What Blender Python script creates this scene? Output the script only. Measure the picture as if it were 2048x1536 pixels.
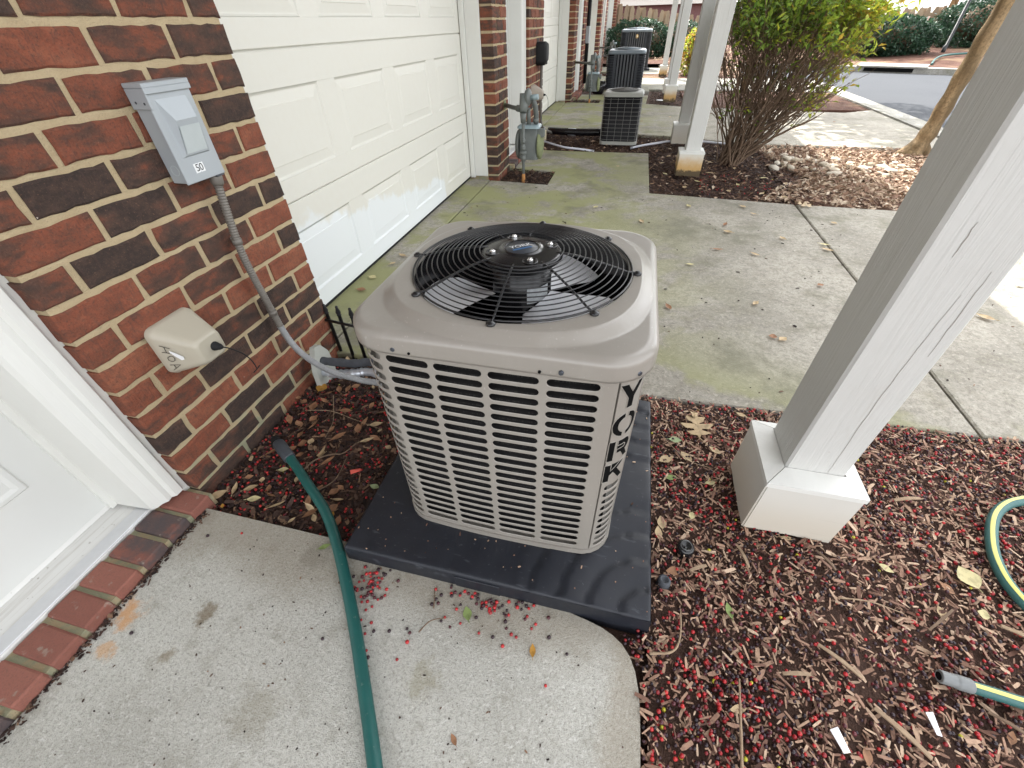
import bpy, bmesh, math, random
import numpy as np
from mathutils import Vector, Matrix

random.seed(7); rng = np.random.default_rng(11)
for o in list(bpy.data.objects): bpy.data.objects.remove(o)
scene = bpy.context.scene
COL = scene.collection
pi = math.pi

# ------------------------------------------------------------------ camera, sky, sun, exposure
cam_d = bpy.data.cameras.new("camera"); cam = bpy.data.objects.new("camera", cam_d); COL.objects.link(cam)
cam_d.sensor_width = 36.0; cam_d.lens = 838.909 / 2048.0 * 36.0
cam_d.clip_start = 0.02; cam_d.clip_end = 800.0
CR = ((0.97059439, 0.14012102, -0.19573611), (0.23965817, -0.63879797, 0.73109583), (-0.02259394, -0.75650727, -0.65359487))
cam.matrix_world = Matrix(((CR[0][0], -CR[0][1], -CR[0][2], 0.0), (CR[1][0], -CR[1][1], -CR[1][2], 0.0), (CR[2][0], -CR[2][1], -CR[2][2], 1.12), (0, 0, 0, 1)))
scene.camera = cam
scene.render.engine = 'CYCLES'
scene.cycles.max_bounces = 6; scene.cycles.diffuse_bounces = 6; scene.cycles.glossy_bounces = 2; scene.cycles.transmission_bounces = 2
scene.cycles.transparent_max_bounces = 8

SUN_DIR = Vector((-0.92, 2.20, 2.75)).normalized()      # towards the sun: ahead, a little left, fairly high
sun_el = math.asin(SUN_DIR.z); sun_az = math.atan2(SUN_DIR.x, SUN_DIR.y)
world = bpy.data.worlds.new("World"); scene.world = world; world.use_nodes = True
wn = world.node_tree.nodes; wl = world.node_tree.links
sky = wn.new("ShaderNodeTexSky"); sky.sky_type = 'NISHITA'; sky.sun_disc = False
sky.sun_elevation = sun_el; sky.sun_rotation = sun_az
sky.air_density = 1.0; sky.dust_density = 2.5; sky.ozone_density = 1.0
bg = wn["Background"]; bg.inputs[1].default_value = 0.15
hz = wn.new('ShaderNodeHueSaturation'); hz.inputs['Saturation'].default_value = 0.12      # thin high haze whitens the whole sky evenly
wl.new(sky.outputs[0], hz.inputs['Color']); wl.new(hz.outputs[0], bg.inputs[0])
sun_d = bpy.data.lights.new("sun", 'SUN'); sun_d.energy = 2.0; sun_d.angle = math.radians(0.53); sun_d.color = (1.0, 0.95, 0.87)
sun = bpy.data.objects.new("sun", sun_d); COL.objects.link(sun)
sun.rotation_euler = (-SUN_DIR).to_track_quat('-Z', 'Y').to_euler(); sun.location = SUN_DIR * 60
scene.view_settings.view_transform = 'Standard'; scene.view_settings.look = 'None'
scene.view_settings.exposure = 2.58; scene.view_settings.gamma = 1.0

# ------------------------------------------------------------------ material helpers
class NT:
    def __init__(self, name):
        self.m = bpy.data.materials.new(name); self.m.use_nodes = True
        self.t = self.m.node_tree; self.b = self.t.nodes["Principled BSDF"]; self.out = self.t.nodes["Material Output"]
        self._geo = None; self._oi = None; self._tc = None
    def n(self, typ, **kw):
        nd = self.t.nodes.new(typ)
        for k, v in kw.items(): setattr(nd, k, v)
        return nd
    def l(self, a, b): self.t.links.new(a, b); return self
    def pos(self):
        if not self._geo: self._geo = self.n("ShaderNodeNewGeometry")
        return self._geo.outputs["Position"]
    def obj(self):
        if not self._tc: self._tc = self.n("ShaderNodeTexCoord")
        return self._tc.outputs["Object"]
    def rnd(self):
        if not self._oi: self._oi = self.n("ShaderNodeObjectInfo")
        return self._oi.outputs["Random"]
    def attr(self, name): return self.n("ShaderNodeAttribute", attribute_name=name).outputs["Fac"]
    def set(self, inp, v):
        if hasattr(v, "is_output") or isinstance(v, bpy.types.NodeSocket): self.l(v, inp)
        else: inp.default_value = v
    def noise(self, vec, scale, detail=4, rough=0.55, dist=0.0, w=None):
        nd = self.n("ShaderNodeTexNoise"); nd.inputs["Scale"].default_value = scale; nd.inputs["Detail"].default_value = detail
        nd.inputs["Roughness"].default_value = rough; nd.inputs["Distortion"].default_value = dist
        if w is not None: nd.noise_dimensions = '4D'; self.set(nd.inputs["W"], w)
        self.l(vec, nd.inputs["Vector"]); return nd.outputs["Fac"]
    def voro(self, vec, scale, feature='F1', rand=1.0):
        nd = self.n("ShaderNodeTexVoronoi", feature=feature); nd.inputs["Scale"].default_value = scale
        nd.inputs["Randomness"].default_value = rand
        self.l(vec, nd.inputs["Vector"]); return nd.outputs["Distance"]
    def mapv(self, vec, scale=(1, 1, 1), loc=(0, 0, 0), rot=(0, 0, 0)):
        nd = self.n("ShaderNodeMapping"); nd.inputs["Scale"].default_value = scale; nd.inputs["Location"].default_value = loc
        nd.inputs["Rotation"].default_value = rot
        self.l(vec, nd.inputs["Vector"]); return nd.outputs["Vector"]
    def sep(self, vec):
        nd = self.n("ShaderNodeSeparateXYZ"); self.l(vec, nd.inputs[0]); return nd.outputs
    def math(self, op, a, b=0.0, clamp=False):
        nd = self.n("ShaderNodeMath", operation=op); nd.use_clamp = clamp
        self.set(nd.inputs[0], a); self.set(nd.inputs[1], b); return nd.outputs[0]
    def ss(self, v, a, b, lo=0.0, hi=1.0):      # smooth step a..b -> lo..hi
        nd = self.n("ShaderNodeMapRange", interpolation_type='SMOOTHSTEP')
        self.set(nd.inputs[0], v); nd.inputs[1].default_value = a; nd.inputs[2].default_value = b
        nd.inputs[3].default_value = lo; nd.inputs[4].default_value = hi
        return nd.outputs[0]
    def ramp(self, v, stops, interp='LINEAR'):
        nd = self.n("ShaderNodeValToRGB"); cr = nd.color_ramp; cr.interpolation = interp
        while len(cr.elements) > 1: cr.elements.remove(cr.elements[-1])
        cr.elements[0].position = stops[0][0]; cr.elements[0].color = (*stops[0][1], 1)
        for p, c in stops[1:]:
            e = cr.elements.new(p); e.color = (*c, 1)
        self.l(v, nd.inputs[0]); return nd.outputs[0]
    def mix(self, f, a, b, mode='MIX'):
        nd = self.n("ShaderNodeMix", data_type='RGBA', blend_type=mode)
        self.set(nd.inputs[0], f)
        for i, v in ((6, a), (7, b)):
            if isinstance(v, tuple): nd.inputs[i].default_value = (*v, 1) if len(v) == 3 else v
            else: self.l(v, nd.inputs[i])
        return nd.outputs[2]
    def color(self, v):
        if isinstance(v, tuple): self.b.inputs["Base Color"].default_value = (*v, 1)
        else: self.l(v, self.b.inputs["Base Color"])
        return self
    def p(self, **kw):
        for k, v in kw.items():
            self.set(self.b.inputs[{'rough': 'Roughness', 'metal': 'Metallic', 'spec': 'Specular IOR Level', 'coat': 'Coat Weight', 'coat_rough': 'Coat Roughness'}[k]], v)
        return self
    def bump(self, h, strength=0.3, dist=0.01):
        nd = self.n("ShaderNodeBump"); nd.inputs["Strength"].default_value = strength; nd.inputs["Distance"].default_value = dist
        self.l(h, nd.inputs["Height"]); self.l(nd.outputs[0], self.b.inputs["Normal"]); return self

def plain(name, col, rough=0.5, metal=0.0, spec=0.5, nscale=None, namt=0.12, bump=0.0, bscale=200.0):
    t = NT(name)
    if nscale:
        f = t.noise(t.pos(), nscale, 5, 0.6)
        c = t.mix(f, tuple(max(0, x * (1 - namt)) for x in col), tuple(x * (1 + namt) for x in col))
        t.color(c)
    else: t.color(col)
    t.p(rough=rough, metal=metal, spec=spec)
    if bump: t.bump(t.noise(t.pos(), bscale, 3), bump, 0.002)
    return t.m

MAT = {}
def mk_materials():
    # ---- brick
    t = NT("brick"); p = t.obj(); r = t.rnd()
    w = t.math('MULTIPLY', r, 37.0)
    big = t.noise(t.mapv(p, (3, 4, 9)), 3.0, 3, 0.55, 0.3, w)
    fine = t.noise(p, 90, 4, 0.65, 0.0, w)
    v = t.math('ADD', t.math('MULTIPLY', t.math('SUBTRACT', big, 0.5), 1.75), t.math('MULTIPLY', r, 0.9))
    v = t.math('ADD', v, t.math('MULTIPLY', fine, 0.12))
    c = t.ramp(v, [(0.0, (0.038, 0.027, 0.023)), (0.22, (0.062, 0.039, 0.030)), (0.40, (0.105, 0.049, 0.034)), (0.52, (0.170, 0.058, 0.034)), (0.75, (0.225, 0.070, 0.039)), (1.0, (0.265, 0.094, 0.052))])
    c = t.mix(t.ss(fine, 0.42, 0.68, 0, 0.50), c, (0.085, 0.052, 0.040))
    grit = t.noise(p, 260, 3, 0.7, 0.0, w); c = t.mix(t.ss(grit, 0.52, 0.66, 0, 0.45), c, (0.04, 0.026, 0.024)); c = t.mix(t.ss(grit, 0.42, 0.30, 0, 0.30), c, (0.33, 0.17, 0.11))
    streak = t.noise(t.mapv(p, (40, 160, 25)), 1.0, 2, 0.5, 0.0, w)
    c = t.mix(t.ss(streak, 0.58, 0.7, 0, 0.4), c, (0.07, 0.04, 0.035))
    sp = t.noise(t.mapv(p, (60, 60, 60)), 1.0, 2, 0.5, 0.0, w)
    c = t.mix(t.ss(sp, 0.765, 0.80, 0, 0.8), c, (0.6, 0.52, 0.45))
    t.color(c).p(rough=0.88, spec=0.3)
    t.bump(t.math('ADD', t.math('ADD', fine, t.math('MULTIPLY', streak, 0.6)), t.math('MULTIPLY', grit, 0.5)), 0.9, 0.005); MAT['brick'] = t.m
    t = NT('sill_brick'); p = t.pos(); r = t.rnd(); a = t.noise(p, 22, 4, 0.6); g = t.noise(p, 240, 3, 0.7)
    c = t.ramp(t.math('ADD', r, t.math('MULTIPLY', t.math('SUBTRACT', a, 0.5), 0.8)), [(0.0, (0.075, 0.06, 0.062)), (0.14, (0.10, 0.07, 0.066)), (0.28, (0.225, 0.088, 0.066)), (1.0, (0.275, 0.11, 0.082))])
    c = t.mix(t.ss(g, 0.50, 0.66, 0, 0.35), c, (0.12, 0.07, 0.055)); c = t.mix(t.ss(t.noise(p, 30, 3), 0.62, 0.70, 0, 0.5), c, (0.33, 0.29, 0.24)); t.color(c).p(rough=0.85, spec=0.3); t.bump(g, 0.6, 0.003); MAT['sill_brick'] = t.m
    # ---- mortar
    t = NT("mortar"); p = t.pos()
    f = t.noise(p, 25, 4, 0.6); g = t.noise(p, 300, 3, 0.6)
    c = t.mix(f, (0.38, 0.295, 0.175), (0.53, 0.43, 0.275)); c = t.mix(t.ss(g, 0.5, 0.75, 0, 0.35), c, (0.30, 0.25, 0.18))
    low = t.sep(p)[2]
    c = t.mix(t.math('MULTIPLY', t.ss(low, 0.25, 0.0), t.ss(f, 0.4, 0.6)), c, (0.33, 0.33, 0.22))
    t.color(c).p(rough=0.95, spec=0.2); t.bump(t.math('ADD', g, t.math('MULTIPLY', f, 2.0)), 0.9, 0.004); MAT['mortar'] = t.m
    # ---- white paints
    def paint(name, col, dirt=(0.42, 0.36, 0.26), amt=0.3, rough=0.45, grain=None):
        t = NT(name); p = t.pos()
        f = t.noise(p, 3.5, 5, 0.6); g = t.noise(p, 40, 4, 0.6)
        c = t.mix(t.ss(f, 0.45, 0.8, 0, amt), col, dirt)
        c = t.mix(t.ss(g, 0.68, 0.78, 0, amt * 0.7), c, dirt)
        t.color(c).p(rough=rough, spec=0.4)
        if grain: t.bump(t.noise(t.mapv(p, grain), 1.0, 4, 0.6), 0.35, 0.003)
        else: t.bump(g, 0.08, 0.002)
        MAT[name] = t.m
    paint('white_trim', (0.68, 0.68, 0.645), amt=0.12, grain=(60, 60, 4))
    paint('door_white', (0.64, 0.645, 0.62), amt=0.10)
    t = NT('garage_paint'); p = t.pos(); s = t.sep(p)
    f = t.noise(p, 5, 4, 0.55); g = t.noise(p, 30, 3)
    edge = t.math('ADD', t.math('MULTIPLY', s[1], 0.16), t.math('MULTIPLY', f, -0.30))     # fresh white touch-up paint with a ragged edge, lower door
    m1 = t.math('MULTIPLY', t.ss(t.math('ADD', s[2], edge), 0.57, 0.53), t.ss(t.math('ADD', s[1], t.math('MULTIPLY', f, 0.3)), 3.62, 3.58))
    c = t.mix(t.ss(g, 0.4, 0.8, 0, 0.10), (0.67, 0.66, 0.60), (0.60, 0.55, 0.45))
    c = t.mix(m1, c, (0.72, 0.75, 0.755))
    t.color(c).p(rough=0.42, spec=0.4); t.bump(g, 0.05, 0.002); MAT['garage_paint'] = t.m
    # ---- painted timber posts
    t = NT('post_paint'); p = t.pos()
    f = t.noise(p, 5, 4); gr = t.noise(t.mapv(p, (38, 38, 1.3)), 1.0, 5, 0.65, 1.2)
    dirt = t.noise(p, 45, 4)
    c = t.mix(f, (0.49, 0.485, 0.46), (0.57, 0.57, 0.545))
    c = t.mix(t.ss(gr, 0.60, 0.72, 0, 0.18), c, (0.36, 0.33, 0.29))
    c = t.mix(t.ss(dirt, 0.70, 0.80, 0, 0.4), c, (0.34, 0.30, 0.24))
    t.color(c).p(rough=0.5, spec=0.35); t.bump(t.math('ADD', gr, t.math('MULTIPLY', dirt, 0.25)), 0.55, 0.006); MAT['post_paint'] = t.m
    # post base boards: soil splash near the ground (a stain with its own ragged edge)
    t = NT('base_board'); p = t.pos(); z = t.sep(p)[2]
    f = t.noise(p, 14, 5, 0.65); gr = t.noise(t.mapv(p, (3, 3, 110)), 1.0, 4, 0.6)
    c = t.mix(f, (0.56, 0.54, 0.49), (0.63, 0.62, 0.575))
    c = t.mix(t.ss(t.math('ADD', z, t.math('MULTIPLY', f, -0.06)), 0.17, 0.0, 0, 0.40), c, (0.46, 0.37, 0.25))
    c = t.mix(t.ss(gr, 0.62, 0.75, 0, 0.22), c, (0.35, 0.31, 0.25))
    t.color(c).p(rough=0.55, spec=0.35); t.bump(gr, 0.15, 0.003); MAT['base_board'] = t.m
    t = NT('base_board_muddy'); p = t.pos(); z = t.sep(p)[2]
    f = t.noise(p, 18, 5, 0.65); g2 = t.noise(p, 70, 3, 0.6)
    c = t.mix(f, (0.62, 0.59, 0.50), (0.66, 0.65, 0.60))
    hh = t.math('ADD', z, t.math('MULTIPLY', f, -0.10))
    c = t.mix(t.ss(hh, 0.15, 0.02), c, (0.50, 0.32, 0.13)); c = t.mix(t.ss(t.math('ADD', hh, t.math('MULTIPLY', g2, -0.03)), 0.0, -0.03), c, (0.09, 0.065, 0.035))
    t.color(c).p(rough=0.7, spec=0.3); MAT['base_board_muddy'] = t.m
    # ---- concretes
    def concrete(name, base, algae=0.0, dirt=0.3):
        t = NT(name); p = t.pos()
        a = t.noise(p, 1.3, 5, 0.6, 0.4); b = t.noise(p, 9, 5, 0.65); s = t.noise(p, 150, 3, 0.65); s2 = t.noise(p, 420, 2, 0.6)
        c = t.mix(t.ss(a, 0.35, 0.65), tuple(x * 0.78 for x in base), tuple(x * 1.14 for x in base))
        c = t.mix(t.ss(b, 0.45, 0.70, 0, dirt), c, (0.17, 0.15, 0.11))
        mid = t.noise(p, 34, 5, 0.7); c = t.mix(t.ss(mid, 0.47, 0.62, 0, 0.50), c, tuple(x * 0.52 for x in base))
        m2 = t.noise(p, 75, 4, 0.7); c = t.mix(t.ss(m2, 0.54, 0.62, 0, 0.45), c, tuple(min(0.75, x * 1.7) for x in base)); c = t.mix(t.ss(s, 0.50, 0.62, 0, 0.5), c, (0.14, 0.125, 0.10)); c = t.mix(t.ss(s2, 0.56, 0.70, 0, 0.40), c, tuple(x * 1.5 for x in base))
        if algae:
            y = t.sep(p); al = t.noise(t.mapv(p, (0.9, 1.1, 1), (3.2, 1.7, 0)), 1.9, 5, 0.62, 0.5)
            xm = t.math('ADD', t.ss(y[0], 0.95, -0.55), t.math('MULTIPLY', t.ss(y[1], 1.75, 1.3), 0.5), True)
            lg = t.math('MULTIPLY', t.ss(t.math('ADD', al, t.math('MULTIPLY', b, 0.25)), 0.53, 0.68), xm)
            c = t.mix(t.math('MULTIPLY', lg, algae), c, (0.295, 0.30, 0.145))
            dk = t.math('MULTIPLY', t.ss(t.math('ADD', t.noise(t.mapv(p, (1, 1, 1), (9, 4, 0)), 2.6, 5, 0.65), t.math('MULTIPLY', b, 0.2)), 0.60, 0.78), 0.6)
            c = t.mix(dk, c, (0.17, 0.165, 0.12))
        t.color(c).p(rough=0.95, spec=0.12)
        t.bump(t.math('ADD', s, t.math('MULTIPLY', s2, 0.6)), 0.55, 0.0035); MAT[name] = t.m
        return t
    concrete('concrete_drive', (0.355, 0.332, 0.285), 0.88, 0.34)
    concrete('concrete_far', (0.34, 0.33, 0.30), 0.4, 0.15)
    t = NT('concrete_landing'); p = t.pos()
    a = t.noise(p, 2.0, 5, 0.6, 0.4); b = t.noise(p, 16, 5, 0.65); s = t.noise(p, 130, 4, 0.75); s2 = t.noise(p, 420, 2, 0.6)
    c = t.mix(t.ss(a, 0.35, 0.65), (0.455, 0.445, 0.40), (0.565, 0.555, 0.505))
    c = t.mix(t.ss(b, 0.50, 0.72, 0, 0.40), c, (0.27, 0.245, 0.19))
    c = t.mix(t.ss(s, 0.50, 0.60, 0, 0.50), c, (0.27, 0.26, 0.225)); c = t.mix(t.ss(t.noise(p, 95, 3, 0.7), 0.55, 0.64, 0, 0.5), c, (0.70, 0.69, 0.65)); c = t.mix(t.ss(s2, 0.54, 0.64, 0, 0.5), c, (0.22, 0.21, 0.185))
    vs_ = t.voro(p, 75); c = t.mix(t.ss(vs_, 0.13, 0.07, 0, 0.55), c, (0.16, 0.145, 0.12))
    edg = t.noise(t.mapv(p, (1, 1, 1), (5, 3, 0)), 3.2, 4, 0.6); xx = t.sep(p); c = t.mix(t.math('MULTIPLY', t.ss(t.math('ADD', xx[1], t.math('MULTIPLY', edg, 0.22)), 0.40, 0.52), 0.55), c, (0.26, 0.22, 0.16))
    c = t.mix(t.math('MULTIPLY', t.ss(t.math('ADD', xx[0], t.math('MULTIPLY', edg, 0.12)), 0.15, 0.20), 0.45), c, (0.30, 0.25, 0.18))
    rust = t.noise(p, 7, 3, 0.5); c = t.mix(t.math('MULTIPLY', t.ss(rust, 0.715, 0.77, 0, 0.55), t.ss(t.sep(p)[0], -0.85, -1.0)), c, (0.55, 0.30, 0.14))
    c = t.mix(t.ss(t.noise(p, 5, 4, 0.6), 0.69, 0.76, 0, 0.35), c, (0.22, 0.18, 0.10))
    wob = t.noise(p, 26, 4, 0.65)
    for (sx, sy, sr, colr, am) in ((-1.075, 0.175, 0.045, (0.60, 0.30, 0.11), 0.75), (-1.055, 0.09, 0.028, (0.60, 0.33, 0.14), 0.6), (-0.885, 0.215, 0.038, (0.17, 0.12, 0.06), 0.7), (-0.90, 0.12, 0.022, (0.20, 0.15, 0.08), 0.6), (-0.70, 0.42, 0.055, (0.22, 0.20, 0.16), 0.5), (-0.30, 0.22, 0.05, (0.28, 0.25, 0.15), 0.4), (-0.62, 0.08, 0.07, (0.27, 0.24, 0.17), 0.35)):
        d = t.n('ShaderNodeVectorMath', operation='DISTANCE'); t.l(p, d.inputs[0]); d.inputs[1].default_value = (sx, sy, 0.0)
        c = t.mix(t.ss(t.math('ADD', d.outputs['Value'], t.math('MULTIPLY', t.math('SUBTRACT', wob, 0.5), sr * 3.0)), sr, sr * 0.25, 0, am), c, colr)
    t.color(c).p(rough=0.92, spec=0.25); t.bump(t.math('ADD', t.noise(p, 180, 3, 0.65), t.math('MULTIPLY', s2, 0.7)), 0.8, 0.0045); MAT['concrete_landing'] = t.m
    t = NT('asphalt'); p = t.pos(); s = t.noise(p, 200, 3, 0.7); a = t.noise(p, 0.8, 4)
    c = t.mix(a, (0.050, 0.054, 0.062), (0.070, 0.075, 0.083)); c = t.mix(t.ss(s, 0.5, 0.8, 0, 0.4), c, (0.15, 0.15, 0.15))
    t.color(c).p(rough=0.95, spec=0.12); t.bump(s, 0.4, 0.004); MAT['asphalt'] = t.m
    # ---- soils
    t = NT('soil'); p = t.pos(); a = t.noise(p, 12, 6, 0.7); s = t.noise(p, 120, 4, 0.7)
    c = t.mix(a, (0.050, 0.030, 0.024), (0.12, 0.070, 0.053)); c = t.mix(t.ss(s, 0.52, 0.72, 0, 0.55), c, (0.17, 0.10, 0.07))
    t.color(c).p(rough=0.95, spec=0.2); t.bump(t.math('ADD', a, s), 1.0, 0.012); MAT['soil'] = t.m
    t = NT('bank_mulch'); p = t.pos(); a = t.noise(p, 8, 5, 0.7); s = t.noise(p, 60, 4, 0.7); l = t.noise(p, 0.7, 3)
    c = t.mix(a, (0.075, 0.036, 0.026), (0.15, 0.076, 0.053)); c = t.mix(t.ss(s, 0.55, 0.72, 0, 0.6), c, (0.26, 0.17, 0.115))
    c = t.mix(t.ss(l, 0.52, 0.62, 0, 0.5), c, (0.33, 0.24, 0.14))
    t.color(c).p(rough=0.95, spec=0.2); t.bump(t.math('ADD', a, s), 1.0, 0.03); MAT['bank_mulch'] = t.m
    def chips(name, stops, rough=0.85):
        t = NT(name); p = t.pos(); r = t.attr('rnd')
        c = t.ramp(r, stops); g = t.noise(t.mapv(p, (150, 150, 150)), 1.0, 3, 0.6)
        c = t.mix(t.ss(g, 0.40, 0.80, 0, 0.4), c, (0.06, 0.04, 0.03))
        t.color(c).p(rough=rough, spec=0.25); t.bump(g, 0.5, 0.002); MAT[name] = t.m
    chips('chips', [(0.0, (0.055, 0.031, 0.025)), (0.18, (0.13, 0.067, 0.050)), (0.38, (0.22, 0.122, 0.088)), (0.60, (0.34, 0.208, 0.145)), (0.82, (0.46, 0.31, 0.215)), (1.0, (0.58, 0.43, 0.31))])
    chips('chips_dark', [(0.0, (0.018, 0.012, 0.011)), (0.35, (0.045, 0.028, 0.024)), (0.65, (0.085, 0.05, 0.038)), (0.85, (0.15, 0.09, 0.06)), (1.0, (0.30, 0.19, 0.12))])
    t = NT('berry'); r = t.attr('rnd')
    c = t.ramp(r, [(0.0, (0.018, 0.009, 0.013)), (0.38, (0.035, 0.012, 0.018)), (0.52, (0.085, 0.014, 0.020)), (0.64, (0.22, 0.013, 0.017)), (0.82, (0.42, 0.018, 0.022)), (0.985, (0.50, 0.03, 0.025)), (0.99, (0.45, 0.42, 0.03)), (1.0, (0.45, 0.42, 0.03))])
    t.color(c).p(rough=0.32, spec=0.5); MAT['berry'] = t.m
    # ---- leaves (thin, let light through)
    def leaf(name, stops, trans=0.45, use_attr=True, rough=0.45):
        t = NT(name); r = t.attr('rnd') if use_attr else t.rnd()
        c = t.ramp(r, stops); g = t.noise(t.obj(), 60, 3); c = t.mix(t.ss(g, 0.45, 0.8, 0, 0.3), c, tuple(x * 0.5 for x in stops[0][1]))
        t.color(c).p(rough=rough, spec=0.35)
        tr = t.n("ShaderNodeBsdfTranslucent"); t.l(c, tr.inputs[0]); mx = t.n("ShaderNodeMixShader"); mx.inputs[0].default_value = trans
        t.l(t.b.outputs[0], mx.inputs[1]); t.l(tr.outputs[0], mx.inputs[2]); t.l(mx.outputs[0], t.out.inputs[0]); MAT[name] = t.m
    leaf('shrub_leaf', [(0.0, (0.10, 0.18, 0.035)), (0.4, (0.22, 0.32, 0.045)), (0.7, (0.38, 0.44, 0.05)), (0.92, (0.48, 0.48, 0.05)), (1.0, (0.45, 0.22, 0.05))], 0.5)
    leaf('hedge_leaf', [(0.0, (0.018, 0.045, 0.026)), (0.6, (0.035, 0.080, 0.045)), (1.0, (0.07, 0.13, 0.07))], 0.25, True, 0.3)
    leaf('tree_leaf', [(0.0, (0.05, 0.10, 0.03)), (0.6, (0.10, 0.15, 0.04)), (1.0, (0.22, 0.2, 0.05))], 0.4)
    leaf('dead_leaf', [(0.0, (0.22, 0.12, 0.07)), (0.35, (0.33, 0.20, 0.12)), (0.7, (0.48, 0.34, 0.20)), (1.0, (0.56, 0.46, 0.28))], 0.15, False, 0.7)
    leaf('litter_leaf', [(0.0, (0.16, 0.085, 0.055)), (0.35, (0.30, 0.19, 0.125)), (0.7, (0.46, 0.34, 0.24)), (1.0, (0.60, 0.50, 0.38))], 0.15, True, 0.7)
    def leaf1(name, col, trans=0.2, rough=0.6):
        t = NT(name); g = t.noise(t.obj(), 45, 4); v = t.noise(t.obj(), 260, 3)
        c = t.mix(t.ss(g, 0.45, 0.75), col, tuple(x * 0.62 for x in col)); c = t.mix(t.ss(v, 0.6, 0.7, 0, 0.35), c, (0.16, 0.09, 0.05))
        t.color(c).p(rough=rough, spec=0.3)
        tr = t.n("ShaderNodeBsdfTranslucent"); t.l(c, tr.inputs[0]); mx = t.n("ShaderNodeMixShader"); mx.inputs[0].default_value = trans
        t.l(t.b.outputs[0], mx.inputs[1]); t.l(tr.outputs[0], mx.inputs[2]); t.l(mx.outputs[0], t.out.inputs[0]); MAT[name] = t.m
    leaf1('leaf_tan', (0.56, 0.42, 0.25)); leaf1('leaf_brown', (0.34, 0.18, 0.10)); leaf1('leaf_yellow', (0.62, 0.55, 0.30)); leaf1('leaf_green', (0.26, 0.34, 0.12)); leaf1('leaf_palegreen', (0.36, 0.44, 0.24)); leaf1('leaf_orange', (0.50, 0.26, 0.05))
    # ---- bark & twigs
    t = NT('twig'); p = t.pos(); a = t.noise(p, 40, 4); t.color(t.mix(a, (0.10, 0.066, 0.045), (0.23, 0.16, 0.11))).p(rough=0.85, spec=0.2); MAT['twig'] = t.m
    t = NT('twig_pale'); p = t.pos(); a = t.noise(p, 60, 4); t.color(t.mix(a, (0.20, 0.14, 0.09), (0.42, 0.31, 0.21))).p(rough=0.85, spec=0.2); MAT['twig_pale'] = t.m
    t = NT('bark'); p = t.pos(); a = t.noise(t.mapv(p, (9, 9, 1.6)), 1.0, 5, 0.6, 0.6); b = t.noise(p, 60, 4)
    c = t.mix(t.ss(a, 0.35, 0.65), (0.12, 0.08, 0.04), (0.30, 0.21, 0.115)); c = t.mix(t.ss(b, 0.45, 0.65, 0, 0.55), c, (0.085, 0.06, 0.03))
    t.color(c).p(rough=0.8, spec=0.25); t.bump(t.math('ADD', a, t.math('MULTIPLY', b, 0.4)), 0.5, 0.01); MAT['bark'] = t.m
    # ---- AC paints
    t = NT('tan_metal'); p = t.pos(); a = t.noise(p, 2.5, 4); d = t.noise(p, 130, 3, 0.6); sp = t.voro(p, 42)
    c = t.mix(a, (0.255, 0.234, 0.205), (0.280, 0.258, 0.228)); c = t.mix(t.ss(d, 0.64, 0.76, 0, 0.35), c, (0.5, 0.47, 0.43)); dst = t.noise(t.mapv(p, (14, 14, 3)), 1.0, 5, 0.65); c = t.mix(t.ss(dst, 0.50, 0.72, 0, 0.22), c, (0.36, 0.34, 0.31))
    t.color(c).p(rough=t.ss(a, 0.3, 0.7, 0.30, 0.38), spec=0.5, coat=0.25, coat_rough=0.18); t.bump(t.noise(p, 700, 2), 0.04, 0.001); MAT['tan_metal'] = t.m
    t = NT('pad_plastic'); p = t.pos(); a = t.noise(p, 9, 5, 0.65); d = t.noise(p, 100, 4, 0.6); sc = t.noise(t.mapv(p, (14, 60, 14), rot=(0, 0, 0.6)), 1.0, 3, 0.6)
    c = t.mix(a, (0.008, 0.009, 0.014), (0.017, 0.020, 0.028)); c = t.mix(t.ss(d, 0.64, 0.74, 0, 0.5), c, (0.09, 0.09, 0.10)); c = t.mix(t.ss(sc, 0.62, 0.74, 0, 0.25), c, (0.14, 0.15, 0.17))
    t.color(c).p(rough=t.ss(a, 0.3, 0.7, 0.42, 0.58), spec=0.45); t.bump(t.noise(p, 60, 3), 0.06, 0.003); MAT['pad_plastic'] = t.m
    t = NT('coil'); p = t.pos(); z = t.sep(p)[2]; br = t.noise(t.mapv(p, (260, 260, 60)), 1.0, 2)
    wv = t.math('SINE', t.math('MULTIPLY', z, 480.0)); c = t.mix(t.math('MULTIPLY', t.ss(wv, 0.3, 1.0), t.ss(br, 0.45, 0.6)), (0.004, 0.004, 0.005), (0.030, 0.029, 0.028))
    t.color(c).p(rough=0.6, metal=0.0, spec=0.3); MAT['coil'] = t.m
    MAT['black_gloss'] = plain('black_gloss', (0.010, 0.010, 0.011), 0.22, 0.0, 0.6)
    MAT['black_wire'] = plain('black_wire', (0.012, 0.012, 0.013), 0.28, 0.0, 0.6)
    MAT['black_matte'] = plain('black_matte', (0.012, 0.012, 0.013), 0.7, 0.0, 0.3)
    MAT['void'] = plain('void', (0.004, 0.004, 0.004), 0.9, 0.0, 0.1)  # near-black that stands in for the darkness inside openings
    MAT['fan_blade'] = plain('fan_blade', (0.72, 0.73, 0.75), 0.30, 0.15, 0.5, 30, 0.1)
    MAT['screw'] = plain('screw', (0.10, 0.11, 0.13), 0.4, 0.8)
    MAT['bolt'] = plain('bolt', (0.75, 0.75, 0.75), 0.25, 1.0)
    MAT['label_white'] = plain('label_white', (0.75, 0.76, 0.76), 0.5)
    MAT['label_grey'] = plain('label_grey', (0.42, 0.44, 0.45), 0.5, 0, 0.5, 220, 0.5)
    MAT['ink'] = plain('ink', (0.012, 0.012, 0.014), 0.6)
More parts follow.
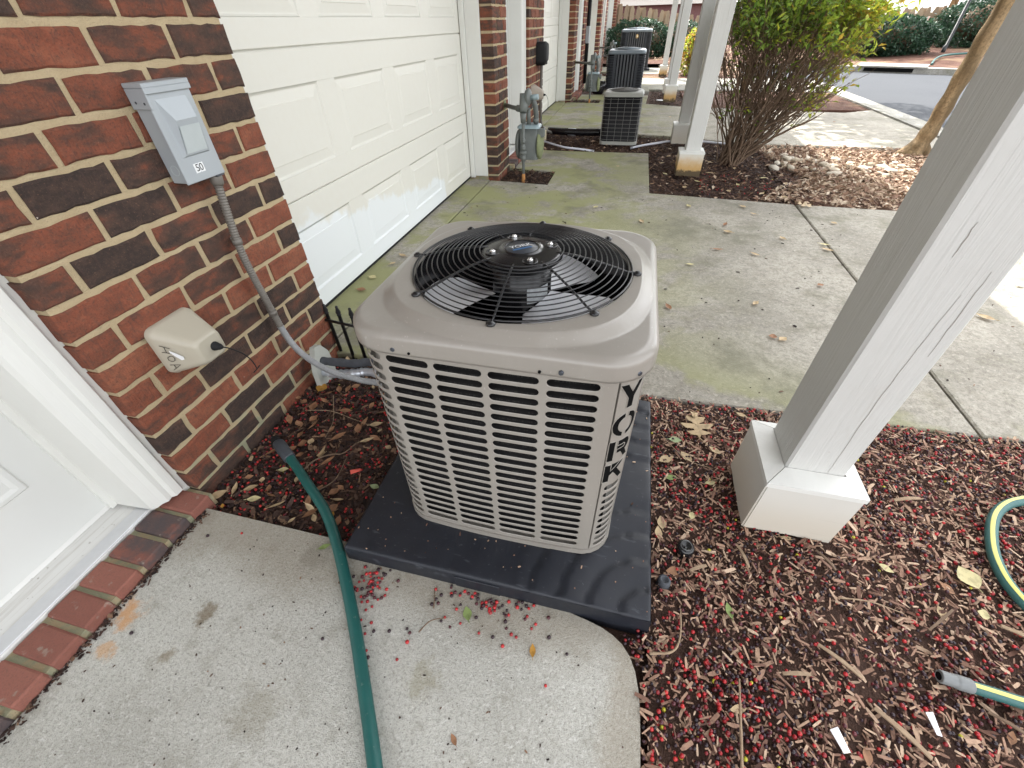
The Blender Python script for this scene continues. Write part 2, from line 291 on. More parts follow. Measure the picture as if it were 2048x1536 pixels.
    MAT['logo_blue'] = plain('logo_blue', (0.04, 0.12, 0.26), 0.4)
    MAT['hub_disc'] = plain('hub_disc', (0.035, 0.040, 0.050), 0.35)
    MAT['grey_paint'] = plain('grey_paint', (0.35, 0.38, 0.40), 0.42, 0.1, 0.5, 8, 0.07)
    MAT['grey_label'] = plain('grey_label', (0.43, 0.47, 0.47), 0.5, 0, 0.4, 30, 0.08)
    MAT['conduit'] = plain('conduit', (0.27, 0.275, 0.28), 0.5, 0.1, 0.5, 30, 0.15)
    MAT['conduit_dirty'] = plain('conduit_dirty', (0.17, 0.155, 0.135), 0.55, 0.2, 0.5, 40, 0.25)
    MAT['beige_plastic'] = plain('beige_plastic', (0.43, 0.395, 0.315), 0.42, 0, 0.5, 6, 0.08)
    MAT['beige_far'] = plain('beige_far', (0.36, 0.31, 0.25), 0.45, 0, 0.5, 8, 0.08)
    MAT['grey_board'] = plain('grey_board', (0.42, 0.43, 0.39), 0.6, 0, 0.4, 20, 0.15)
    MAT['foil'] = plain('foil', (0.62, 0.66, 0.72), 0.35, 0.6, 0.5, 60, 0.35, 0.8, 60)
    MAT['insulation'] = plain('insulation', (0.07, 0.075, 0.085), 0.75, 0, 0.3, 40, 0.4)
    MAT['iron'] = plain('iron', (0.010, 0.010, 0.012), 0.45, 0.0, 0.5)
    t = NT('hose_green'); p = t.pos(); wv = t.noise(p, 600, 2); c = t.mix(t.noise(p, 20, 4), (0.008, 0.075, 0.070), (0.015, 0.115, 0.102)); c = t.mix(t.ss(t.noise(p, 90, 3), 0.66, 0.75, 0, 0.4), c, (0.2, 0.25, 0.2))
    t.color(c).p(rough=0.38, spec=0.5); t.bump(wv, 0.4, 0.001); MAT['hose_green'] = t.m
    MAT['hose_teal'] = plain('hose_teal', (0.035, 0.12, 0.115), 0.45, 0, 0.5, 400, 0.35, 0.4, 500)
    MAT['hose_stripe'] = plain('hose_stripe', (0.62, 0.60, 0.16), 0.45, 0, 0.5, 100, 0.1)
    MAT['rubber_grey'] = plain('rubber_grey', (0.055, 0.062, 0.072), 0.5, 0, 0.4, 60, 0.2)
    MAT['plastic_grey'] = plain('plastic_grey', (0.20, 0.21, 0.21), 0.5, 0, 0.4, 60, 0.2)
    MAT['tag_red'] = plain('tag_red', (0.72, 0.12, 0.09), 0.5); MAT['tag_white'] = plain('tag_white', (0.80, 0.80, 0.82), 0.5)
    t = NT('meter_paint'); p = t.pos(); a = t.noise(p, 18, 4); rs = t.noise(p, 30, 4, 0.6)
    c = t.mix(a, (0.105, 0.115, 0.11), (0.16, 0.175, 0.165)); c = t.mix(t.ss(rs, 0.64, 0.74, 0, 0.6), c, (0.22, 0.12, 0.06)); t.color(c).p(rough=0.5, spec=0.4); MAT['meter_paint'] = t.m
    MAT['meter_light'] = plain('meter_light', (0.25, 0.32, 0.34), 0.45, 0, 0.5, 30, 0.2)
    MAT['meter_moss'] = plain('meter_moss', (0.19, 0.21, 0.11), 0.7, 0, 0.3, 40, 0.4)
    MAT['rust'] = plain('rust', (0.42, 0.20, 0.07), 0.8, 0, 0.3, 60, 0.5)
    MAT['wood_block'] = plain('wood_block', (0.50, 0.44, 0.30), 0.8, 0, 0.3, 30, 0.15)
    MAT['dark_ac'] = plain('dark_ac', (0.030, 0.034, 0.042), 0.42, 0.1, 0.5, 6, 0.15)
    MAT['dark_ac_top'] = plain('dark_ac_top', (0.20, 0.235, 0.265), 0.4, 0.2, 0.5, 10, 0.12)
    MAT['ac_core'] = plain('ac_core', (0.007, 0.007, 0.009), 0.6, 0, 0.3)
    MAT['ac_rib'] = plain('ac_rib', (0.075, 0.080, 0.088), 0.45, 0, 0.4)
    MAT['wire_grey'] = plain('wire_grey', (0.34, 0.33, 0.31), 0.45, 0.3)
    MAT['ac_guard_dark'] = plain('ac_guard_dark', (0.16, 0.155, 0.145), 0.5)
    MAT['crack'] = plain('crack', (0.24, 0.22, 0.19), 0.7)
    MAT['ac_cream'] = plain('ac_cream', (0.33, 0.33, 0.30), 0.5, 0, 0.4, 14, 0.2)
    MAT['gold'] = plain('gold', (0.62, 0.45, 0.22), 0.35, 0.6)
    MAT['pvc'] = plain('pvc', (0.66, 0.67, 0.74), 0.4, 0, 0.5)
    MAT['bag'] = plain('bag', (0.008, 0.008, 0.010), 0.25, 0, 0.6)
    MAT['tape'] = plain('tape', (0.5, 0.52, 0.55), 0.4, 0.5, 0.5, 50, 0.3)
    t = NT('fence_wood'); p = t.pos(); r = t.rnd(); g = t.noise(t.mapv(p, (30, 30, 3)), 1.0, 4, 0.6)
    c = t.mix(r, (0.26, 0.19, 0.13), (0.42, 0.33, 0.23)); c = t.mix(t.ss(g, 0.45, 0.8, 0, 0.5), c, (0.17, 0.13, 0.10)); t.color(c).p(rough=0.85, spec=0.2); MAT['fence_wood'] = t.m
    t = NT('stone'); r = t.rnd(); g = t.noise(t.obj(), 25, 4); c = t.mix(r, (0.33, 0.27, 0.19), (0.58, 0.53, 0.45)); c = t.mix(t.ss(g, 0.5, 0.8, 0, 0.4), c, (0.25, 0.2, 0.14)); t.color(c).p(rough=0.8, spec=0.3); MAT['stone'] = t.m
    MAT['house_brick'] = plain('house_brick', (0.16, 0.085, 0.085), 0.9, 0, 0.2, 12, 0.35)
    MAT['aluminium'] = plain('aluminium', (0.66, 0.665, 0.68), 0.33, 0.55, 0.5, 40, 0.1)
    t = NT('sill_white'); p = t.pos(); g = t.noise(t.mapv(p, (120, 4, 20)), 1.0, 4, 0.65); d = t.noise(p, 70, 3)
    c = t.mix(t.ss(g, 0.50, 0.72, 0, 0.55), (0.72, 0.715, 0.69), (0.46, 0.43, 0.38)); c = t.mix(t.ss(d, 0.66, 0.76, 0, 0.6), c, (0.25, 0.21, 0.17)); t.color(c).p(rough=0.5, spec=0.4); MAT['sill_white'] = t.m
    MAT['caulk'] = plain('caulk', (0.24, 0.19, 0.12), 0.7, 0, 0.3, 30, 0.3)
mk_materials()
# ------------------------------------------------------------------ geometry helpers
ORG = {}
class MB:
    def __init__(self): self.v = []; self.f = []; self.s = []; self.m = []; self.cm = 0
    def add(self, verts, faces, smooth=False):
        b = len(self.v); self.v += [tuple(x) for x in verts]
        for fc in faces: self.f.append([b + i for i in fc]); self.s.append(smooth); self.m.append(self.cm)
        return self
    def box(self, a, b):
        (x0, y0, z0), (x1, y1, z1) = a, b
        return self.add([(x0, y0, z0), (x1, y0, z0), (x1, y1, z0), (x0, y1, z0), (x0, y0, z1), (x1, y0, z1), (x1, y1, z1), (x0, y1, z1)],
                        [(0, 3, 2, 1), (4, 5, 6, 7), (0, 1, 5, 4), (1, 2, 6, 5), (2, 3, 7, 6), (3, 0, 4, 7)])
    def bevbox(self, a, b, r=0.004):
        (x0, y0, z0), (x1, y1, z1) = a, b; vs = []
        idx = {}
        def put(k, p): idx[k] = len(vs); vs.append(p)
        X = (x0, x1); Y = (y0, y1); Z = (z0, z1); sg = (1, -1)
        for i in (0, 1):
            for j in (0, 1):
                for k in (0, 1):
                    put((i, j, k, 0), (X[i], Y[j] + sg[j] * r, Z[k] + sg[k] * r))
                    put((i, j, k, 1), (X[i] + sg[i] * r, Y[j], Z[k] + sg[k] * r))
                    put((i, j, k, 2), (X[i] + sg[i] * r, Y[j] + sg[j] * r, Z[k]))
        fs = []
        for i in (0, 1):
            q = [idx[(i, 0, 0, 0)], idx[(i, 1, 0, 0)], idx[(i, 1, 1, 0)], idx[(i, 0, 1, 0)]]; fs.append(q if i else q[::-1])
            q = [idx[(0, i, 0, 1)], idx[(0, i, 1, 1)], idx[(1, i, 1, 1)], idx[(1, i, 0, 1)]]; fs.append(q if i else q[::-1])
            q = [idx[(0, 0, i, 2)], idx[(1, 0, i, 2)], idx[(1, 1, i, 2)], idx[(0, 1, i, 2)]]; fs.append(q if i else q[::-1])
        for i in (0, 1):
            for j in (0, 1):
                q = [idx[(i, j, 0, 0)], idx[(i, j, 0, 1)], idx[(i, j, 1, 1)], idx[(i, j, 1, 0)]]; fs.append(q if (i + j) % 2 == 0 else q[::-1])
                q = [idx[(i, 0, j, 2)], idx[(i, 0, j, 0)], idx[(i, 1, j, 0)], idx[(i, 1, j, 2)]]; fs.append(q)
                q = [idx[(0, i, j, 1)], idx[(0, i, j, 2)], idx[(1, i, j, 2)], idx[(1, i, j, 1)]]; fs.append(q)
                for k in (0, 1): fs.append([idx[(i, j, k, 0)], idx[(i, j, k, 1)], idx[(i, j, k, 2)]])
        return self.add(vs, fs)
    def tube(self, path, r, n=8, caps=True, smooth=True):
        P = [Vector(p) for p in path]; R = r if isinstance(r, (list, tuple)) else [r] * len(P)
        vs = []; up = None
        for i, p in enumerate(P):
            d = (P[min(i + 1, len(P) - 1)] - P[max(i - 1, 0)])
            if d.length < 1e-9: d = Vector((0, 0, 1))
            d.normalize()
            if up is None:
                up = Vector((0, 0, 1)) if abs(d.z) < 0.9 else Vector((1, 0, 0))
            a = d.cross(up)
            if a.length < 1e-6: a = d.orthogonal()
            a.normalize(); up = a.cross(d).normalized()
            for k in range(n):
                t = 2 * pi * k / n; vs.append(p + (a * math.cos(t) + up * math.sin(t)) * R[i])
        fs = [(i * n + k, i * n + (k + 1) % n, (i + 1) * n + (k + 1) % n, (i + 1) * n + k) for i in range(len(P) - 1) for k in range(n)]
        self.add(vs, [f[::-1] for f in fs], smooth)
        if caps:
            b = len(self.v) - len(vs)
            self.f.append([b + k for k in range(n)]); self.s.append(False); self.m.append(self.cm)
            self.f.append([b + (len(P) - 1) * n + k for k in reversed(range(n))]); self.s.append(False); self.m.append(self.cm)
        return self
    def lathe(self, prof, c=(0, 0, 0), axis='z', n=24, smooth=True, ang=2 * pi):
        vs = []; full = ang > 6.28; m = n if full else n + 1
        for r, h in prof:
            for k in range(m):
                t = ang * k / n; x, y = r * math.cos(t), r * math.sin(t)
                vs.append({'z': (c[0] + x, c[1] + y, c[2] + h), 'x': (c[0] + h, c[1] + x, c[2] + y), 'y': (c[0] + y, c[1] + h, c[2] + x)}[axis])
        fs = []
        for i in range(len(prof) - 1):
            for k in range(n):
                a, b = k, (k + 1) % m; fs.append((i * m + a, i * m + b, (i + 1) * m + b, (i + 1) * m + a))
        return self.add(vs, fs, smooth)
    def prism(self, poly, z0, z1, bottom=False):
        n = len(poly); vs = [(x, y, z0) for x, y in poly] + [(x, y, z1) for x, y in poly]
        fs = [(i, (i + 1) % n, n + (i + 1) % n, n + i) for i in range(n)] + [list(range(n, 2 * n))]
        if bottom: fs.append(list(reversed(range(n))))
        return self.add(vs, fs)
    def sphere(self, c, r, n=12, m=8, sc=(1, 1, 1), smooth=True):
        vs = [(c[0], c[1], c[2] + r * sc[2])]
        for i in range(1, m):
            a = pi * i / m
            for k in range(n): vs.append((c[0] + r * sc[0] * math.sin(a) * math.cos(2 * pi * k / n), c[1] + r * sc[1] * math.sin(a) * math.sin(2 * pi * k / n), c[2] + r * sc[2] * math.cos(a)))
        vs.append((c[0], c[1], c[2] - r * sc[2])); L = len(vs) - 1
        fs = [(0, 1 + k, 1 + (k + 1) % n) for k in range(n)]
        for i in range(m - 2):
            for k in range(n): a = 1 + i * n; fs.append((a + k, a + n + k, a + n + (k + 1) % n, a + (k + 1) % n))
        a = 1 + (m - 2) * n; fs += [(L, a + (k + 1) % n, a + k) for k in range(n)]
        return self.add(vs, fs, smooth)
    def mesh(self, name, mats, org=(0, 0, 0), recalc=False):
        me = bpy.data.meshes.new(name)
        me.from_pydata([(x - org[0], y - org[1], z - org[2]) for x, y, z in self.v], [], self.f)
        me.polygons.foreach_set("use_smooth", self.s)
        for m in (mats if isinstance(mats, (list, tuple)) else [mats]): me.materials.append(MAT[m] if isinstance(m, str) else m)
        if any(self.m): me.polygons.foreach_set("material_index", self.m)
        if recalc:
            bm = bmesh.new(); bm.from_mesh(me); bmesh.ops.recalc_face_normals(bm, faces=bm.faces); bm.to_mesh(me); bm.free()
        me.update(); return me
    def build(self, name, mats, parent=None, recalc=True, label=None):
        org = ORG.get(parent.name, (0, 0, 0)) if parent else (0, 0, 0)
        me = self.mesh(name, mats, org, recalc)
        return link(name, me, parent, label)

def link(name, me, parent=None, label=None):
    o = bpy.data.objects.new(name, me); COL.objects.link(o)
    if parent: o.parent = parent; ORG[o.name] = ORG.get(parent.name, (0, 0, 0))
    if label: o['label'] = label
    return o
def thing(name, label, cat, loc=(0, 0, 0), group=None):
    o = bpy.data.objects.new(name, None); COL.objects.link(o); o.location = loc; o.empty_display_size = 0.1
    ORG[o.name] = tuple(loc); o['label'] = label; o['category'] = cat
    if group: o['group'] = group
    return o
def tag(o, label, cat=None, group=None, kind=None):
    o['label'] = label
    if cat: o['category'] = cat
    if group: o['group'] = group
    if kind: o['kind'] = kind
    return o
def solo(mb, name, mats, label, cat, loc=(0, 0, 0), group=None, recalc=True):      # a thing that is one mesh, origin at loc
    me = mb.mesh(name, mats, loc, recalc); o = link(name, me); o.location = loc
    return tag(o, label, cat, group)
def struct(mb, name, mats, label=None, recalc=True):
    o = mb.build(name, mats, None, recalc); o['kind'] = 'structure'
    if label: o['label'] = label
    return o
def crom(pts, n=8):                                    # Catmull-Rom through points
    P = [Vector(p) for p in pts]; P = [P[0] * 2 - P[1]] + P + [P[-1] * 2 - P[-2]]; out = []
    for i in range(1, len(P) - 2):
        for k in range(n):
            t = k / n; a, b, c, d = P[i - 1], P[i], P[i + 1], P[i + 2]
            out.append(0.5 * ((2 * b) + (c - a) * t + (2 * a - 5 * b + 4 * c - d) * t * t + (3 * b - a - 3 * c + d) * t ** 3))
    out.append(P[-2]); return out
def scatter_mesh(name, tv, tf, M, T, rnd, mat, smooth=False):   # tv (n,3) template, tf list of same-size faces, M (k,3,3), T (k,3)
    tv = np.asarray(tv, dtype=np.float32); tf = np.asarray(tf, dtype=np.int32); k = len(T); n = len(tv)
    V = np.einsum('kij,nj->kni', M, tv) + np.asarray(T)[:, None, :]
    V = V.reshape(-1, 3).astype(np.float32)
    F = (tf[None] + (np.arange(k) * n)[:, None, None]).reshape(-1, tf.shape[1]).astype(np.int32)
    me = bpy.data.meshes.new(name); me.vertices.add(len(V)); me.vertices.foreach_set("co", V.ravel())
    me.loops.add(F.size); me.loops.foreach_set("vertex_index", F.ravel())
    me.polygons.add(len(F)); me.polygons.foreach_set("loop_start", np.arange(len(F), dtype=np.int32) * tf.shape[1])
    me.polygons.foreach_set("loop_total", np.full(len(F), tf.shape[1], dtype=np.int32))
    me.polygons.foreach_set("use_smooth", np.full(len(F), smooth))
    at = me.attributes.new("rnd", 'FLOAT', 'POINT'); at.data.foreach_set("value", np.repeat(np.asarray(rnd, dtype=np.float32), n))
    me.materials.append(MAT[mat]); me.update(calc_edges=True); me.validate(); return me
def rotmats(rz, rx, ry, sc):
    k = len(rz); cz, sz = np.cos(rz), np.sin(rz); cx, sx = np.cos(rx), np.sin(rx); cy, sy = np.cos(ry), np.sin(ry)
    Z = np.zeros((k, 3, 3)); Z[:, 0, 0] = cz; Z[:, 0, 1] = -sz; Z[:, 1, 0] = sz; Z[:, 1, 1] = cz; Z[:, 2, 2] = 1
    X = np.zeros((k, 3, 3)); X[:, 0, 0] = 1; X[:, 1, 1] = cx; X[:, 1, 2] = -sx; X[:, 2, 1] = sx; X[:, 2, 2] = cx
    Y = np.zeros((k, 3, 3)); Y[:, 1, 1] = 1; Y[:, 0, 0] = cy; Y[:, 0, 2] = sy; Y[:, 2, 0] = -sy; Y[:, 2, 2] = cy
    M = Z @ X @ Y
    return M * np.asarray(sc)[:, None, :]
def inpoly(x, y, poly):
    r = np.zeros(len(x), bool); n = len(poly); j = n - 1
    for i in range(n):
        xi, yi = poly[i]; xj, yj = poly[j]
        c = ((yi > y) != (yj > y)) & (x < (xj - xi) * (y - yi) / (yj - yi + 1e-12) + xi); r ^= c; j = i
    return r
def text_mesh(body, size):
    cu = bpy.data.curves.new("t", 'FONT'); cu.body = body; cu.size = size; cu.align_x = 'CENTER'; cu.align_y = 'CENTER'
    o = bpy.data.objects.new("t", cu); COL.objects.link(o); dg = bpy.context.evaluated_depsgraph_get()
    me = bpy.data.meshes.new_from_object(o.evaluated_get(dg)); bpy.data.objects.remove(o); bpy.data.curves.remove(cu); return me
def text_on(name, body, size, parent, mat, origin, xdir, ydir, bold=0.0):      # flat lettering laid on a plane
    me = text_mesh(body, size); X = Vector(xdir).normalized(); Y = Vector(ydir).normalized(); O = Vector(origin); org = Vector(ORG.get(parent.name, (0, 0, 0)))
    for v in me.vertices: v.co = O + X * v.co.x + Y * v.co.y - org
    me.materials.clear(); me.materials.append(MAT[mat]); me.name = name
    return link(name, me, parent)
LEAF_V = [(0, 0, 0), (-0.5, 0.42, 0.10), (0, 0.45, 0.0), (0.5, 0.42, 0.10), (0, 1.0, -0.05)]
LEAF_F = [(0, 2, 1), (0, 3, 2), (1, 2, 4), (2, 3, 4)]

# ------------------------------------------------------------------ ground, drives, road
WX = -1.172          # brick face of the row of houses
m = MB(); m.add([(-150, -150, -0.04), (150, -150, -0.04), (150, 250, -0.04), (-150, 250, -0.04)], [(0, 1, 2, 3)])
struct(m, 'ground', 'soil', 'dark soil ground under the beds')
# near door landing with its rounded corner
poly = [(-1.119, -1.6), (0.19, -1.6), (0.19, 0.16), (0.1895, 0.22), (0.188, 0.27), (0.184, 0.31), (0.176, 0.345), (0.163, 0.373), (0.145, 0.394), (0.122, 0.409), (0.095, 0.420), (0.06, 0.428), (0.02, 0.435), (-0.03, 0.441), (-0.62, 0.478), (-1.119, 0.478)]
m = MB(); m.prism(poly, -0.12, 0.0); struct(m, 'landing_slab', 'concrete_landing', 'pale concrete landing at the near door')
LANDING = poly
def slab(name, polys, z=-0.004, mat='concrete_drive', lab=None):
    for q in polys:
        m = MB(); n = len(q); e = 0.006
        cx = sum(p[0] for p in q) / n; cy = sum(p[1] for p in q) / n
        inn = [(x + (e if x < cx else -e), y + (e if y < cy else -e)) for x, y in q]
        m.add([(x, y, -0.12) for x, y in q] + [(x, y, z - e) for x, y in q] + [(x, y, z) for x, y in inn],
              [(i, (i + 1) % n, n + (i + 1) % n, n + i) for i in range(n)] + [(n + i, n + (i + 1) % n, 2 * n + (i + 1) % n, 2 * n + i) for i in range(n)] + [list(range(2 * n, 3 * n))])
        struct(m, name, mat, lab)
slab('driveway', [[(-1.50, 1.30), (-1.244, 1.30), (-1.250, 4.08), (-1.50, 4.08)],
                  [(-1.232, 1.30), (0.19, 1.30), (1.318, 1.338), (1.296, 3.80), (0.21, 3.905), (-1.05, 4.045), (-1.238, 4.06)],
                  [(1.329, 1.339), (3.45, 1.41), (3.45, 3.72), (1.307, 3.80)]], lab='concrete driveway in front of the near garage')
slab('walkway', [[(-0.69, 3.99), (0.208, 3.915), (0.197, 5.345), (-0.835, 5.33), (-1.12, 5.36), (-1.12, 4.52), (-0.69, 4.465)]], -0.0075, lab='concrete path to the second door')
slab('driveway', [[(-1.50, 6.35), (-1.25, 6.34), (-1.26, 9.02), (-1.50, 9.02)],
                  [(-1.238, 6.50), (-0.5, 6.44), (0.5, 6.26), (1.3, 5.93), (2.1, 5.93), (3.42, 5.88), (3.42, 8.50), (2.98, 8.22), (0.70, 8.66), (0.14, 8.93), (-1.06, 9.0), (-1.245, 9.02)]], lab='concrete driveway of the second house')
slab('walkway', [[(-0.66, 8.98), (0.14, 8.94), (0.18, 10.05), (-1.1, 10.1), (-1.1, 9.42), (-0.66, 9.42)]], -0.0075, lab='concrete path to the third door')
slab('driveway', [[(-1.5, 11.0), (0.3, 10.9), (3.42, 10.6), (3.42, 13.1), (0.51, 13.0), (-1.5, 13.9)]], -0.004, 'concrete_far', 'concrete driveway of the third house')
slab('driveway', [[(-1.5, 15.0), (0.2, 14.2), (1.6, 14.4), (1.6, 18.6), (-1.5, 18.8)]], -0.004, 'concrete_far', 'sunlit concrete at the far end of the row')
# road with gutter kerb
m = MB(); m.prism([(3.78, -30), (60, -30), (60, 4.0), (9.5, 12.1), (6.9, 13.5), (6.3, 13.88), (5.2, 14.5), (3.6, 15.1), (2.6, 15.3), (2.4, 13.9), (3.3, 13.2), (3.72, 12.0), (3.78, 10.0)], -0.2, -0.012)
struct(m, 'road', 'asphalt', 'grey asphalt road beyond the driveways')
for (y0, y1) in ((-6, 1.38), (1.386, 4.4), (4.406, 7.35), (7.356, 10.2), (10.206, 12.6)):
    m = MB(); m.add([(3.43, y0, -0.1), (3.43, y0, 0.012), (3.52, y0, 0.010), (3.80, y0, -0.014), (3.43, y1, -0.1), (3.43, y1, 0.012), (3.52, y1, 0.010), (3.80, y1, -0.014)],
                    [(0, 4, 5, 1), (1, 5, 6, 2), (2, 6, 7, 3), (0, 1, 2, 3), (4, 7, 6, 5)])
    struct(m, 'kerb', 'concrete_far', 'pale concrete gutter kerb along the road')
FAR = [(60, 4.0), (9.5, 12.1), (6.9, 13.5), (6.3, 13.88), (5.2, 14.5), (3.6, 15.1), (2.6, 15.3)]
m = MB(); n = len(FAR)                                   # far kerb with a face
def off(p, d): return (p[0] + d * 0.45, p[1] + d * 0.9)
vs = [(x, y, -0.05) for x, y in FAR] + [(x, y, 0.10) for x, y in FAR] + [(*off((x, y), 0.16), 0.11) for x, y in FAR]
m.add(vs, [(i, i + 1, n + i + 1, n + i) for i in range(n - 1)] + [(n + i, n + i + 1, 2 * n + i + 1, 2 * n + i) for i in range(n - 1)])
struct(m, 'kerb', 'concrete_far', 'far kerb of the road')
bank = [(*off(p, 0.15), 0.105) for p in FAR]
m = MB(); back = [(60, 30, 0.4), (14, 26, 0.35), (10, 26, 0.3), (8.5, 26, 0.28), (6.0, 26, 0.2), (3.5, 26, 0.1), (-12, 26, 0.0)]
mid = [(60, 12, 0.25), (10.5, 16.0, 0.22), (8.0, 17.0, 0.2), (7.2, 17.4, 0.2), (6.0, 17.8, 0.15), (3.6, 18.2, 0.08), (-12, 19.0, 0.0)]
vs = bank + mid + back; n = 7
m.add(vs, [(i, n + i, n + i + 1, i + 1) for i in range(n - 1)] + [(n + i, 2 * n + i, 2 * n + i + 1, n + i + 1) for i in range(n - 1)], True)
struct(m, 'bank', 'bank_mulch', 'mulched bank beyond the road')
for q in ([(1.62, 8.55), (3.43, 8.52), (3.43, 10.55), (0.8, 10.8), (0.8, 8.75)], [(1.5, 13.1), (2.4, 13.3), (2.5, 15.2), (-1.0, 14.2), (0.4, 13.1)]):
    m = MB(); m.prism(q, -0.1, -0.012); struct(m, 'mulch_island', 'bank_mulch', 'reddish mulch island beside the road')
# ------------------------------------------------------------------ bricks
BL, BH, CO, PITCH, Z0 = 0.189, 0.0650, 0.0797, 0.205, 0.025
def brick_geo(L, H, D=0.10, seed=0, jit=0.0023):
    r = random.Random(seed); a, b = L / 2, H / 2; out = []
    nl = 7 if L > 0.15 else 4
    for i in range(nl): out.append((-a + 2 * a * i / nl, -b))
    for i in range(2): out.append((a, -b + 2 * b * i / 2))
    for i in range(nl): out.append((a - 2 * a * i / nl, b))
    for i in range(2): out.append((-a, b - 2 * b * i / 2))
    out = [(y + r.uniform(-jit, jit), z + r.uniform(-jit, jit)) for y, z in out]; n = len(out)
    vs = [(-0.0035 + r.uniform(-0.001, 0.001), y, z) for y, z in out]
    k = 0.0045
    vs += [(r.uniform(-0.0006, 0.0008), y * (1 - k / a), z * (1 - k / b)) for y, z in out]
    vs += [(-D, math.copysign(min(abs(y), a), y), math.copysign(min(abs(z), b), z)) for y, z in out]
    fs = [(i, (i + 1) % n, n + (i + 1) % n, n + i) for i in range(n)] + [list(range(n, 2 * n))] + [(2 * n + i, 2 * n + (i + 1) % n, (i + 1) % n, i) for i in range(n)]
    return vs, fs
FULL = [brick_geo(BL, BH, seed=i) for i in range(7)]; HALF = [brick_geo(0.092, BH, seed=50 + i) for i in range(5)]
def geo_mesh(g, name, mat):
    mb = MB(); mb.add(*g); return mb.mesh(name, mat)
FULL_ME = [geo_mesh(g, 'brick', 'brick') for g in FULL]; HALF_ME = [geo_mesh(g, 'brick', 'brick') for g in HALF]
def pier(parent, y0, y1, ztop=2.45, individual=True, kmax=20, flip=0):
    r = random.Random(int(y0 * 1000))
    c = MB(); c.box((-1.50, y0 + 0.005, -0.12), (WX - 0.0055, y1 - 0.005, ztop)); core = c.build('pier', 'mortar', parent)
    org = ORG[parent.name]; rest = MB(); nrow = int((ztop - Z0) / CO)
    for k in range(-1, nrow):
        zc = Z0 + CO * k + CO / 2; y = y1; first = True
        while y - y0 > 0.03:
            L = BL
            if first and (k + flip) % 2 == 0: L = 0.093
            if y - L - y0 < 0.05: L = y - y0
            elif y - L < y0: L = y - y0
            first = False
            half = L < 0.13; i = r.randrange(5 if half else 7); base = 0.092 if half else BL
            yc = y - L / 2; dx = r.uniform(-0.0012, 0.0012)
            rot = r.random() < 0.5
            if individual and k <= kmax:
                o = bpy.data.objects.new('brick', (HALF_ME if half else FULL_ME)[i]); COL.objects.link(o); o.parent = core
                o.location = (WX + dx - org[0], yc - org[1], zc + r.uniform(-0.001, 0.001) - org[2]); o.scale = (1, L / base, 1); o.rotation_euler = (pi if rot else 0, 0, 0)
            else:
                g = (HALF if half else FULL)[i]; s = -1 if rot else 1
                rest.add([(WX + dx + vx, yc + s * vy * L / base, zc + s * vz) for vx, vy, vz in g[0]], g[1])
            y -= L + (PITCH - BL)
    if rest.v:
        o = rest.build('brick_course', 'brick_joined', core, recalc=False); o['kind'] = 'stuff'
    return core
# joined bricks: colour from world position instead of the object
def mk_joined():
    t = NT('brick_joined'); p = t.pos()
    cell = t.n("ShaderNodeTexWhiteNoise", noise_dimensions='2D')
    s = t.sep(p); row = t.math('FLOOR', t.math('DIVIDE', t.math('SUBTRACT', s[2], Z0), CO))
    colv = t.math('FLOOR', t.math('DIVIDE', t.math('ADD', s[1], t.math('MULTIPLY', row, 0.1025)), PITCH))
    cb = t.n("ShaderNodeCombineXYZ"); t.l(row, cb.inputs[0]); t.l(colv, cb.inputs[1]); t.l(cb.outputs[0], cell.inputs["Vector"])
    v = t.math('ADD', t.math('MULTIPLY', cell.outputs["Value"], 0.6), t.math('MULTIPLY', t.noise(p, 25, 4), 0.6))
    t.color(t.ramp(v, [(0.3, (0.05, 0.03, 0.028)), (0.55, (0.15, 0.055, 0.04)), (0.9, (0.27, 0.085, 0.052))])).p(rough=0.88, spec=0.3); MAT['brick_joined'] = t.m
mk_joined()

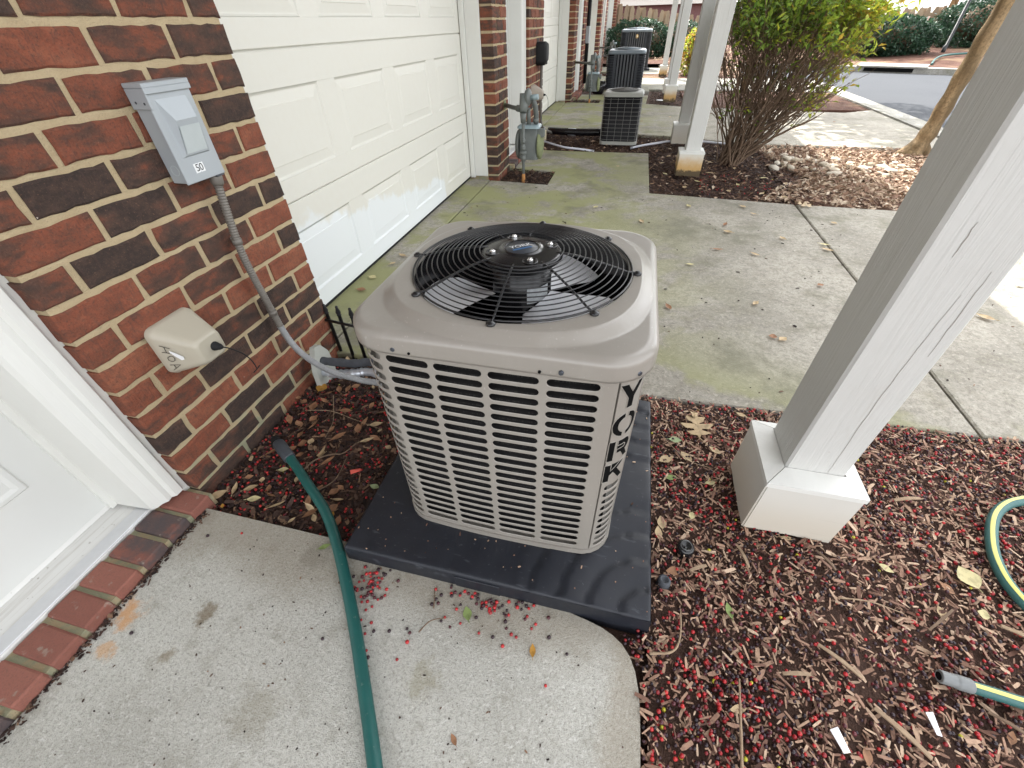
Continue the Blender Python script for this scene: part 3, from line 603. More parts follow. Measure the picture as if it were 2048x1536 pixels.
# ------------------------------------------------------------------ garage doors and entries
DX = -1.44           # garage door plane
def garage(parent, y0, y1, full=True):
    ys, ye = y0 + 0.075, y1 - 0.02
    door = MB(); door.box((DX - 0.05, ys, 0.012), (DX - 0.012, ye, 2.14)); g = door.build('garage_door', 'garage_paint', parent)
    scale = (ye - ys) / 2.70
    pan = [(1.575, 2.079), (2.223, 2.726), (2.864, 3.365), (3.507, 4.004)]
    pan = [(ys + (a - 1.403) * scale, ys + (b - 1.403) * scale) for a, b in pan]
    zs = [0.012, 0.526, 1.060, 1.592, 2.126]
    me_p = None
    for i in range(4):
        za, zb = zs[i] + 0.0025, zs[i + 1] - 0.0025; pa, pb = za + 0.095, zb - 0.125
        s = MB(); s.bevbox((DX - 0.03, ys, za), (DX, ye, pa), 0.003); s.bevbox((DX - 0.03, ys, pb), (DX, ye, zb), 0.003)
        prev = ys
        for a, b in pan: s.box((DX - 0.03, prev, pa - 0.002), (DX - 0.0005, a, pb + 0.002)); prev = b
        s.box((DX - 0.03, prev, pa - 0.002), (DX - 0.0005, ye, pb + 0.002))
        sec = s.build('door_section', 'garage_paint', g)
        for a, b in pan:
            def ring(d, x): return [(DX + x, a + d, pa + d), (DX + x, b - d, pa + d), (DX + x, b - d, pb - d), (DX + x, a + d, pb - d)]
            rs = [ring(0, -0.0004), ring(0.007, -0.0055), ring(0.011, -0.006), ring(0.048, -0.0025), ring(0.051, -0.0006)]
            q = MB(); vs = [p for rr in rs for p in rr]; fs = []
            for j in range(4):
                for e in range(4): fs.append((j * 4 + e, j * 4 + (e + 1) % 4, j * 4 + 4 + (e + 1) % 4, j * 4 + 4 + e))
            fs.append((16, 17, 18, 19)); q.add(vs, fs)
            q.build('panel', 'garage_paint', g, recalc=False) if full else q.build('panel', 'garage_paint', g, recalc=False)
    w = MB(); w.box((DX - 0.02, ys, -0.003), (DX - 0.006, ye, 0.012)); w.build('weather_seal', 'black_matte', g)
    # jambs: stop bead + jamb board on both sides
    for yy, sg in ((y1, -1), (y0, 1)):
        j = MB(); a, b = sorted((yy + sg * 0.002, yy + sg * 0.020)); j.bevbox((-1.392, a, 0.018), (-1.274, b, 2.2), 0.003)
        a, b = sorted((yy + sg * 0.006, yy + sg * 0.034)); j.bevbox((-1.435, a, 0.006), (-1.3935, b, 2.2), 0.003)
        j.build('door_casing', 'white_trim', parent)
def entry(parent, y0, y1, glazed=False):
    # recessed door with brick mould, jamb, sill and rowlock bricks
    for yy, sg in ((y1, -1), (y0, 1)):
        prof = [(-1.50, 0.0), (-1.205, 0.0), (-1.199, 0.006), (-1.199, 0.028), (-1.210, 0.036), (-1.207, 0.050), (-1.217, 0.062), (-1.222, 0.078), (-1.233, 0.086), (-1.352, 0.094), (-1.352, 0.110), (-1.50, 0.110)]
        q = MB(); n = len(prof); poly = [(x, yy - 0.016 * 0 + sg * (d + 0.014)) for x, d in prof]
        q.add([(x, y, 0.045) for x, y in poly] + [(x, y, 2.1) for x, y in poly], [(i, (i + 1) % n, n + (i + 1) % n, n + i) for i in range(n)] + [list(range(n)), list(range(n, 2 * n))])
        q.build('door_casing', 'white_trim', parent)
        q = MB(); a, b = sorted((yy - sg * 0.004, yy + sg * 0.0145)); q.box((-1.3, a, -0.05), (-1.212, b, 2.1)); q.build('caulk', 'white_trim', parent)
    ys, ye = y0 + 0.112, y1 - 0.112
    d = MB(); d.box((-1.41, ys, 0.058), (-1.366, ye, 2.08)); dr = d.build('entry_door', 'door_white', parent)
    w = (ye - ys); cols = [(ys + 0.085, ys + w / 2 - 0.045), (ys + w / 2 + 0.045, ye - 0.085)]
    for za, zb in ((0.25, 0.86), (1.02, 1.72), (1.80, 1.98)):
        for a, b in cols:
            def ring(dd, x): return [(-1.366 + x, a + dd, za + dd), (-1.366 + x, b - dd, za + dd), (-1.366 + x, b - dd, zb - dd), (-1.366 + x, a + dd, zb - dd)]
            rs = [ring(0, -0.001), ring(0.006, 0.0055), ring(0.016, 0.006), ring(0.026, 0.0015), ring(0.05, 0.002), ring(0.062, 0.006)]
            q = MB(); q.add([p for rr in rs for p in rr], [(j * 4 + e, j * 4 + (e + 1) % 4, j * 4 + 4 + (e + 1) % 4, j * 4 + 4 + e) for j in range(5) for e in range(4)] + [(20, 21, 22, 23)])
            q.build('panel', 'door_white', dr, recalc=False)
    s = MB(); s.bevbox((-1.42, y0 + 0.02, -0.05), (-1.252, y1 - 0.02, 0.034), 0.003); s.bevbox((-1.385, ys - 0.01, 0.0345), (-1.372, ye + 0.01, 0.056), 0.003)
    sl = s.build('door_sill', 'sill_white', parent)
    s = MB(); s.bevbox((-1.295, y0 + 0.02, 0.0345), (-1.251, y1 - 0.02, 0.039), 0.0015); s.build('sill_nosing', 'aluminium', sl)
    s = MB(); s.box((-1.27, y0, -0.12), (-1.1275, y1 + 0.0, 0.020)); rl = s.build('brick_sill', 'mortar', parent)
    y = y1 - 0.012 - 0.034; org = ORG[parent.name]
    while y > y0 + 0.03:
        me = ROWLOCK[random.randrange(4)]; o = bpy.data.objects.new('brick', me); COL.objects.link(o); o.parent = rl
        o.location = (-1.183 - org[0] + random.uniform(-.002, .002), y - org[1], -0.002 - org[2] + random.uniform(-.002, .002)); o.rotation_euler = (0, -pi / 2 * 0, 0); y -= 0.0805
def rowlock_mesh(seed):
    r = random.Random(seed); mb = MB(); mb.bevbox((-0.062, -0.0335, -0.05), (0.062, 0.0335, 0.034), 0.004)
    mb.v = [(x + r.uniform(-.0015, .0015), y + r.uniform(-.0015, .0015), z + r.uniform(-.0008, .0008)) for x, y, z in mb.v]
    return mb.mesh('brick', 'sill_brick', recalc=True)
ROWLOCK = [rowlock_mesh(i) for i in range(4)]
def house_body(parent, y0, y1, ga, gb, zt=6.2):
    b = MB(); b.box((-6.0, y0, 2.4), (WX - 0.01, y1, zt)); b.build('upper_wall', 'house_brick', parent)
    b = MB(); b.box((-1.9, y0, -0.1), (-1.53, y1, 2.41)); b.build('leak_backing', 'house_brick', parent)  # unseen backing, added behind the doors to keep light from leaking through
    b = MB(); b.add([(-0.95, y0, zt - 0.1), (-0.95, y1, zt - 0.1), (-3.6, y0, zt + 1.5), (-3.6, y1, zt + 1.5), (-6.2, y0, zt - 0.1), (-6.2, y1, zt - 0.1)], [(0, 1, 3, 2), (2, 3, 5, 4)]); b.build('roof', 'asphalt', parent)
    b = MB(); b.box((-1.5, ga, 2.1), (-1.25, gb, 2.41)); b.build('lintel', 'white_trim', parent)
# near house
H0 = thing('townhouse', 'nearest red brick house with white panelled garage door and white entry door', 'house', (-1.5, 0.5, 0))
house_body(H0, -0.85, 4.10, 1.32, 4.12); pier(H0, 0.517, 1.328); pier(H0, -0.83, -0.40, individual=False); garage(H0, 1.328, 4.12); entry(H0, -0.40, 0.517)
H1 = thing('townhouse', 'second brick house along the row, behind the grey gas meter', 'house', (-1.5, 5.0, 0))
house_body(H1, 4.12, 9.04, 6.28, 9.04); pier(H1, 4.12, 4.545, flip=1); pier(H1, 5.46, 6.28); garage(H1, 6.28, 9.05); entry(H1, 4.545, 5.46)
H2 = thing('townhouse', 'third brick house along the row, behind the black rubbish bag', 'house', (-1.5, 10.0, 0))
house_body(H2, 9.05, 13.96, 11.2, 13.96); pier(H2, 9.05, 9.47, flip=1, kmax=17); pier(H2, 10.38, 11.2, individual=False); garage(H2, 11.2, 13.97); entry(H2, 9.47, 10.38)
H3 = thing('townhouse', 'fourth and farthest brick house, at the sunlit end of the row', 'house', (-1.5, 15.0, 0))
house_body(H3, 13.97, 22.0, 16.1, 20.0, 3.0); pier(H3, 13.97, 14.4, individual=False); pier(H3, 15.3, 16.1, individual=False); garage(H3, 16.1, 20.0); entry(H3, 14.4, 15.3); pier(H3, 20.0, 22.0, individual=False)
dp = MB(); dp.tube([(WX + 0.03, 14.55, 0.0), (WX + 0.03, 14.55, 2.4)], 0.03, 8); dp.build('downpipe', 'white_trim', H3)

# ------------------------------------------------------------------ porch posts and the deck they carry
def post(x0, y0, lab, bw=0.225, bh=0.215, pw=0.142, base='base_board', grp='white porch posts along the row'):
    t = thing('porch_post', lab, 'post', (x0 + bw / 2, y0 + bw / 2, 0), grp)
    px, py = x0 + 0.048, y0 + 0.056
    p = MB(); p.bevbox((px, py, 0.0), (px + pw, py + pw, 3.02), 0.006); p.build('post', 'post_paint', t)
    th = 0.022; x1, y1 = x0 + bw, y0 + bw
    b = MB()                        # ragged lower edges on the near boards
    n = 10; r = random.Random(int(y0 * 10))
    def board(a, c, axis, inward):
        vs = []; 
        for i in range(n + 1):
            f = i / n; z = 0.002 + (r.uniform(0, 0.006) if 0 < i < n else 0)
            for d in (0, th):
                x, y = (a[0] + (c[0] - a[0]) * f + inward[0] * d, a[1] + (c[1] - a[1]) * f + inward[1] * d)
                vs += [(x, y, z), (x, y, bh - 0.0185)]
        fs = []
        for i in range(n):
            k = i * 4; fs += [(k, k + 4, k + 5, k + 1), (k + 2, k + 3, k + 7, k + 6), (k, k + 2, k + 6, k + 4), (k + 1, k + 5, k + 7, k + 3)]
        fs += [(0, 1, 3, 2), (n * 4, n * 4 + 2, n * 4 + 3, n * 4 + 1)]
        mb = MB(); mb.add(vs, fs); mb.build('base_board', base, t)
    board((x0 + 0.0048, y0), (x1, y0), 'y', (0, 1)); board((x0, y0 + 0.003), (x0, y1), 'x', (1, 0))
    board((x1 - 0.001, y0 + th + .002), (x1 - 0.001, y1), 'x', (-1, 0)); board((x0 + th + .001, y1 - 0.001), (x1 - th - .001, y1 - 0.001), 'y', (0, -1))
    # mitred cap boards
    e = 0.004; o = [(x0 - e, y0 - e), (x1 + e, y0 - e), (x1 + e, y1 + e), (x0 - e, y1 + e)]; i4 = [(px - .001, py - .001), (px + pw + .001, py - .001), (px + pw + .001, py + pw + .001), (px - .001, py + pw + .001)]
    for k in range(4):
        a, bb, c, d = o[k], o[(k + 1) % 4], i4[(k + 1) % 4], i4[k]; g = 0.0008
        cx = (a[0] + bb[0] + c[0] + d[0]) / 4; cy = (a[1] + bb[1] + c[1] + d[1]) / 4
        q = [(x + (cx - x) * 0.012, y + (cy - y) * 0.012) for x, y in (a, bb, c, d)]
        zt = [bh - 0.003, bh - 0.003, bh + 0.005, bh + 0.005]
        mb = MB(); mb.add([(x, y, bh - 0.018) for x, y in q] + [(x, y, z) for (x, y), z in zip(q, zt)], [(0, 3, 2, 1), (4, 5, 6, 7), (0, 1, 5, 4), (1, 2, 6, 5), (2, 3, 7, 6), (3, 0, 4, 7)])
        mb.build('base_cap', 'white_trim', t)
    return t
P1 = post(0.463, 0.782, 'big white porch post with boxed base standing beside the nearest air conditioner')
# drying checks in the near post, front face
def check(pts, wdt, dep=0.004):
    mb = MB(); n = len(pts); y = 0.782 + 0.056 - 0.0006; vs = []
    for i, (x, z) in enumerate(pts):
        w = wdt * math.sin(pi * (i + 0.3) / (n - 0.4)) + 0.0003; vs += [(x - w, y, z), (x + w, y, z)]
    mb.add(vs, [(2 * i, 2 * i + 1, 2 * i + 3, 2 * i + 2) for i in range(n - 1)]); mb.build('drying_crack', 'crack', P1, recalc=False)
r = random.Random(3)
check([(0.605 + 0.004 * math.sin(z * 9) + r.uniform(-.001, .001), z) for z in [0.225 + 0.03 * i for i in range(18)]], 0.0004)
check([(0.63 - 0.02 * (z - 0.5) + r.uniform(-.001, .001), z) for z in [0.60 + 0.02 * i for i in range(10)]], 0.0004)
check([(0.555 + 0.03 * (z - 0.8) + r.uniform(-.002, .002), z) for z in [0.80 + 0.012 * i for i in range(6)]], 0.0005)
post(0.437, 4.449, 'white porch post with muddy base in front of the leafy shrub', 0.21, 0.20, 0.13, 'base_board_muddy')
post(0.445, 5.80, 'pale porch post right behind the muddy based one, by the wire grille air conditioner', 0.185, 0.20, 0.12, 'base_board')
post(0.434, 9.06, 'distant white porch post with yellowed base past the second driveway', 0.195, 0.245, 0.125, 'base_board_muddy')
post(0.45, 10.25, 'distant porch post half hidden behind the yellow based one', 0.19, 0.23, 0.125, 'base_board')
post(0.425, 13.44, 'farthest porch post standing near the sunlit driveway', 0.185, 0.22, 0.12, 'base_board_muddy')
dk = thing('porch_deck', 'raised porch deck carried by the white posts', 'deck', (0, 5, 2.5))
for y in [(-1.6 + i * 0.1535) for i in range(int(19.6 / 0.1535))]:
    if y < -1.4 or True:
        pass
mb = MB()
for i in range(116):
    y = -2.2 + i * 0.1435; mb.box((WX + 0.01, y, 3.24), (0.80, y + 0.138, 3.27))
o = mb.build('deck_board', 'white_trim', dk, recalc=False); o['kind'] = 'stuff'
mb = MB(); mb.box((0.50, -2.2, 3.02), (0.66, 14.45, 3.239)); mb.build('beam', 'post_paint', dk)
for i in range(40):
    mb = MB(); y = -2.1 + i * 0.41; mb.box((WX + 0.02, y, 3.06), (0.499, y + 0.04, 3.239)); mb.build('joist', 'white_trim', dk)
mb = MB(); mb.box((WX + 0.02, -2.2, 3.272), (0.80, 14.45, 3.29)); mb.build('deck_membrane', 'grey_board', dk)
# ------------------------------------------------------------------ near air conditioner
ACX, ACY, AH, AR = -0.196, 0.846, 0.281, 0.076
QL = 2 * (AH - AR) + pi * AR / 2            # one quarter of the perimeter
def per(t, z, d=0.0, h=AH, r=AR, bul=0.007):
    """point on the rounded square casing: t arc length from the front centre, d pushed outwards"""
    q = math.floor((t + QL / 2) / QL); u = t - q * QL; st = h - r
    if abs(u) <= st: x, y, nx, ny = u, -h - bul * (1 - (u / st) ** 2), 0.0, -1.0
    else:
        sg = 1 if u > 0 else -1; a = (abs(u) - st) / r; x = sg * (st + r * math.sin(a)); y = -st - r * math.cos(a); nx = sg * math.sin(a); ny = -math.cos(a)
    x += nx * d; y += ny * d
    for _ in range(int(q) % 4): x, y = -y, x
    return (ACX + x, ACY + y, z)
AC = thing('air_conditioner', 'large taupe air conditioner with slotted sides, on a black pad in front', 'air conditioner', (ACX, ACY, 0.06))
ZR = [0.634 - 0.0266 * k for k in range(21)]; SH = 0.0087
def slot_cell(mb, u0, u1, za, zb, s0, s1, zc, hh=SH):
    """rectangular cell of sheet with a rounded slot cut in it, pressed lip going inwards"""
    pts = []; ns = 6; na = 6
    for i in range(na + 1): a = -pi / 2 + pi * i / na; pts.append((s1 - hh + hh * math.cos(a), zc + hh * math.sin(a), 'r'))
    for i in range(1, ns): pts.append((s1 - hh + (s0 + hh - s1 + hh) * i / ns, zc + hh, 't'))
    for i in range(na + 1): a = pi / 2 + pi * i / na; pts.append((s0 + hh + hh * math.cos(a), zc + hh * math.sin(a), 'l'))
    for i in range(1, ns): pts.append((s0 + hh + (s1 - hh - s0 - hh) * i / ns, zc - hh, 'b'))
    n = len(pts); outer = []
    for x, z, k in pts:
        if k == 't': outer.append((x, zb))
        elif k == 'b': outer.append((x, za))
        else:
            c = s1 - hh if k == 'r' else s0 + hh; dx, dz = x - c, z - zc; e = u1 if k == 'r' else u0
            sx = abs((e - c) / dx) if abs(dx) > 1e-6 else 1e9; sz = abs(((zb if dz > 0 else za) - zc) / dz) if abs(dz) > 1e-6 else 1e9
            s = min(sx, sz); outer.append((c + dx * s, zc + dz * s))
    b = len(mb.v)
    for (x, z) in outer: mb.v.append(per(x, z))
    def ex(k): # expanded slot outline for the soft pressed edge
        out = []
        for x, z, kk in pts:
            cx = max(s0 + hh, min(s1 - hh, x)); f = (hh + k) / hh; out.append((cx + (x - cx) * f, zc + (z - zc) * f))
        return out
    for x, z in ex(0.0011): mb.v.append(per(x, z))
    for x, z in ex(0.0): mb.v.append(per(x, z, -0.0006))
    for x, z in ex(-0.0004): mb.v.append(per(x, z, -0.0012))
    for L in range(3):
        for i in range(n):
            j = (i + 1) % n; mb.f.append([b + L * n + i, b + (L + 1) * n + i, b + (L + 1) * n + j, b + L * n + j]); mb.s.append(L > 0); mb.m.append(0)
    # corner fill triangles
    for cu, cz in ((u0, za), (u1, za), (u1, zb), (u0, zb)):
        best = None
        for i in range(n):
            j = (i + 1) % n; a, c = outer[i], outer[j]
            on_u = lambda p: abs(p[0] - cu) < 1e-6; on_z = lambda p: abs(p[1] - cz) < 1e-6
            if (on_u(a) and on_z(c) and not on_u(c)) or (on_z(a) and on_u(c) and not on_u(a)):
                if not (on_u(a) and on_z(a)) and not (on_u(c) and on_z(c)): best = (i, j)
        if best:
            mb.v.append(per(cu, cz)); mb.f.append([b + best[0], len(mb.v) - 1, b + best[1]]); mb.s.append(False); mb.m.append(0)
def plain_strip(mb, u0, u1, za, zb, d=0.0, nu=None):
    nu = nu or max(1, int((u1 - u0) / 0.012)); b = len(mb.v)
    for i in range(nu + 1):
        u = u0 + (u1 - u0) * i / nu; mb.v += [per(u, za, d), per(u, zb, d)]
    for i in range(nu): mb.f.append([b + 2 * i, b + 2 * i + 2, b + 2 * i + 3, b + 2 * i + 1]); mb.s.append(True); mb.m.append(0)
def louvre(t0, cells, ua, ub, name, zrows=ZR, ztop=0.662, zbot=0.080):
    mb = MB()
    for (u0, u1, s0, s1) in cells:
        for zc in zrows: slot_cell(mb, t0 + u0, t0 + u1, zc - 0.0133, zc + 0.0133, t0 + s0, t0 + s1, zc)
    lo, hi = zrows[-1] - 0.0133, zrows[0] + 0.0133
    plain_strip(mb, t0 + ua, t0 + ub, hi, ztop); plain_strip(mb, t0 + ua, t0 + ub, zbot, lo)
    c0, c1 = cells[0][0], cells[-1][1]
    if c0 > ua: plain_strip(mb, t0 + ua, t0 + c0, lo, hi)
    if c1 < ub: plain_strip(mb, t0 + c1, t0 + ub, lo, hi)
    # folded vertical edges
    for u in (ua, ub):
        b = len(mb.v); mb.v += [per(t0 + u, zbot), per(t0 + u, ztop), per(t0 + u, ztop, -0.012), per(t0 + u, zbot, -0.012)]; mb.f.append([b, b + 1, b + 2, b + 3]); mb.s.append(False); mb.m.append(0)
    return mb.build(name, 'tan_metal', AC, recalc=False)
MAINC = [(-0.2115, -0.112, -0.2065, -0.117), (-0.112, -0.006, -0.107, -0.011), (-0.006, 0.1025, 0.0, 0.096), (0.1025, 0.210, 0.109, 0.204)]
CORN = [(-0.318, -0.2115, -0.311, -0.219)]
louvre(0.0, CORN + MAINC, -0.322, 0.2345, 'louvred_panel')
louvre(QL, MAINC, -0.2275, 0.2025, 'louvred_panel')
louvre(2 * QL, CORN + MAINC, -0.322, 0.2025, 'louvred_panel')
louvre(3 * QL, CORN + MAINC, -0.322, 0.2025, 'louvred_panel')
YK = louvre(0.0, [(0.2385, 0.2985, 0.2465, 0.291)], 0.2385, 0.2985, 'corner_panel', zrows=[0.336 - 0.0266 * k for k in range(10)])
# replace the blank above the slots: the strip is already there; black letter faces on it stand in for dark cut-outs
def letter(name, polys, zt, hgt, uc, wid):
    for poly in polys:
        P = [(uc + (x - 0.5) * wid, zt - hgt + y * hgt) for x, y in poly]
        bm = bmesh.new(); vs = [bm.verts.new((x, z, 0)) for x, z in P]; f = bm.faces.new(vs)
        bmesh.ops.triangulate(bm, faces=[f]); bmesh.ops.subdivide_edges(bm, edges=bm.edges, cuts=2, use_grid_fill=True)
        bm.verts.ensure_lookup_table(); bm.verts.index_update()
        mb = MB(); mb.add([per(v.co.x, v.co.y, 0.0006) for v in bm.verts], [[v.index for v in f.verts] for f in bm.faces]); bm.free()
        o = mb.build('letter', 'void', YK, recalc=False)
        # pressed rim round the black letter face
        rim = MB(); Q = []
        for i in range(len(P)):
            a, b = P[i], P[(i + 1) % len(P)]; k = max(1, int(math.dist(a, b) / 0.006))
            for j in range(k): Q.append(per(a[0] + (b[0] - a[0]) * j / k, a[1] + (b[1] - a[1]) * j / k, 0.0002))
        Q.append(Q[0]); rim.tube(Q, 0.0011, 5, caps=False); rim.build('letter_rim', 'tan_metal', YK, recalc=False)
LY = [[(0.0, 1.0), (0.30, 1.0), (0.50, 0.66), (0.70, 1.0), (1.0, 1.0), (0.63, 0.42), (0.63, 0.0), (0.37, 0.0), (0.37, 0.42)]]
def arc(cx, cy, rx, ry, a0, a1, n=12): return [(cx + rx * math.cos(a0 + (a1 - a0) * i / n), cy + ry * math.sin(a0 + (a1 - a0) * i / n)) for i in range(n + 1)]
LO = [arc(0.5, 0.5, 0.5, 0.5, math.radians(98), math.radians(262)) + arc(0.5, 0.5, 0.27, 0.31, math.radians(258), math.radians(102)),
      arc(0.5, 0.5, 0.5, 0.5, math.radians(-82), math.radians(82)) + arc(0.5, 0.5, 0.27, 0.31, math.radians(78), math.radians(-78))]
LR = [[(0.0, 0.0), (0.26, 0.0), (0.26, 1.0), (0.0, 1.0)], [(0.36, 0.74), (0.66, 0.74), (0.72, 0.68), (0.72, 0.62), (0.66, 0.56), (0.36, 0.56), (0.36, 0.36), (0.55, 0.36), (0.75, 0.0), (1.0, 0.0), (0.80, 0.38), (0.95, 0.50), (0.98, 0.72), (0.88, 0.92), (0.72, 1.0), (0.36, 1.0)]]
LK = [[(0.0, 0.0), (0.26, 0.0), (0.26, 0.36), (0.40, 0.50), (0.72, 0.0), (1.0, 0.0), (0.58, 0.66), (0.95, 1.0), (0.66, 1.0), (0.26, 0.62), (0.26, 1.0), (0.0, 1.0)]]
letter('Y', LY, 0.640, 0.060, 0.2660, 0.056); letter('O', LO, 0.568, 0.064, 0.2655, 0.058); letter('R', LR, 0.492, 0.060, 0.2655, 0.056); letter('K', LK, 0.420, 0.058, 0.2655, 0.056)
# seam shadow gaps between panels are real: dark coil behind
mb = MB(); nz = 2
def ring_wall(mb, d, za, zb, n=96, cap=None):
    b = len(mb.v)
    for i in range(n): t = -QL / 2 + 4 * QL * i / n; mb.v += [per(t, za, d), per(t, zb, d)]
    for i in range(n): j = (i + 1) % n; mb.f.append([b + 2 * i, b + 2 * j, b + 2 * j + 1, b + 2 * i + 1]); mb.s.append(True); mb.m.append(0)
ring_wall(mb, -0.026, 0.075, 0.66); mb.build('coil', 'coil', AC, recalc=False)
mb = MB(); ring_wall(mb, -0.05, 0.075, 0.64); mb.build('coil_inner', 'void', AC, recalc=False)
for t in [(-0.16 + 0.0266 * 0 + i * 0.052) for i in range(0)]: pass
mb = MB(); ring_wall(mb, 0.0035, 0.0605, 0.078, 96); b = len(mb.v)
n = 96; mb.v += [per(-QL / 2 + 4 * QL * i / n, 0.078, 0.0035) for i in range(n)] + [per(-QL / 2 + 4 * QL * i / n, 0.079, -0.02) for i in range(n)]
for i in range(n): j = (i + 1) % n; mb.f.append([b + i, b + j, b + n + j, b + n + i]); mb.s.append(False); mb.m.append(0)
mb.build('base_pan', 'tan_metal', AC, recalc=False)
mb = MB(); mb.add([per(-QL / 2 + 4 * QL * i / n, 0.082, -0.02) for i in range(n)], [list(range(n))]); mb.build('pan_floor', 'void', AC, recalc=False)
# ---- cap
def smooth01(a, b, x): t = max(0.0, min(1.0, (x - a) / (b - a))); return t * t * (3 - 2 * t)
CH, CRr, CZ = 0.2930, 0.092, 0.716
def sq_dist(x, y):              # inside distance to the rounded square edge
    qx, qy = abs(x) - (CH - CRr), abs(y) - (CH - CRr)
    return CRr - (math.hypot(max(qx, 0), max(qy, 0)) + min(max(qx, qy), 0))
def cap_z(x, y):
    d = sq_dist(x, y); sq = (abs(x) ** 2.7 + abs(y) ** 2.7) ** (1 / 2.7)
    tt = max(0.0, min(1.0, (sq - 0.256) / 0.026)); z = CZ - 0.015 * (0.75 * tt + 0.25 * tt * tt * (3 - 2 * tt))
    R = 0.020
    if d < R: z -= (R - math.sqrt(max(0, R * R - (R - d) ** 2))) * 0.80
    return z
mb = MB(); NA, NRG = 160, 56; RH = 0.2325
def outer_r(a):
    lo, hi = 0.2, 0.42
    for _ in range(30):
        m_ = (lo + hi) / 2
        if sq_dist(m_ * math.cos(a), m_ * math.sin(a)) > 0: lo = m_
        else: hi = m_
    return lo
OR = [outer_r(2 * pi * i / NA) for i in range(NA)]
rows = []
rows.append([(RH + 0.002, 0.640)] * NA); rows.append([(RH + 0.002, CZ - 0.008)] * NA); rows.append([(RH + 0.0035, CZ - 0.002)] * NA)
for k in range(NRG + 1):
    f = k / NRG; rows.append([(RH + 0.006 + (OR[i] - RH - 0.006) * (1 - (1 - f) ** 1.25), None) for i in range(NA)])
for zz in (0.6655, 0.662, 0.6565): rows.append([(OR[i] + (0.0005 if zz > .66 else 0.0), zz) for i in range(NA)])
rows.append([(OR[i] - 0.006, 0.6562) for i in range(NA)])
for rw in rows:
    for i in range(NA):
        a = 2 * pi * i / NA; rr, z = rw[i]; x, y = rr * math.cos(a), rr * math.sin(a)
        if z is None: z = cap_z(x, y)
        mb.v.append((ACX + x, ACY + y, z))
for k in range(len(rows) - 1):
    for i in range(NA): j = (i + 1) % NA; mb.f.append([k * NA + i, (k + 1) * NA + i, (k + 1) * NA + j, k * NA + j]); mb.s.append(True); mb.m.append(0)
# fix heights between top and skirt so that the shoulder meets the skirt
mb.build('top_cap', 'tan_metal', AC, recalc=True)
for t in (-0.178, 0.135, 0.262, 0.36, -0.36): 
    p = per(t, 0.668, 0.0125); pd = per(t, 0.668, 0.0055); s = MB(); s.tube([pd, p], [0.0052, 0.0042], 8); q = per(t, 0.668, 0.0065); s.build('screw', 'screw', AC)
for t in (-0.146, 0.098):
    p = per(t, 0.664, 0.0106); pd = per(t, 0.664, 0.004); s = MB(); s.tube([pd, p], 0.0028, 8); s.build('screw_hole', 'void', AC)
# ---- fan guard
def gz_(r): # dome height of the wire guard
    f = max(0, min(1, (r - 0.08) / 0.155)); return 0.752 - 0.033 * f ** 1.5
guard = MB(); guard.tube([(ACX + 0.236 * math.cos(a), ACY + 0.236 * math.sin(a), gz_(0.236)) for a in [2 * pi * i / 72 for i in range(73)]], 0.0022, 6, False)
G = guard.build('fan_guard', 'black_wire', AC, recalc=False)
for k in range(13):
    r = 0.090 + (0.228 - 0.090) * k / 12; w = MB()
    w.tube([(ACX + r * math.cos(a), ACY + r * math.sin(a), gz_(r) + 0.002) for a in [2 * pi * i / 72 for i in range(73)]], 0.0013, 6, False); w.build('guard_ring', 'black_wire', G, recalc=False)
for k in range(8):
    a = 2 * pi * k / 8 + 0.0; w = MB(); rr = [0.075 + 0.172 * i / 8 for i in range(9)]
    w.tube([(ACX + q * math.cos(a), ACY + q * math.sin(a), gz_(q) - 0.002 if q < 0.236 else 0.7195) for q in rr], 0.0024, 6); w.build('guard_spoke', 'black_wire', G, recalc=False)
    c = MB(); cx, cy = ACX + 0.2465 * math.cos(a), ACY + 0.2465 * math.sin(a); c.lathe([(0.0, 0.0075), (0.004, 0.0073), (0.0055, 0.005), (0.0085, 0.0042), (0.0092, 0.002), (0.0085, 0.0)], (cx, cy, cap_z(cx - ACX, cy - ACY)), 'z', 12); c.build('guard_clip', 'black_wire', G)
# hub plate with four bolt wells and a logo disc
hb = MB(); hb.lathe([(0.088, 0.738), (0.089, 0.744), (0.086, 0.748), (0.080, 0.7505), (0.050, 0.7535), (0.0405, 0.7540), (0.0395, 0.7565), (0.037, 0.7570), (0.0355, 0.7545), (0.0, 0.7545)], (ACX, ACY, 0), 'z', 48)
HB = hb.build('motor_plate', 'black_gloss', AC, recalc=False)
d = MB(); d.lathe([(0.0352, 0.7548), (0.0345, 0.7558), (0.0, 0.7561)], (ACX, ACY, 0), 'z', 32); d.build('logo_disc', 'hub_disc', HB, recalc=False)
text_on('logo_text', 'YORK', 0.0185, HB, 'label_white', (ACX - 0.003, ACY + 0.004, 0.7566), (0.80, 0.60, 0), (-0.60, 0.80, 0))
lb = MB(); X = Vector((0.80, 0.60, 0)); Yd = Vector((-0.60, 0.80, 0)); O = Vector((ACX + 0.003, ACY - 0.007, 0.7566)); lb.add([O + X * a + Yd * b for a, b in ((-0.022, -0.004), (0.022, -0.004), (0.022, 0.0025), (-0.022, 0.0025))], [(0, 1, 2, 3)]); lb.build('logo_bar', 'logo_blue', HB, recalc=False)
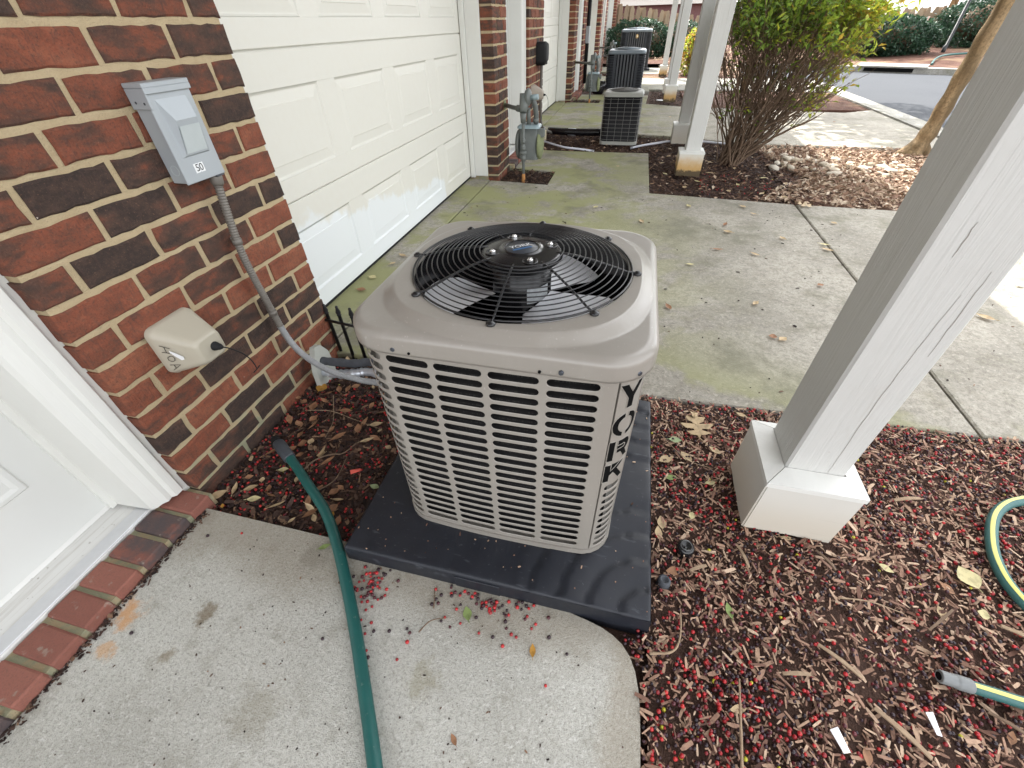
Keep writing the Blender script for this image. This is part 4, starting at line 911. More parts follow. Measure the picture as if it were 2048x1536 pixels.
for k in range(4):
    a = 2 * pi * k / 4 + math.radians(-62); cx, cy = ACX + 0.064 * math.cos(a), ACY + 0.064 * math.sin(a)
    w = MB(); w.lathe([(0.0165, 0.7522), (0.0155, 0.7535), (0.0135, 0.7532), (0.0115, 0.7518)], (cx, cy, 0), 'z', 20); w.build('bolt_well', 'black_gloss', HB, recalc=False)
    w = MB(); w.lathe([(0.0, 0.7592), (0.0020, 0.7590), (0.0040, 0.7582), (0.0045, 0.7562), (0.0062, 0.7552), (0.0066, 0.7520)], (cx, cy, 0), 'z', 8, False); w.build('bolt', 'bolt', HB, recalc=False)
mo = MB(); mo.lathe([(0.0, 0.742), (0.066, 0.742), (0.066, 0.610), (0.060, 0.600), (0.0, 0.598)], (ACX, ACY, 0), 'z', 32); MO = mo.build('fan_motor', 'black_gloss', AC, recalc=True)
lb = MB(); nn = 8; A0, A1 = math.radians(-68), math.radians(-20); vs = []
for i in range(nn + 1):
    a = A0 + (A1 - A0) * i / nn; vs += [(ACX + 0.0666 * math.cos(a), ACY + 0.0666 * math.sin(a), 0.655), (ACX + 0.0666 * math.cos(a), ACY + 0.0666 * math.sin(a), 0.690)]
lb.add(vs, [(2 * i, 2 * i + 2, 2 * i + 3, 2 * i + 1) for i in range(nn)], True); lb.build('motor_label', 'label_grey', MO, recalc=False)
for k in range(3):
    a0 = 2 * pi * k / 3 + math.radians(-44); bl = MB(); vs = []; nu, nv = 8, 6
    for i in range(nu + 1):
        for j in range(nv + 1):
            f, g = i / nu, j / nv; rr = 0.070 + 0.152 * g; half = 0.55 + 0.16 * g - (0.14 * max(0, g - 0.8) * 5 if g > 0.8 else 0); a = a0 + (f - 0.5) * 2 * half
            vs.append((ACX + rr * math.cos(a), ACY + rr * math.sin(a), 0.650 + 0.030 * (f - 0.5) * 1.2 + 0.006 * math.sin(f * pi)))
    bl.add(vs, [(i * (nv + 1) + j, (i + 1) * (nv + 1) + j, (i + 1) * (nv + 1) + j + 1, i * (nv + 1) + j + 1) for i in range(nu) for j in range(nv)], True)
    bl.build('fan_blade', 'fan_blade', AC, recalc=False)
sh = MB(); sh.lathe([(RH + 0.001, 0.708), (RH - 0.001, 0.66), (RH + 0.002, 0.585)], (ACX, ACY, 0), 'z', 64); sh.build('fan_shroud', 'black_gloss', AC, recalc=False)
# ---- pad
pad = MB(); PX0, PX1, PY0, PY1, PZ = -0.600, 0.2015, 0.437, 1.205, 0.062
N = 72
def pad_z(x, y):
    z = PZ
    for cx, cy in ((PX1, PY0), (PX0, PY1), (PX0, PY0), (PX1, PY1)):
        dd = math.hypot(x - cx, y - cy)
        if dd < 0.36: k = dd / 0.072; fr = k - math.floor(k); amp = 0.0060 if (cx, cy) != (PX0, PY0) else 0.0008; z += -amp * (1 - fr) ** 2 * smooth01(0.36, 0.30, dd)
    e = min(x - PX0, PX1 - x, y - PY0, PY1 - y)
    if e < 0.008: z -= 0.008 - math.sqrt(max(0, 0.008 ** 2 - (0.008 - e) ** 2))
    return z
xs = [PX0, PX0 + 0.002, PX0 + 0.005] + [PX0 + 0.009 + (PX1 - PX0 - 0.018) * i / N for i in range(N + 1)] + [PX1 - 0.005, PX1 - 0.002, PX1]
ys = [PY0, PY0 + 0.002, PY0 + 0.005] + [PY0 + 0.009 + (PY1 - PY0 - 0.018) * i / N for i in range(N + 1)] + [PY1 - 0.005, PY1 - 0.002, PY1]
nx, ny = len(xs), len(ys)
pad.add([(x, y, pad_z(x, y)) for y in ys for x in xs], [(j * nx + i, j * nx + i + 1, (j + 1) * nx + i + 1, (j + 1) * nx + i) for j in range(ny - 1) for i in range(nx - 1)], True)
bnd = [(x, PY0) for x in xs] + [(PX1, y) for y in ys[1:]] + [(x, PY1) for x in reversed(xs[:-1])] + [(PX0, y) for y in reversed(ys[1:-1])]
nb = len(bnd); cx, cy = (PX0 + PX1) / 2, (PY0 + PY1) / 2
pad.add([(x, y, PZ - 0.008) for x, y in bnd] + [(cx + (x - cx) * 1.006, cy + (y - cy) * 1.006, -0.03) for x, y in bnd], [(i, nb + i, nb + (i + 1) % nb, (i + 1) % nb) for i in range(nb)], False)
PAD = thing('equipment_pad', 'black plastic pad under the taupe air conditioner', 'pad', (cx, cy, 0)); pad.build('pad_shell', 'pad_plastic', PAD, recalc=False)
nt = MB(); nt.bevbox((-0.285, PY0 - 0.0035, -0.01), (-0.165, PY0 + 0.002, PZ - 0.0135), 0.001); nt.build('moulded_tab', 'pad_plastic', PAD)

# ------------------------------------------------------------------ the other air conditioners
def rsq(cx, cy, hx, hy, r, n=6):
    out = []
    for (sx, sy, a0) in ((1, -1, -pi / 2), (1, 1, 0), (-1, 1, pi / 2), (-1, -1, pi)):
        for i in range(n + 1): a = a0 + pi / 2 * i / n; out.append((cx + sx * (hx - r) + r * math.cos(a), cy + sy * (hy - r) + r * math.sin(a)))
    return out
def loft(mb, rings, smooth=True, cap=True):
    n = len(rings[0]); b = len(mb.v)
    for rg in rings: mb.v += rg
    for k in range(len(rings) - 1):
        for i in range(n): j = (i + 1) % n; mb.f.append([b + k * n + i, b + k * n + j, b + (k + 1) * n + j, b + (k + 1) * n + i]); mb.s.append(smooth); mb.m.append(mb.cm)
    if cap: mb.f.append([b + (len(rings) - 1) * n + i for i in range(n)]); mb.s.append(False); mb.m.append(mb.cm)
def ac_wire():
    cx, cy, h, top = -0.158, 5.93, 0.215, 0.50
    t = thing('air_conditioner', 'small black air conditioner with wire grid guard and cream top by the path', 'air conditioner', (cx, cy, 0))
    m = MB(); P = rsq(cx, cy, h - 0.008, h - 0.008, 0.06); loft(m, [[(x, y, 0.025) for x, y in P], [(x, y, top - 0.036) for x, y in P]], True); m.build('coil', 'ac_core', t)
    m = MB(); P = rsq(cx, cy, h, h, 0.066); loft(m, [[(x, y, -0.01) for x, y in P], [(x, y, 0.026) for x, y in P]]); m.build('base_pan', 'ac_cream', t)
    m = MB(); Q = rsq(cx, cy, h + 0.006, h + 0.006, 0.07); I = rsq(cx, cy, h - 0.02, h - 0.02, 0.06)
    loft(m, [[(x, y, top - 0.040) for x, y in Q], [(x, y, top - 0.014) for x, y in Q], [(x, y, top) for x, y in I]]); m.build('top_cap', 'ac_cream', t)
    g = MB(); 
    for k in range(11):
        z = 0.045 + (top - 0.105) * k / 10; R = [(x, y, z) for x, y in rsq(cx, cy, h, h, 0.066)]; g.tube(R + [R[0]], 0.0014, 5, False)
    Pm = rsq(cx, cy, h, h, 0.066, 2)
    for sx in (-0.205, -0.13, -0.05, 0.03, 0.11, 0.19):
        for sg in (-1, 1):
            g.tube([(cx + sx, cy + sg * h * (1 if abs(sx) < .16 else 0.965), 0.03), (cx + sx, cy + sg * h * (1 if abs(sx) < .16 else 0.965), top - 0.05)], 0.0014, 5, False); g.tube([(cx + sg * h * (1 if abs(sx) < .16 else 0.965), cy + sx, 0.03), (cx + sg * h * (1 if abs(sx) < .16 else 0.965), cy + sx, top - 0.05)], 0.0014, 5, False)
    g.build('wire_guard', 'wire_grey', t, recalc=False)
    f = MB(); f.lathe([(0.15, top + 0.003), (0.0, top + 0.0035)], (cx, cy, 0), 'z', 32); f.build('fan_opening', 'ac_core', t)
    fg = MB()
    for k in range(8):
        r = 0.035 + 0.12 * k / 7; fg.tube([(cx + r * math.cos(a), cy + r * math.sin(a), top + 0.022 - 0.014 * (r / 0.155) ** 2) for a in [2 * pi * i / 32 for i in range(33)]], 0.003, 5, False)
    for k in range(8):
        a = pi / 4 * k; fg.tube([(cx + 0.02 * math.cos(a), cy + 0.02 * math.sin(a), top + 0.022), (cx + 0.175 * math.cos(a), cy + 0.175 * math.sin(a), top + 0.006)], 0.003, 5, False)
    fg.build('fan_guard', 'ac_guard_dark', t, recalc=False)
    e = MB(); e.box((cx - 0.20, cy - h - 0.006, 0.30), (cx - 0.20 + 0.02, cy - h + 0.01, 0.45)); 
ac_wire()
def ac_dark(cx, cy, hx, hy, top, lab, badge=False, nrib=7, z0=0.02):
    t = thing('air_conditioner', lab, 'air conditioner', (cx, cy, 0))
    m = MB(); P = rsq(cx, cy, hx - 0.03, hy - 0.03, 0.06); loft(m, [[(x, y, z0) for x, y in P], [(x, y, top - 0.03) for x, y in P]]); m.build('coil', 'ac_core', t)
    m = MB(); Q = rsq(cx, cy, hx, hy, 0.075); I = rsq(cx, cy, hx - 0.03, hy - 0.03, 0.06)
    loft(m, [[(x, y, top - 0.062) for x, y in I], [(x, y, top - 0.062) for x, y in Q], [(x, y, top - 0.02) for x, y in Q], [(x, y, top) for x, y in I]]); m.build('top_cap', 'dark_ac_top', t)
    m = MB(); loft(m, [[(x, y, -0.02) for x, y in Q], [(x, y, 0.05) for x, y in Q]]); m.build('base_pan', 'dark_ac', t)
    nf = int((top - 0.11) / 0.026)
    for (sx, sy) in ((-1, -1), (1, -1), (1, 1), (-1, 1)):          # corner stacks of horizontal fins
        c = MB()
        for k in range(nf):
            z = 0.055 + k * 0.026
            w = 0.135; a0 = [(0, 0)]
            path = [(cx + sx * (hx - w), cy + sy * hy, z)] + [(cx + sx * (hx - 0.07) + sx * 0.07 * math.sin(u), cy + sy * (hy - 0.07) + sy * 0.07 * math.cos(u), z) for u in [pi / 2 * i / 5 for i in range(6)]] + [(cx + sx * hx, cy + sy * (hy - w), z)]
            inn = [(cx + (x - cx) * 0.93, cy + (y - cy) * 0.93, z) for x, y, _ in path]; n = len(path)
            c.add(path + [(x, y, z + 0.012) for x, y, _ in path] + [(x, y, z + 0.016) for x, y, _ in inn], [(i, i + 1, n + i + 1, n + i) for i in range(n - 1)] + [(n + i, n + i + 1, 2 * n + i + 1, 2 * n + i) for i in range(n - 1)])
        c.build('corner_louvres', 'dark_ac', t, recalc=False)
    for sy in (-1, 1):
        for i in range(nrib + 1):
            f = i / nrib; x = cx - (hx - 0.15) + 2 * (hx - 0.15) * f; wd = 0.028 if i in (0, nrib) else 0.017
            q = MB(); ya, yb = sorted((cy + sy * (hy - 0.028), cy + sy * (hy - 0.004))); q.bevbox((x - wd, ya, 0.045), (x + wd, yb, top - 0.0625), 0.004); q.build('rib', 'dark_ac' if i in (0, nrib) else 'ac_rib', t)
    for sx in (-1, 1):
        for i in range(nrib + 1):
            f = i / nrib; y = cy - (hy - 0.15) + 2 * (hy - 0.15) * f; q = MB(); xa, xb = sorted((cx + sx * (hx - 0.028), cx + sx * (hx - 0.004))); q.bevbox((xa, y - 0.017, 0.045), (xb, y + 0.017, top - 0.0625), 0.004); q.build('rib', 'ac_rib', t)
    if badge:
        b = MB(); b.lathe([(0.034, 0), (0.034, -0.01), (0.028, -0.014), (0.0, -0.014)], (cx + 0.02, cy - hy - 0.002, top - 0.15), 'y', 20); b.v = [(x, y, top - 0.15 + (z - top + 0.15) * 1.35) for x, y, z in b.v]; b.build('badge', 'gold', t)
        b = MB(); b.lathe([(0.013, 0), (0.010, -0.004), (0.0, -0.004)], (cx + 0.02, cy - hy - 0.0165, top - 0.15), 'y', 12); b.build('badge_centre', 'label_white', t)
    f = MB(); f.lathe([(min(hx, hy) * 0.72, top + 0.004), (0.0, top + 0.006)], (cx, cy, 0), 'z', 32); f.build('fan_opening', 'ac_core', t)
    fg = MB()
    for k in range(9):
        r = 0.05 + (min(hx, hy) * 0.75 - 0.05) * k / 8; fg.tube([(cx + r * math.cos(a), cy + r * math.sin(a), top + 0.03 - 0.02 * (k / 8) ** 2) for a in [2 * pi * i / 28 for i in range(29)]], 0.004, 5, False)
    fg.build('fan_guard', 'dark_ac_top', t, recalc=False)
ac_dark(-0.325, 10.86, 0.362, 0.36, 0.655, 'dark grey ribbed air conditioner directly behind the wire guarded one')
ac_dark(-0.275, 15.62, 0.412, 0.41, 0.89, 'tallest farthest dark ribbed air conditioner with a gold oval badge', True, 9)
m = MB(); m.bevbox((-0.72, 15.17, -0.04), (0.16, 16.07, 0.005), 0.01); m.box((0.04, 15.1, -0.03), (0.2, 15.3, 0.045)); solo(m, 'equipment_pad', 'pad_plastic', 'black pad under the farthest air conditioner', 'pad', (-0.27, 15.6, 0))
m = MB(); m.bevbox((-0.72, 10.45, -0.05), (0.20, 11.26, 0.012), 0.01); solo(m, 'equipment_pad', 'concrete_far', 'pale slab under the grey ribbed air conditioner', 'pad', (-0.27, 10.8, 0))
# ------------------------------------------------------------------ electrical disconnect on the near wall
B = thing('disconnect_box', 'grey electrical box marked 50 screwed to the near brick wall', 'electrical box', (WX, 1.005, 0.812))
x0, x1, ya, yb, za, zb = WX + 0.001, WX + 0.052, 0.943, 1.070, 0.813, 1.028
m = MB(); m.bevbox((x0, ya + 0.002, za), (x1 - 0.004, yb - 0.002, zb), 0.002); m.build('box_body', 'grey_paint', B)
m = MB(); m.bevbox((x1 - 0.0045, ya - 0.002, za - 0.002), (x1, yb + 0.002, zb - 0.016), 0.0015)
# raised sloping field pressed into the cover
a0, b0, c0, d0 = ya + 0.018, yb - 0.018, za + 0.058, zb - 0.030
m.add([(x1, a0, c0), (x1, b0, c0), (x1, b0, d0), (x1, a0, d0), (x1 + 0.005, a0 + 0.010, c0 + 0.004), (x1 + 0.005, b0 - 0.008, c0 + 0.004), (x1 + 0.017, b0 - 0.010, d0 - 0.045), (x1 + 0.017, a0 + 0.016, d0 - 0.045)],
      [(0, 1, 5, 4), (1, 2, 6, 5), (2, 3, 7, 6), (3, 0, 4, 7), (4, 5, 6, 7)])
CV = m.build('cover', 'grey_paint', B)
m = MB(); q = [(x1 + 0.0062, a0 + 0.014, c0 + 0.008), (x1 + 0.0062, b0 - 0.010, c0 + 0.008), (x1 + 0.0165, b0 - 0.011, d0 - 0.058), (x1 + 0.0165, a0 + 0.018, d0 - 0.058)]
m.add([(x + 0.0006, y, z) for x, y, z in q], [(0, 1, 2, 3)]); m.build('faded_label', 'grey_label', CV, recalc=False)
m = MB(); m.bevbox((x0, ya - 0.004, zb - 0.006), (x1 + 0.006, yb + 0.004, zb + 0.004), 0.0015); m.bevbox((x1 + 0.001, ya - 0.004, zb - 0.018), (x1 + 0.006, yb + 0.004, zb - 0.0055), 0.0012); m.build('rain_hood', 'grey_paint', B)
m = MB(); m.bevbox((x0, ya - 0.0035, zb - 0.048), (x1 + 0.004, ya + 0.0015, zb - 0.0065), 0.001); HP = m.build('hinge_plate', 'grey_paint', B)
for xx, zz in ((x0 + 0.017, zb - 0.034), (x1 - 0.010, zb - 0.036)):
    m = MB(); m.lathe([(0.003, -0.0038), (0.0, -0.0042)], (xx, ya, zz), 'y', 10); m.build('screw_hole', 'screw', HP)
m = MB(); m.lathe([(0.0125, -0.0003), (0.0125, -0.0015), (0.0112, -0.0015), (0.0112, -0.0003)], (x0 + 0.026, ya + 0.002, za + 0.032), 'y', 24); m.build('knockout', 'grey_label', B)
m = MB(); m.box((x1 + 0.0002, 0.981, za + 0.018), (x1 + 0.0009, 1.012, za + 0.040)); NL = m.build('number_sticker', 'label_white', B)
text_on('number', '50', 0.0245, NL, 'ink', (x1 + 0.0014, 0.9965, za + 0.029), (0, 1, 0), (0, 0, 1))
m = MB(); m.box((x1 + 0.0002, 0.9958, za + 0.018), (x1 + 0.0012, 0.9968, za + 0.040)); m.build('sticker_gap', 'grey_paint', NL)
m = MB(); m.add([(x1 - 0.012, 1.035, za - 0.001), (x1 + 0.006, 1.035, za - 0.001), (x1 + 0.006, 1.060, za - 0.001), (x1 - 0.012, 1.060, za - 0.001), (x1 - 0.012, 1.035, za - 0.004), (x1 + 0.006, 1.035, za - 0.004), (x1 + 0.006, 1.060, za - 0.004), (x1 - 0.012, 1.060, za - 0.004)], [(0, 1, 2, 3), (4, 7, 6, 5), (0, 4, 5, 1), (1, 5, 6, 2), (2, 6, 7, 3), (3, 7, 4, 0)]); m.build('latch_lip', 'screw', B)
# liquid-tight conduit
path = crom([(-1.134, 1.046, 0.806), (-1.138, 1.036, 0.72), (-1.142, 1.026, 0.60), (-1.142, 1.028, 0.50), (-1.140, 1.036, 0.38), (-1.132, 1.040, 0.275), (-1.100, 1.033, 0.215), (-1.043, 1.022, 0.176), (-0.971, 1.018, 0.142), (-0.902, 1.028, 0.116), (-0.83, 1.038, 0.10), (-0.66, 1.05, 0.10), (-0.486, 1.055, 0.125)], 24)
L = [0.0]
for i in range(1, len(path)): L.append(L[-1] + (path[i] - path[i - 1]).length)
rad = [0.0118 + 0.0013 * math.sin(2 * pi * s / 0.0072) for s in L]
# resample finely so that the rings read
fine = []; tot = L[-1]; n = int(tot / 0.0018); j = 0
for i in range(n + 1):
    s = tot * i / n
    while j < len(L) - 2 and L[j + 1] < s: j += 1
    f = (s - L[j]) / max(1e-6, L[j + 1] - L[j]); fine.append((path[j].lerp(path[j + 1], min(1, f)), s))
CD = thing('conduit', 'ribbed grey conduit running down the brick wall from the box to the air conditioner', 'conduit', (-1.134, 1.046, 0.8))
cut = int(len(fine) * 0.40); mb = MB(); mb.tube([p for p, s in fine[:cut + 1]], [0.0112 + 0.0012 * math.sin(2 * pi * s / 0.0078) for p, s in fine[:cut + 1]], 8); mb.build('upper_run', 'conduit_dirty', CD, recalc=False)
mb = MB(); mb.tube([p for p, s in fine[cut:]], [0.0112 + 0.0008 * math.sin(2 * pi * s / 0.0078) for p, s in fine[cut:]], 8); mb.build('lower_run', 'conduit', CD, recalc=False)
m = MB(); m.tube([(-1.134, 1.047, 0.812), (-1.134, 1.046, 0.804), (-1.135, 1.045, 0.790), (-1.135, 1.043, 0.782)], [0.016, 0.0175, 0.017, 0.013], 12); m.build('connector_nut', 'conduit_dirty', CD)
for z, y in ((0.625, 1.0265), (0.365, 1.037)):
    m = MB(); m.tube([(-1.141, y, z + 0.008), (-1.141, y, z - 0.008)], 0.0145, 12); m.box((-1.172, y + 0.008, z - 0.008), (-1.150, y + 0.024, z + 0.008)); m.build('strap', 'conduit_dirty', CD)

# ------------------------------------------------------------------ tapered cable box with handwriting
def cable_box(y0, z0, s, mat, lab, hand=False, front=0.105, cat='cable box'):
    t = thing('cable_box', lab, cat, (WX, y0 + s / 2, z0))
    def rr(x, yc, zc, hy, hz, r, n=5): return [(x, p, q) for p, q in rsq(yc, zc, hy, hz, r, n)]
    yc, zc = y0 + s / 2, z0 + s / 2; k = s / 0.145
    m = MB(); rings = [rr(WX + 0.001, yc, zc, s / 2, s / 2, 0.022 * k), rr(WX + 0.014 * k, yc, zc, s / 2, s / 2, 0.024 * k), rr(WX + 0.020 * k, yc, zc, s / 2 - 0.003, s / 2 - 0.003, 0.024 * k),
                      rr(WX + front - 0.012 * k, yc + 0.004, zc - 0.012 * k, 0.044 * k, 0.040 * k, 0.018 * k), rr(WX + front - 0.003 * k, yc + 0.004, zc - 0.012 * k, 0.040 * k, 0.036 * k, 0.018 * k), rr(WX + front, yc + 0.004, zc - 0.012 * k, 0.034 * k, 0.030 * k, 0.016 * k)]
    loft(m, rings); m.build('shell', mat, t)
    m = MB(); m.lathe([(0.0, 0.026), (0.006, 0.0255), (0.0075, 0.022), (0.0075, 0.019), (0.0095, 0.018), (0.0105, 0.008), (0.0125, 0.007), (0.0135, 0.0)], (WX + front - 0.001, yc + 0.012, zc - 0.014 * k), 'x', 14); m.build('cable_gland', 'black_matte', t, recalc=True)
    X = WX + front
    pts = crom([(X + 0.02, yc + 0.012, zc - 0.014 * k), (X + 0.034, yc + 0.022, zc - 0.024 * k), (X + 0.045, yc + 0.045, zc - 0.058 * k), (X + 0.047, yc + 0.058, zc - 0.095 * k), (X + 0.045, yc + 0.062, zc - 0.128 * k)], 6)
    m = MB(); m.tube(pts, 0.0018, 6); e = pts[-1]
    m.tube([e + Vector((-0.004, -0.014, -0.005)), e, e + Vector((0.004, 0.012, 0.006))], 0.0016, 5); m.build('cable', 'black_matte', t)
    return t, yc, zc
CB, yc, zc = cable_box(0.652, 0.384, 0.146, 'beige_plastic', 'beige cable box with HOA handwritten on it, on the near brick wall', True)
# handwriting on the lower-left slope (its side facing the ground / the door)
def on_slope(u, v):     # u along +x outwards 0..1, v from the bottom-left edge up 0..1 : the face turned towards -y
    xa, xb = WX + 0.022, WX + 0.093; x = xa + (xb - xa) * u
    ya_, yb_ = yc - 0.0735, yc + 0.004 - 0.0452; y = ya_ + (yb_ - ya_) * u - 0.0008
    z_lo = (zc - 0.052) * (1 - u) + (zc - 0.012 - 0.024) * u; z_hi = (zc + 0.050) * (1 - u) + (zc - 0.012 + 0.024) * u
    return (x, y, z_lo + (z_hi - z_lo) * v)
HW = [[(0.10, 0.86), (0.36, 0.80)], [(0.06, 0.64), (0.34, 0.60)], [(0.22, 0.83), (0.19, 0.62)],
      [(0.30, 0.48), (0.22, 0.50), (0.12, 0.45), (0.10, 0.36), (0.18, 0.30), (0.28, 0.33), (0.32, 0.42), (0.30, 0.48)],
      [(0.04, 0.20), (0.36, 0.14), (0.05, 0.02)], [(0.16, 0.17), (0.17, 0.07)]]
m = MB()
for st in HW: m.tube([on_slope(u, v) for u, v in st], 0.0009, 4)
m.build('handwriting', 'ink', CB, recalc=False)
m = MB(); m.add([on_slope(u, v) for u, v in ((0.30, 0.72), (0.42, 0.66), (0.62, 0.48), (0.60, 0.34), (0.50, 0.32), (0.40, 0.48), (0.30, 0.62))], [list(range(7))]); m.v = [(x, y - 0.0006, z) for x, y, z in m.v]; m.build('white_scuff', 'label_white', CB, recalc=False)

# ------------------------------------------------------------------ plate, refrigerant lines, little iron fence
m = MB(); pr_ = [(1.075, -0.035), (1.178, -0.035), (1.190, 0.02), (1.182, 0.10), (1.150, 0.150), (1.118, 0.158), (1.098, 0.120), (1.082, 0.06)]
m.add([(-1.128, y, z) for y, z in pr_] + [(-1.108, y + 0.004, z) for y, z in pr_], [list(range(8)), list(range(8, 16))] + [(i, (i + 1) % 8, 8 + (i + 1) % 8, 8 + i) for i in range(8)])
solo(m, 'pipe_cover_plate', 'grey_board', 'pale curved cover plate standing by the brick wall where the pipes come out', 'plate', (-1.118, 1.13, -0.03))
m = MB(); m.tube(crom([(-1.11, 1.135, 0.082), (-1.05, 1.138, 0.083), (-0.97, 1.152, 0.078), (-0.90, 1.172, 0.080), (-0.70, 1.15, 0.10), (-0.482, 1.10, 0.14)], 6), [0.017 + 0.001 * math.sin(i * 1.7) for i in range(31)], 12)
solo(m, 'refrigerant_pipe', 'insulation', 'dark foam covered pipe running from the cover plate to the air conditioner', 'pipe', (-1.1, 1.13, 0.08))
m = MB(); m.tube(crom([(-1.11, 1.122, 0.036), (-1.04, 1.122, 0.034), (-0.96, 1.132, 0.046), (-0.90, 1.146, 0.050), (-0.70, 1.13, 0.06), (-0.482, 1.08, 0.10)], 8), [0.018 + 0.0022 * math.sin(i * 2.3) + 0.001 * math.sin(i * 5.1) for i in range(41)], 12)
solo(m, 'foil_wrapped_pipe', 'foil', 'crumpled silver foil wrapped pipe just below the dark one', 'pipe', (-1.1, 1.12, 0.03))
IF = thing('border_fence', 'small black iron border fence with pointed pickets behind the near air conditioner', 'fence', (-1.0, 1.30, -0.03))
for i, (x, lean) in enumerate(((-1.158, -0.010), (-1.092, -0.006), (-1.022, -0.006), (-0.955, 0.0))):
    m = MB(); y = 1.316 - 0.012 * i; zt = 0.205 + 0.006 * i; d = Vector((lean, 0.004, 0.25)).normalized(); b = Vector((x, y, -0.035))
    pth = [b, b + d * (zt + 0.02), b + d * (zt + 0.022), b + d * (zt + 0.026), b + d * (zt + 0.036), b + d * (zt + 0.056), b + d * (zt + 0.062), b + d * (zt + 0.066)]
    m.tube(pth, [0.0076, 0.0076, 0.0104, 0.0074, 0.0108, 0.0052, 0.0062, 0.002], 10); m.build('picket', 'iron', IF, recalc=True)
m = MB(); m.tube([(-1.169, 1.303, 0.168), (-0.90, 1.262, 0.172)], 0.0064, 10); m.build('rail', 'iron', IF)

# ------------------------------------------------------------------ hoses and small hardware in the beds
HS = thing('garden_hose', 'dark green garden hose crossing the near landing', 'hose', (-0.55, 0.35, 0))
hp = crom([(-0.985, 0.705, 0.016), (-0.93, 0.672, 0.016), (-0.858, 0.624, 0.016), (-0.745, 0.548, 0.016), (-0.663, 0.474, 0.018), (-0.58, 0.385, 0.018), (-0.484, 0.272, 0.016), (-0.388, 0.150, 0.016), (-0.316, 0.055, 0.016), (-0.24, -0.05, 0.016), (-0.16, -0.2, 0.016), (-0.1, -0.5, 0.016)], 10)
m = MB(); m.tube(hp, 0.0150, 14); m.build('hose', 'hose_green', HS, recalc=False)
d = Vector((-0.995, 0.711, 0.016)) - Vector((-0.93, 0.672, 0.016)); d.normalize(); a = Vector((-0.972, 0.697, 0.016))
m = MB(); m.tube([a, a + d * 0.004, a + d * 0.095, a + d * 0.10], [0.0165, 0.0195, 0.0205, 0.0185], 14); m.build('coupling_sleeve', 'rubber_grey', HS)
m = MB(); m.tube([a + d * 0.1005, a + d * 0.106, a + d * 0.128, a + d * 0.13], [0.015, 0.0165, 0.0165, 0.014], 12); m.build('hose_end', 'black_matte', HS)
def striped(path, r, th0):
    """hose with a lighter stripe: returns two builders (body, stripe) sharing the tube, stripe slightly proud"""
    body = MB(); body.tube(path, r, 16); st = MB(); vs = []
    P = [Vector(p) for p in path]
    for i, p in enumerate(P):
        dd = (P[min(i + 1, len(P) - 1)] - P[max(0, i - 1)]).normalized(); side = dd.cross(Vector((0, 0, 1))).normalized(); up = side.cross(dd)
        for k in range(4): t = th0 + (k - 1.5) * 0.22; vs.append(p + (side * math.cos(t) + up * math.sin(t)) * (r + 0.0006))
    st.add(vs, [(i * 4 + k, i * 4 + k + 1, i * 4 + k + 5, i * 4 + k + 4) for i in range(len(P) - 1) for k in range(3)], True)
    return body, st
S1 = thing('striped_hose', 'green hose with a yellow stripe looping at the right edge of the bed', 'hose', (1.1, 0.85, 0), 'striped hose lying in the bed')
b_, s_ = striped(crom([(1.75, 1.20, 0.016), (1.45, 1.115, 0.016), (1.277, 1.050, 0.016), (1.205, 1.012, 0.016), (1.148, 0.952, 0.017), (1.102, 0.865, 0.017), (1.082, 0.796, 0.017), (1.083, 0.735, 0.016), (1.110, 0.675, 0.016), (1.20, 0.60, 0.016), (1.4, 0.55, 0.016)], 8), 0.0135, 1.25)
b_.build('hose', 'hose_teal', S1, recalc=False); s_.build('stripe', 'hose_stripe', S1, recalc=False)
S2 = thing('striped_hose', 'end of a yellow striped hose with grey threaded fitting in the lower right corner', 'hose', (0.9, 0.48, 0), 'striped hose lying in the bed')
b_, s_ = striped(crom([(0.868, 0.479, 0.020), (0.923, 0.475, 0.018), (0.964, 0.472, 0.017), (1.08, 0.468, 0.016), (1.3, 0.45, 0.016)], 8), 0.0125, 1.55)
b_.build('hose', 'hose_teal', S2, recalc=False); s_.build('stripe', 'hose_stripe', S2, recalc=False)
m = MB(); n = 24; m.tube([(0.812 + 0.058 * i / n, 0.484 - 0.005 * i / n, 0.0225 - 0.0025 * i / n) for i in range(n + 1)], [0.0125 + (0.0012 if i % 2 else 0.0) + (0.0015 if i > 12 else 0) for i in range(n + 1)], 14); m.build('threaded_fitting', 'plastic_grey', S2)
m = MB(); m.lathe([(0.0085, -0.0005), (0.0, -0.0005)], (0.8115, 0.484, 0.0225), 'x', 12); m.build('fitting_bore', 'void', S2)
for (x, y, r, lab) in ((0.303, 0.675, 0.024, 'round black plastic cap half buried beside the white post base'), (0.243, 0.566, 0.017, 'smaller dark blue cap showing in the mulch by the pad corner')):
    m = MB(); m.lathe([(0.0, 0.010), (r * 0.35, 0.011), (r * 0.5, 0.0155), (r * 0.75, 0.016), (r * 0.95, 0.010), (r, 0.0), (r, -0.03)], (x, y, 0.002), 'z', 24); solo(m, 'sprinkler_cap', 'black_gloss' if r > .02 else 'insulation', lab, 'cap', (x, y, 0))
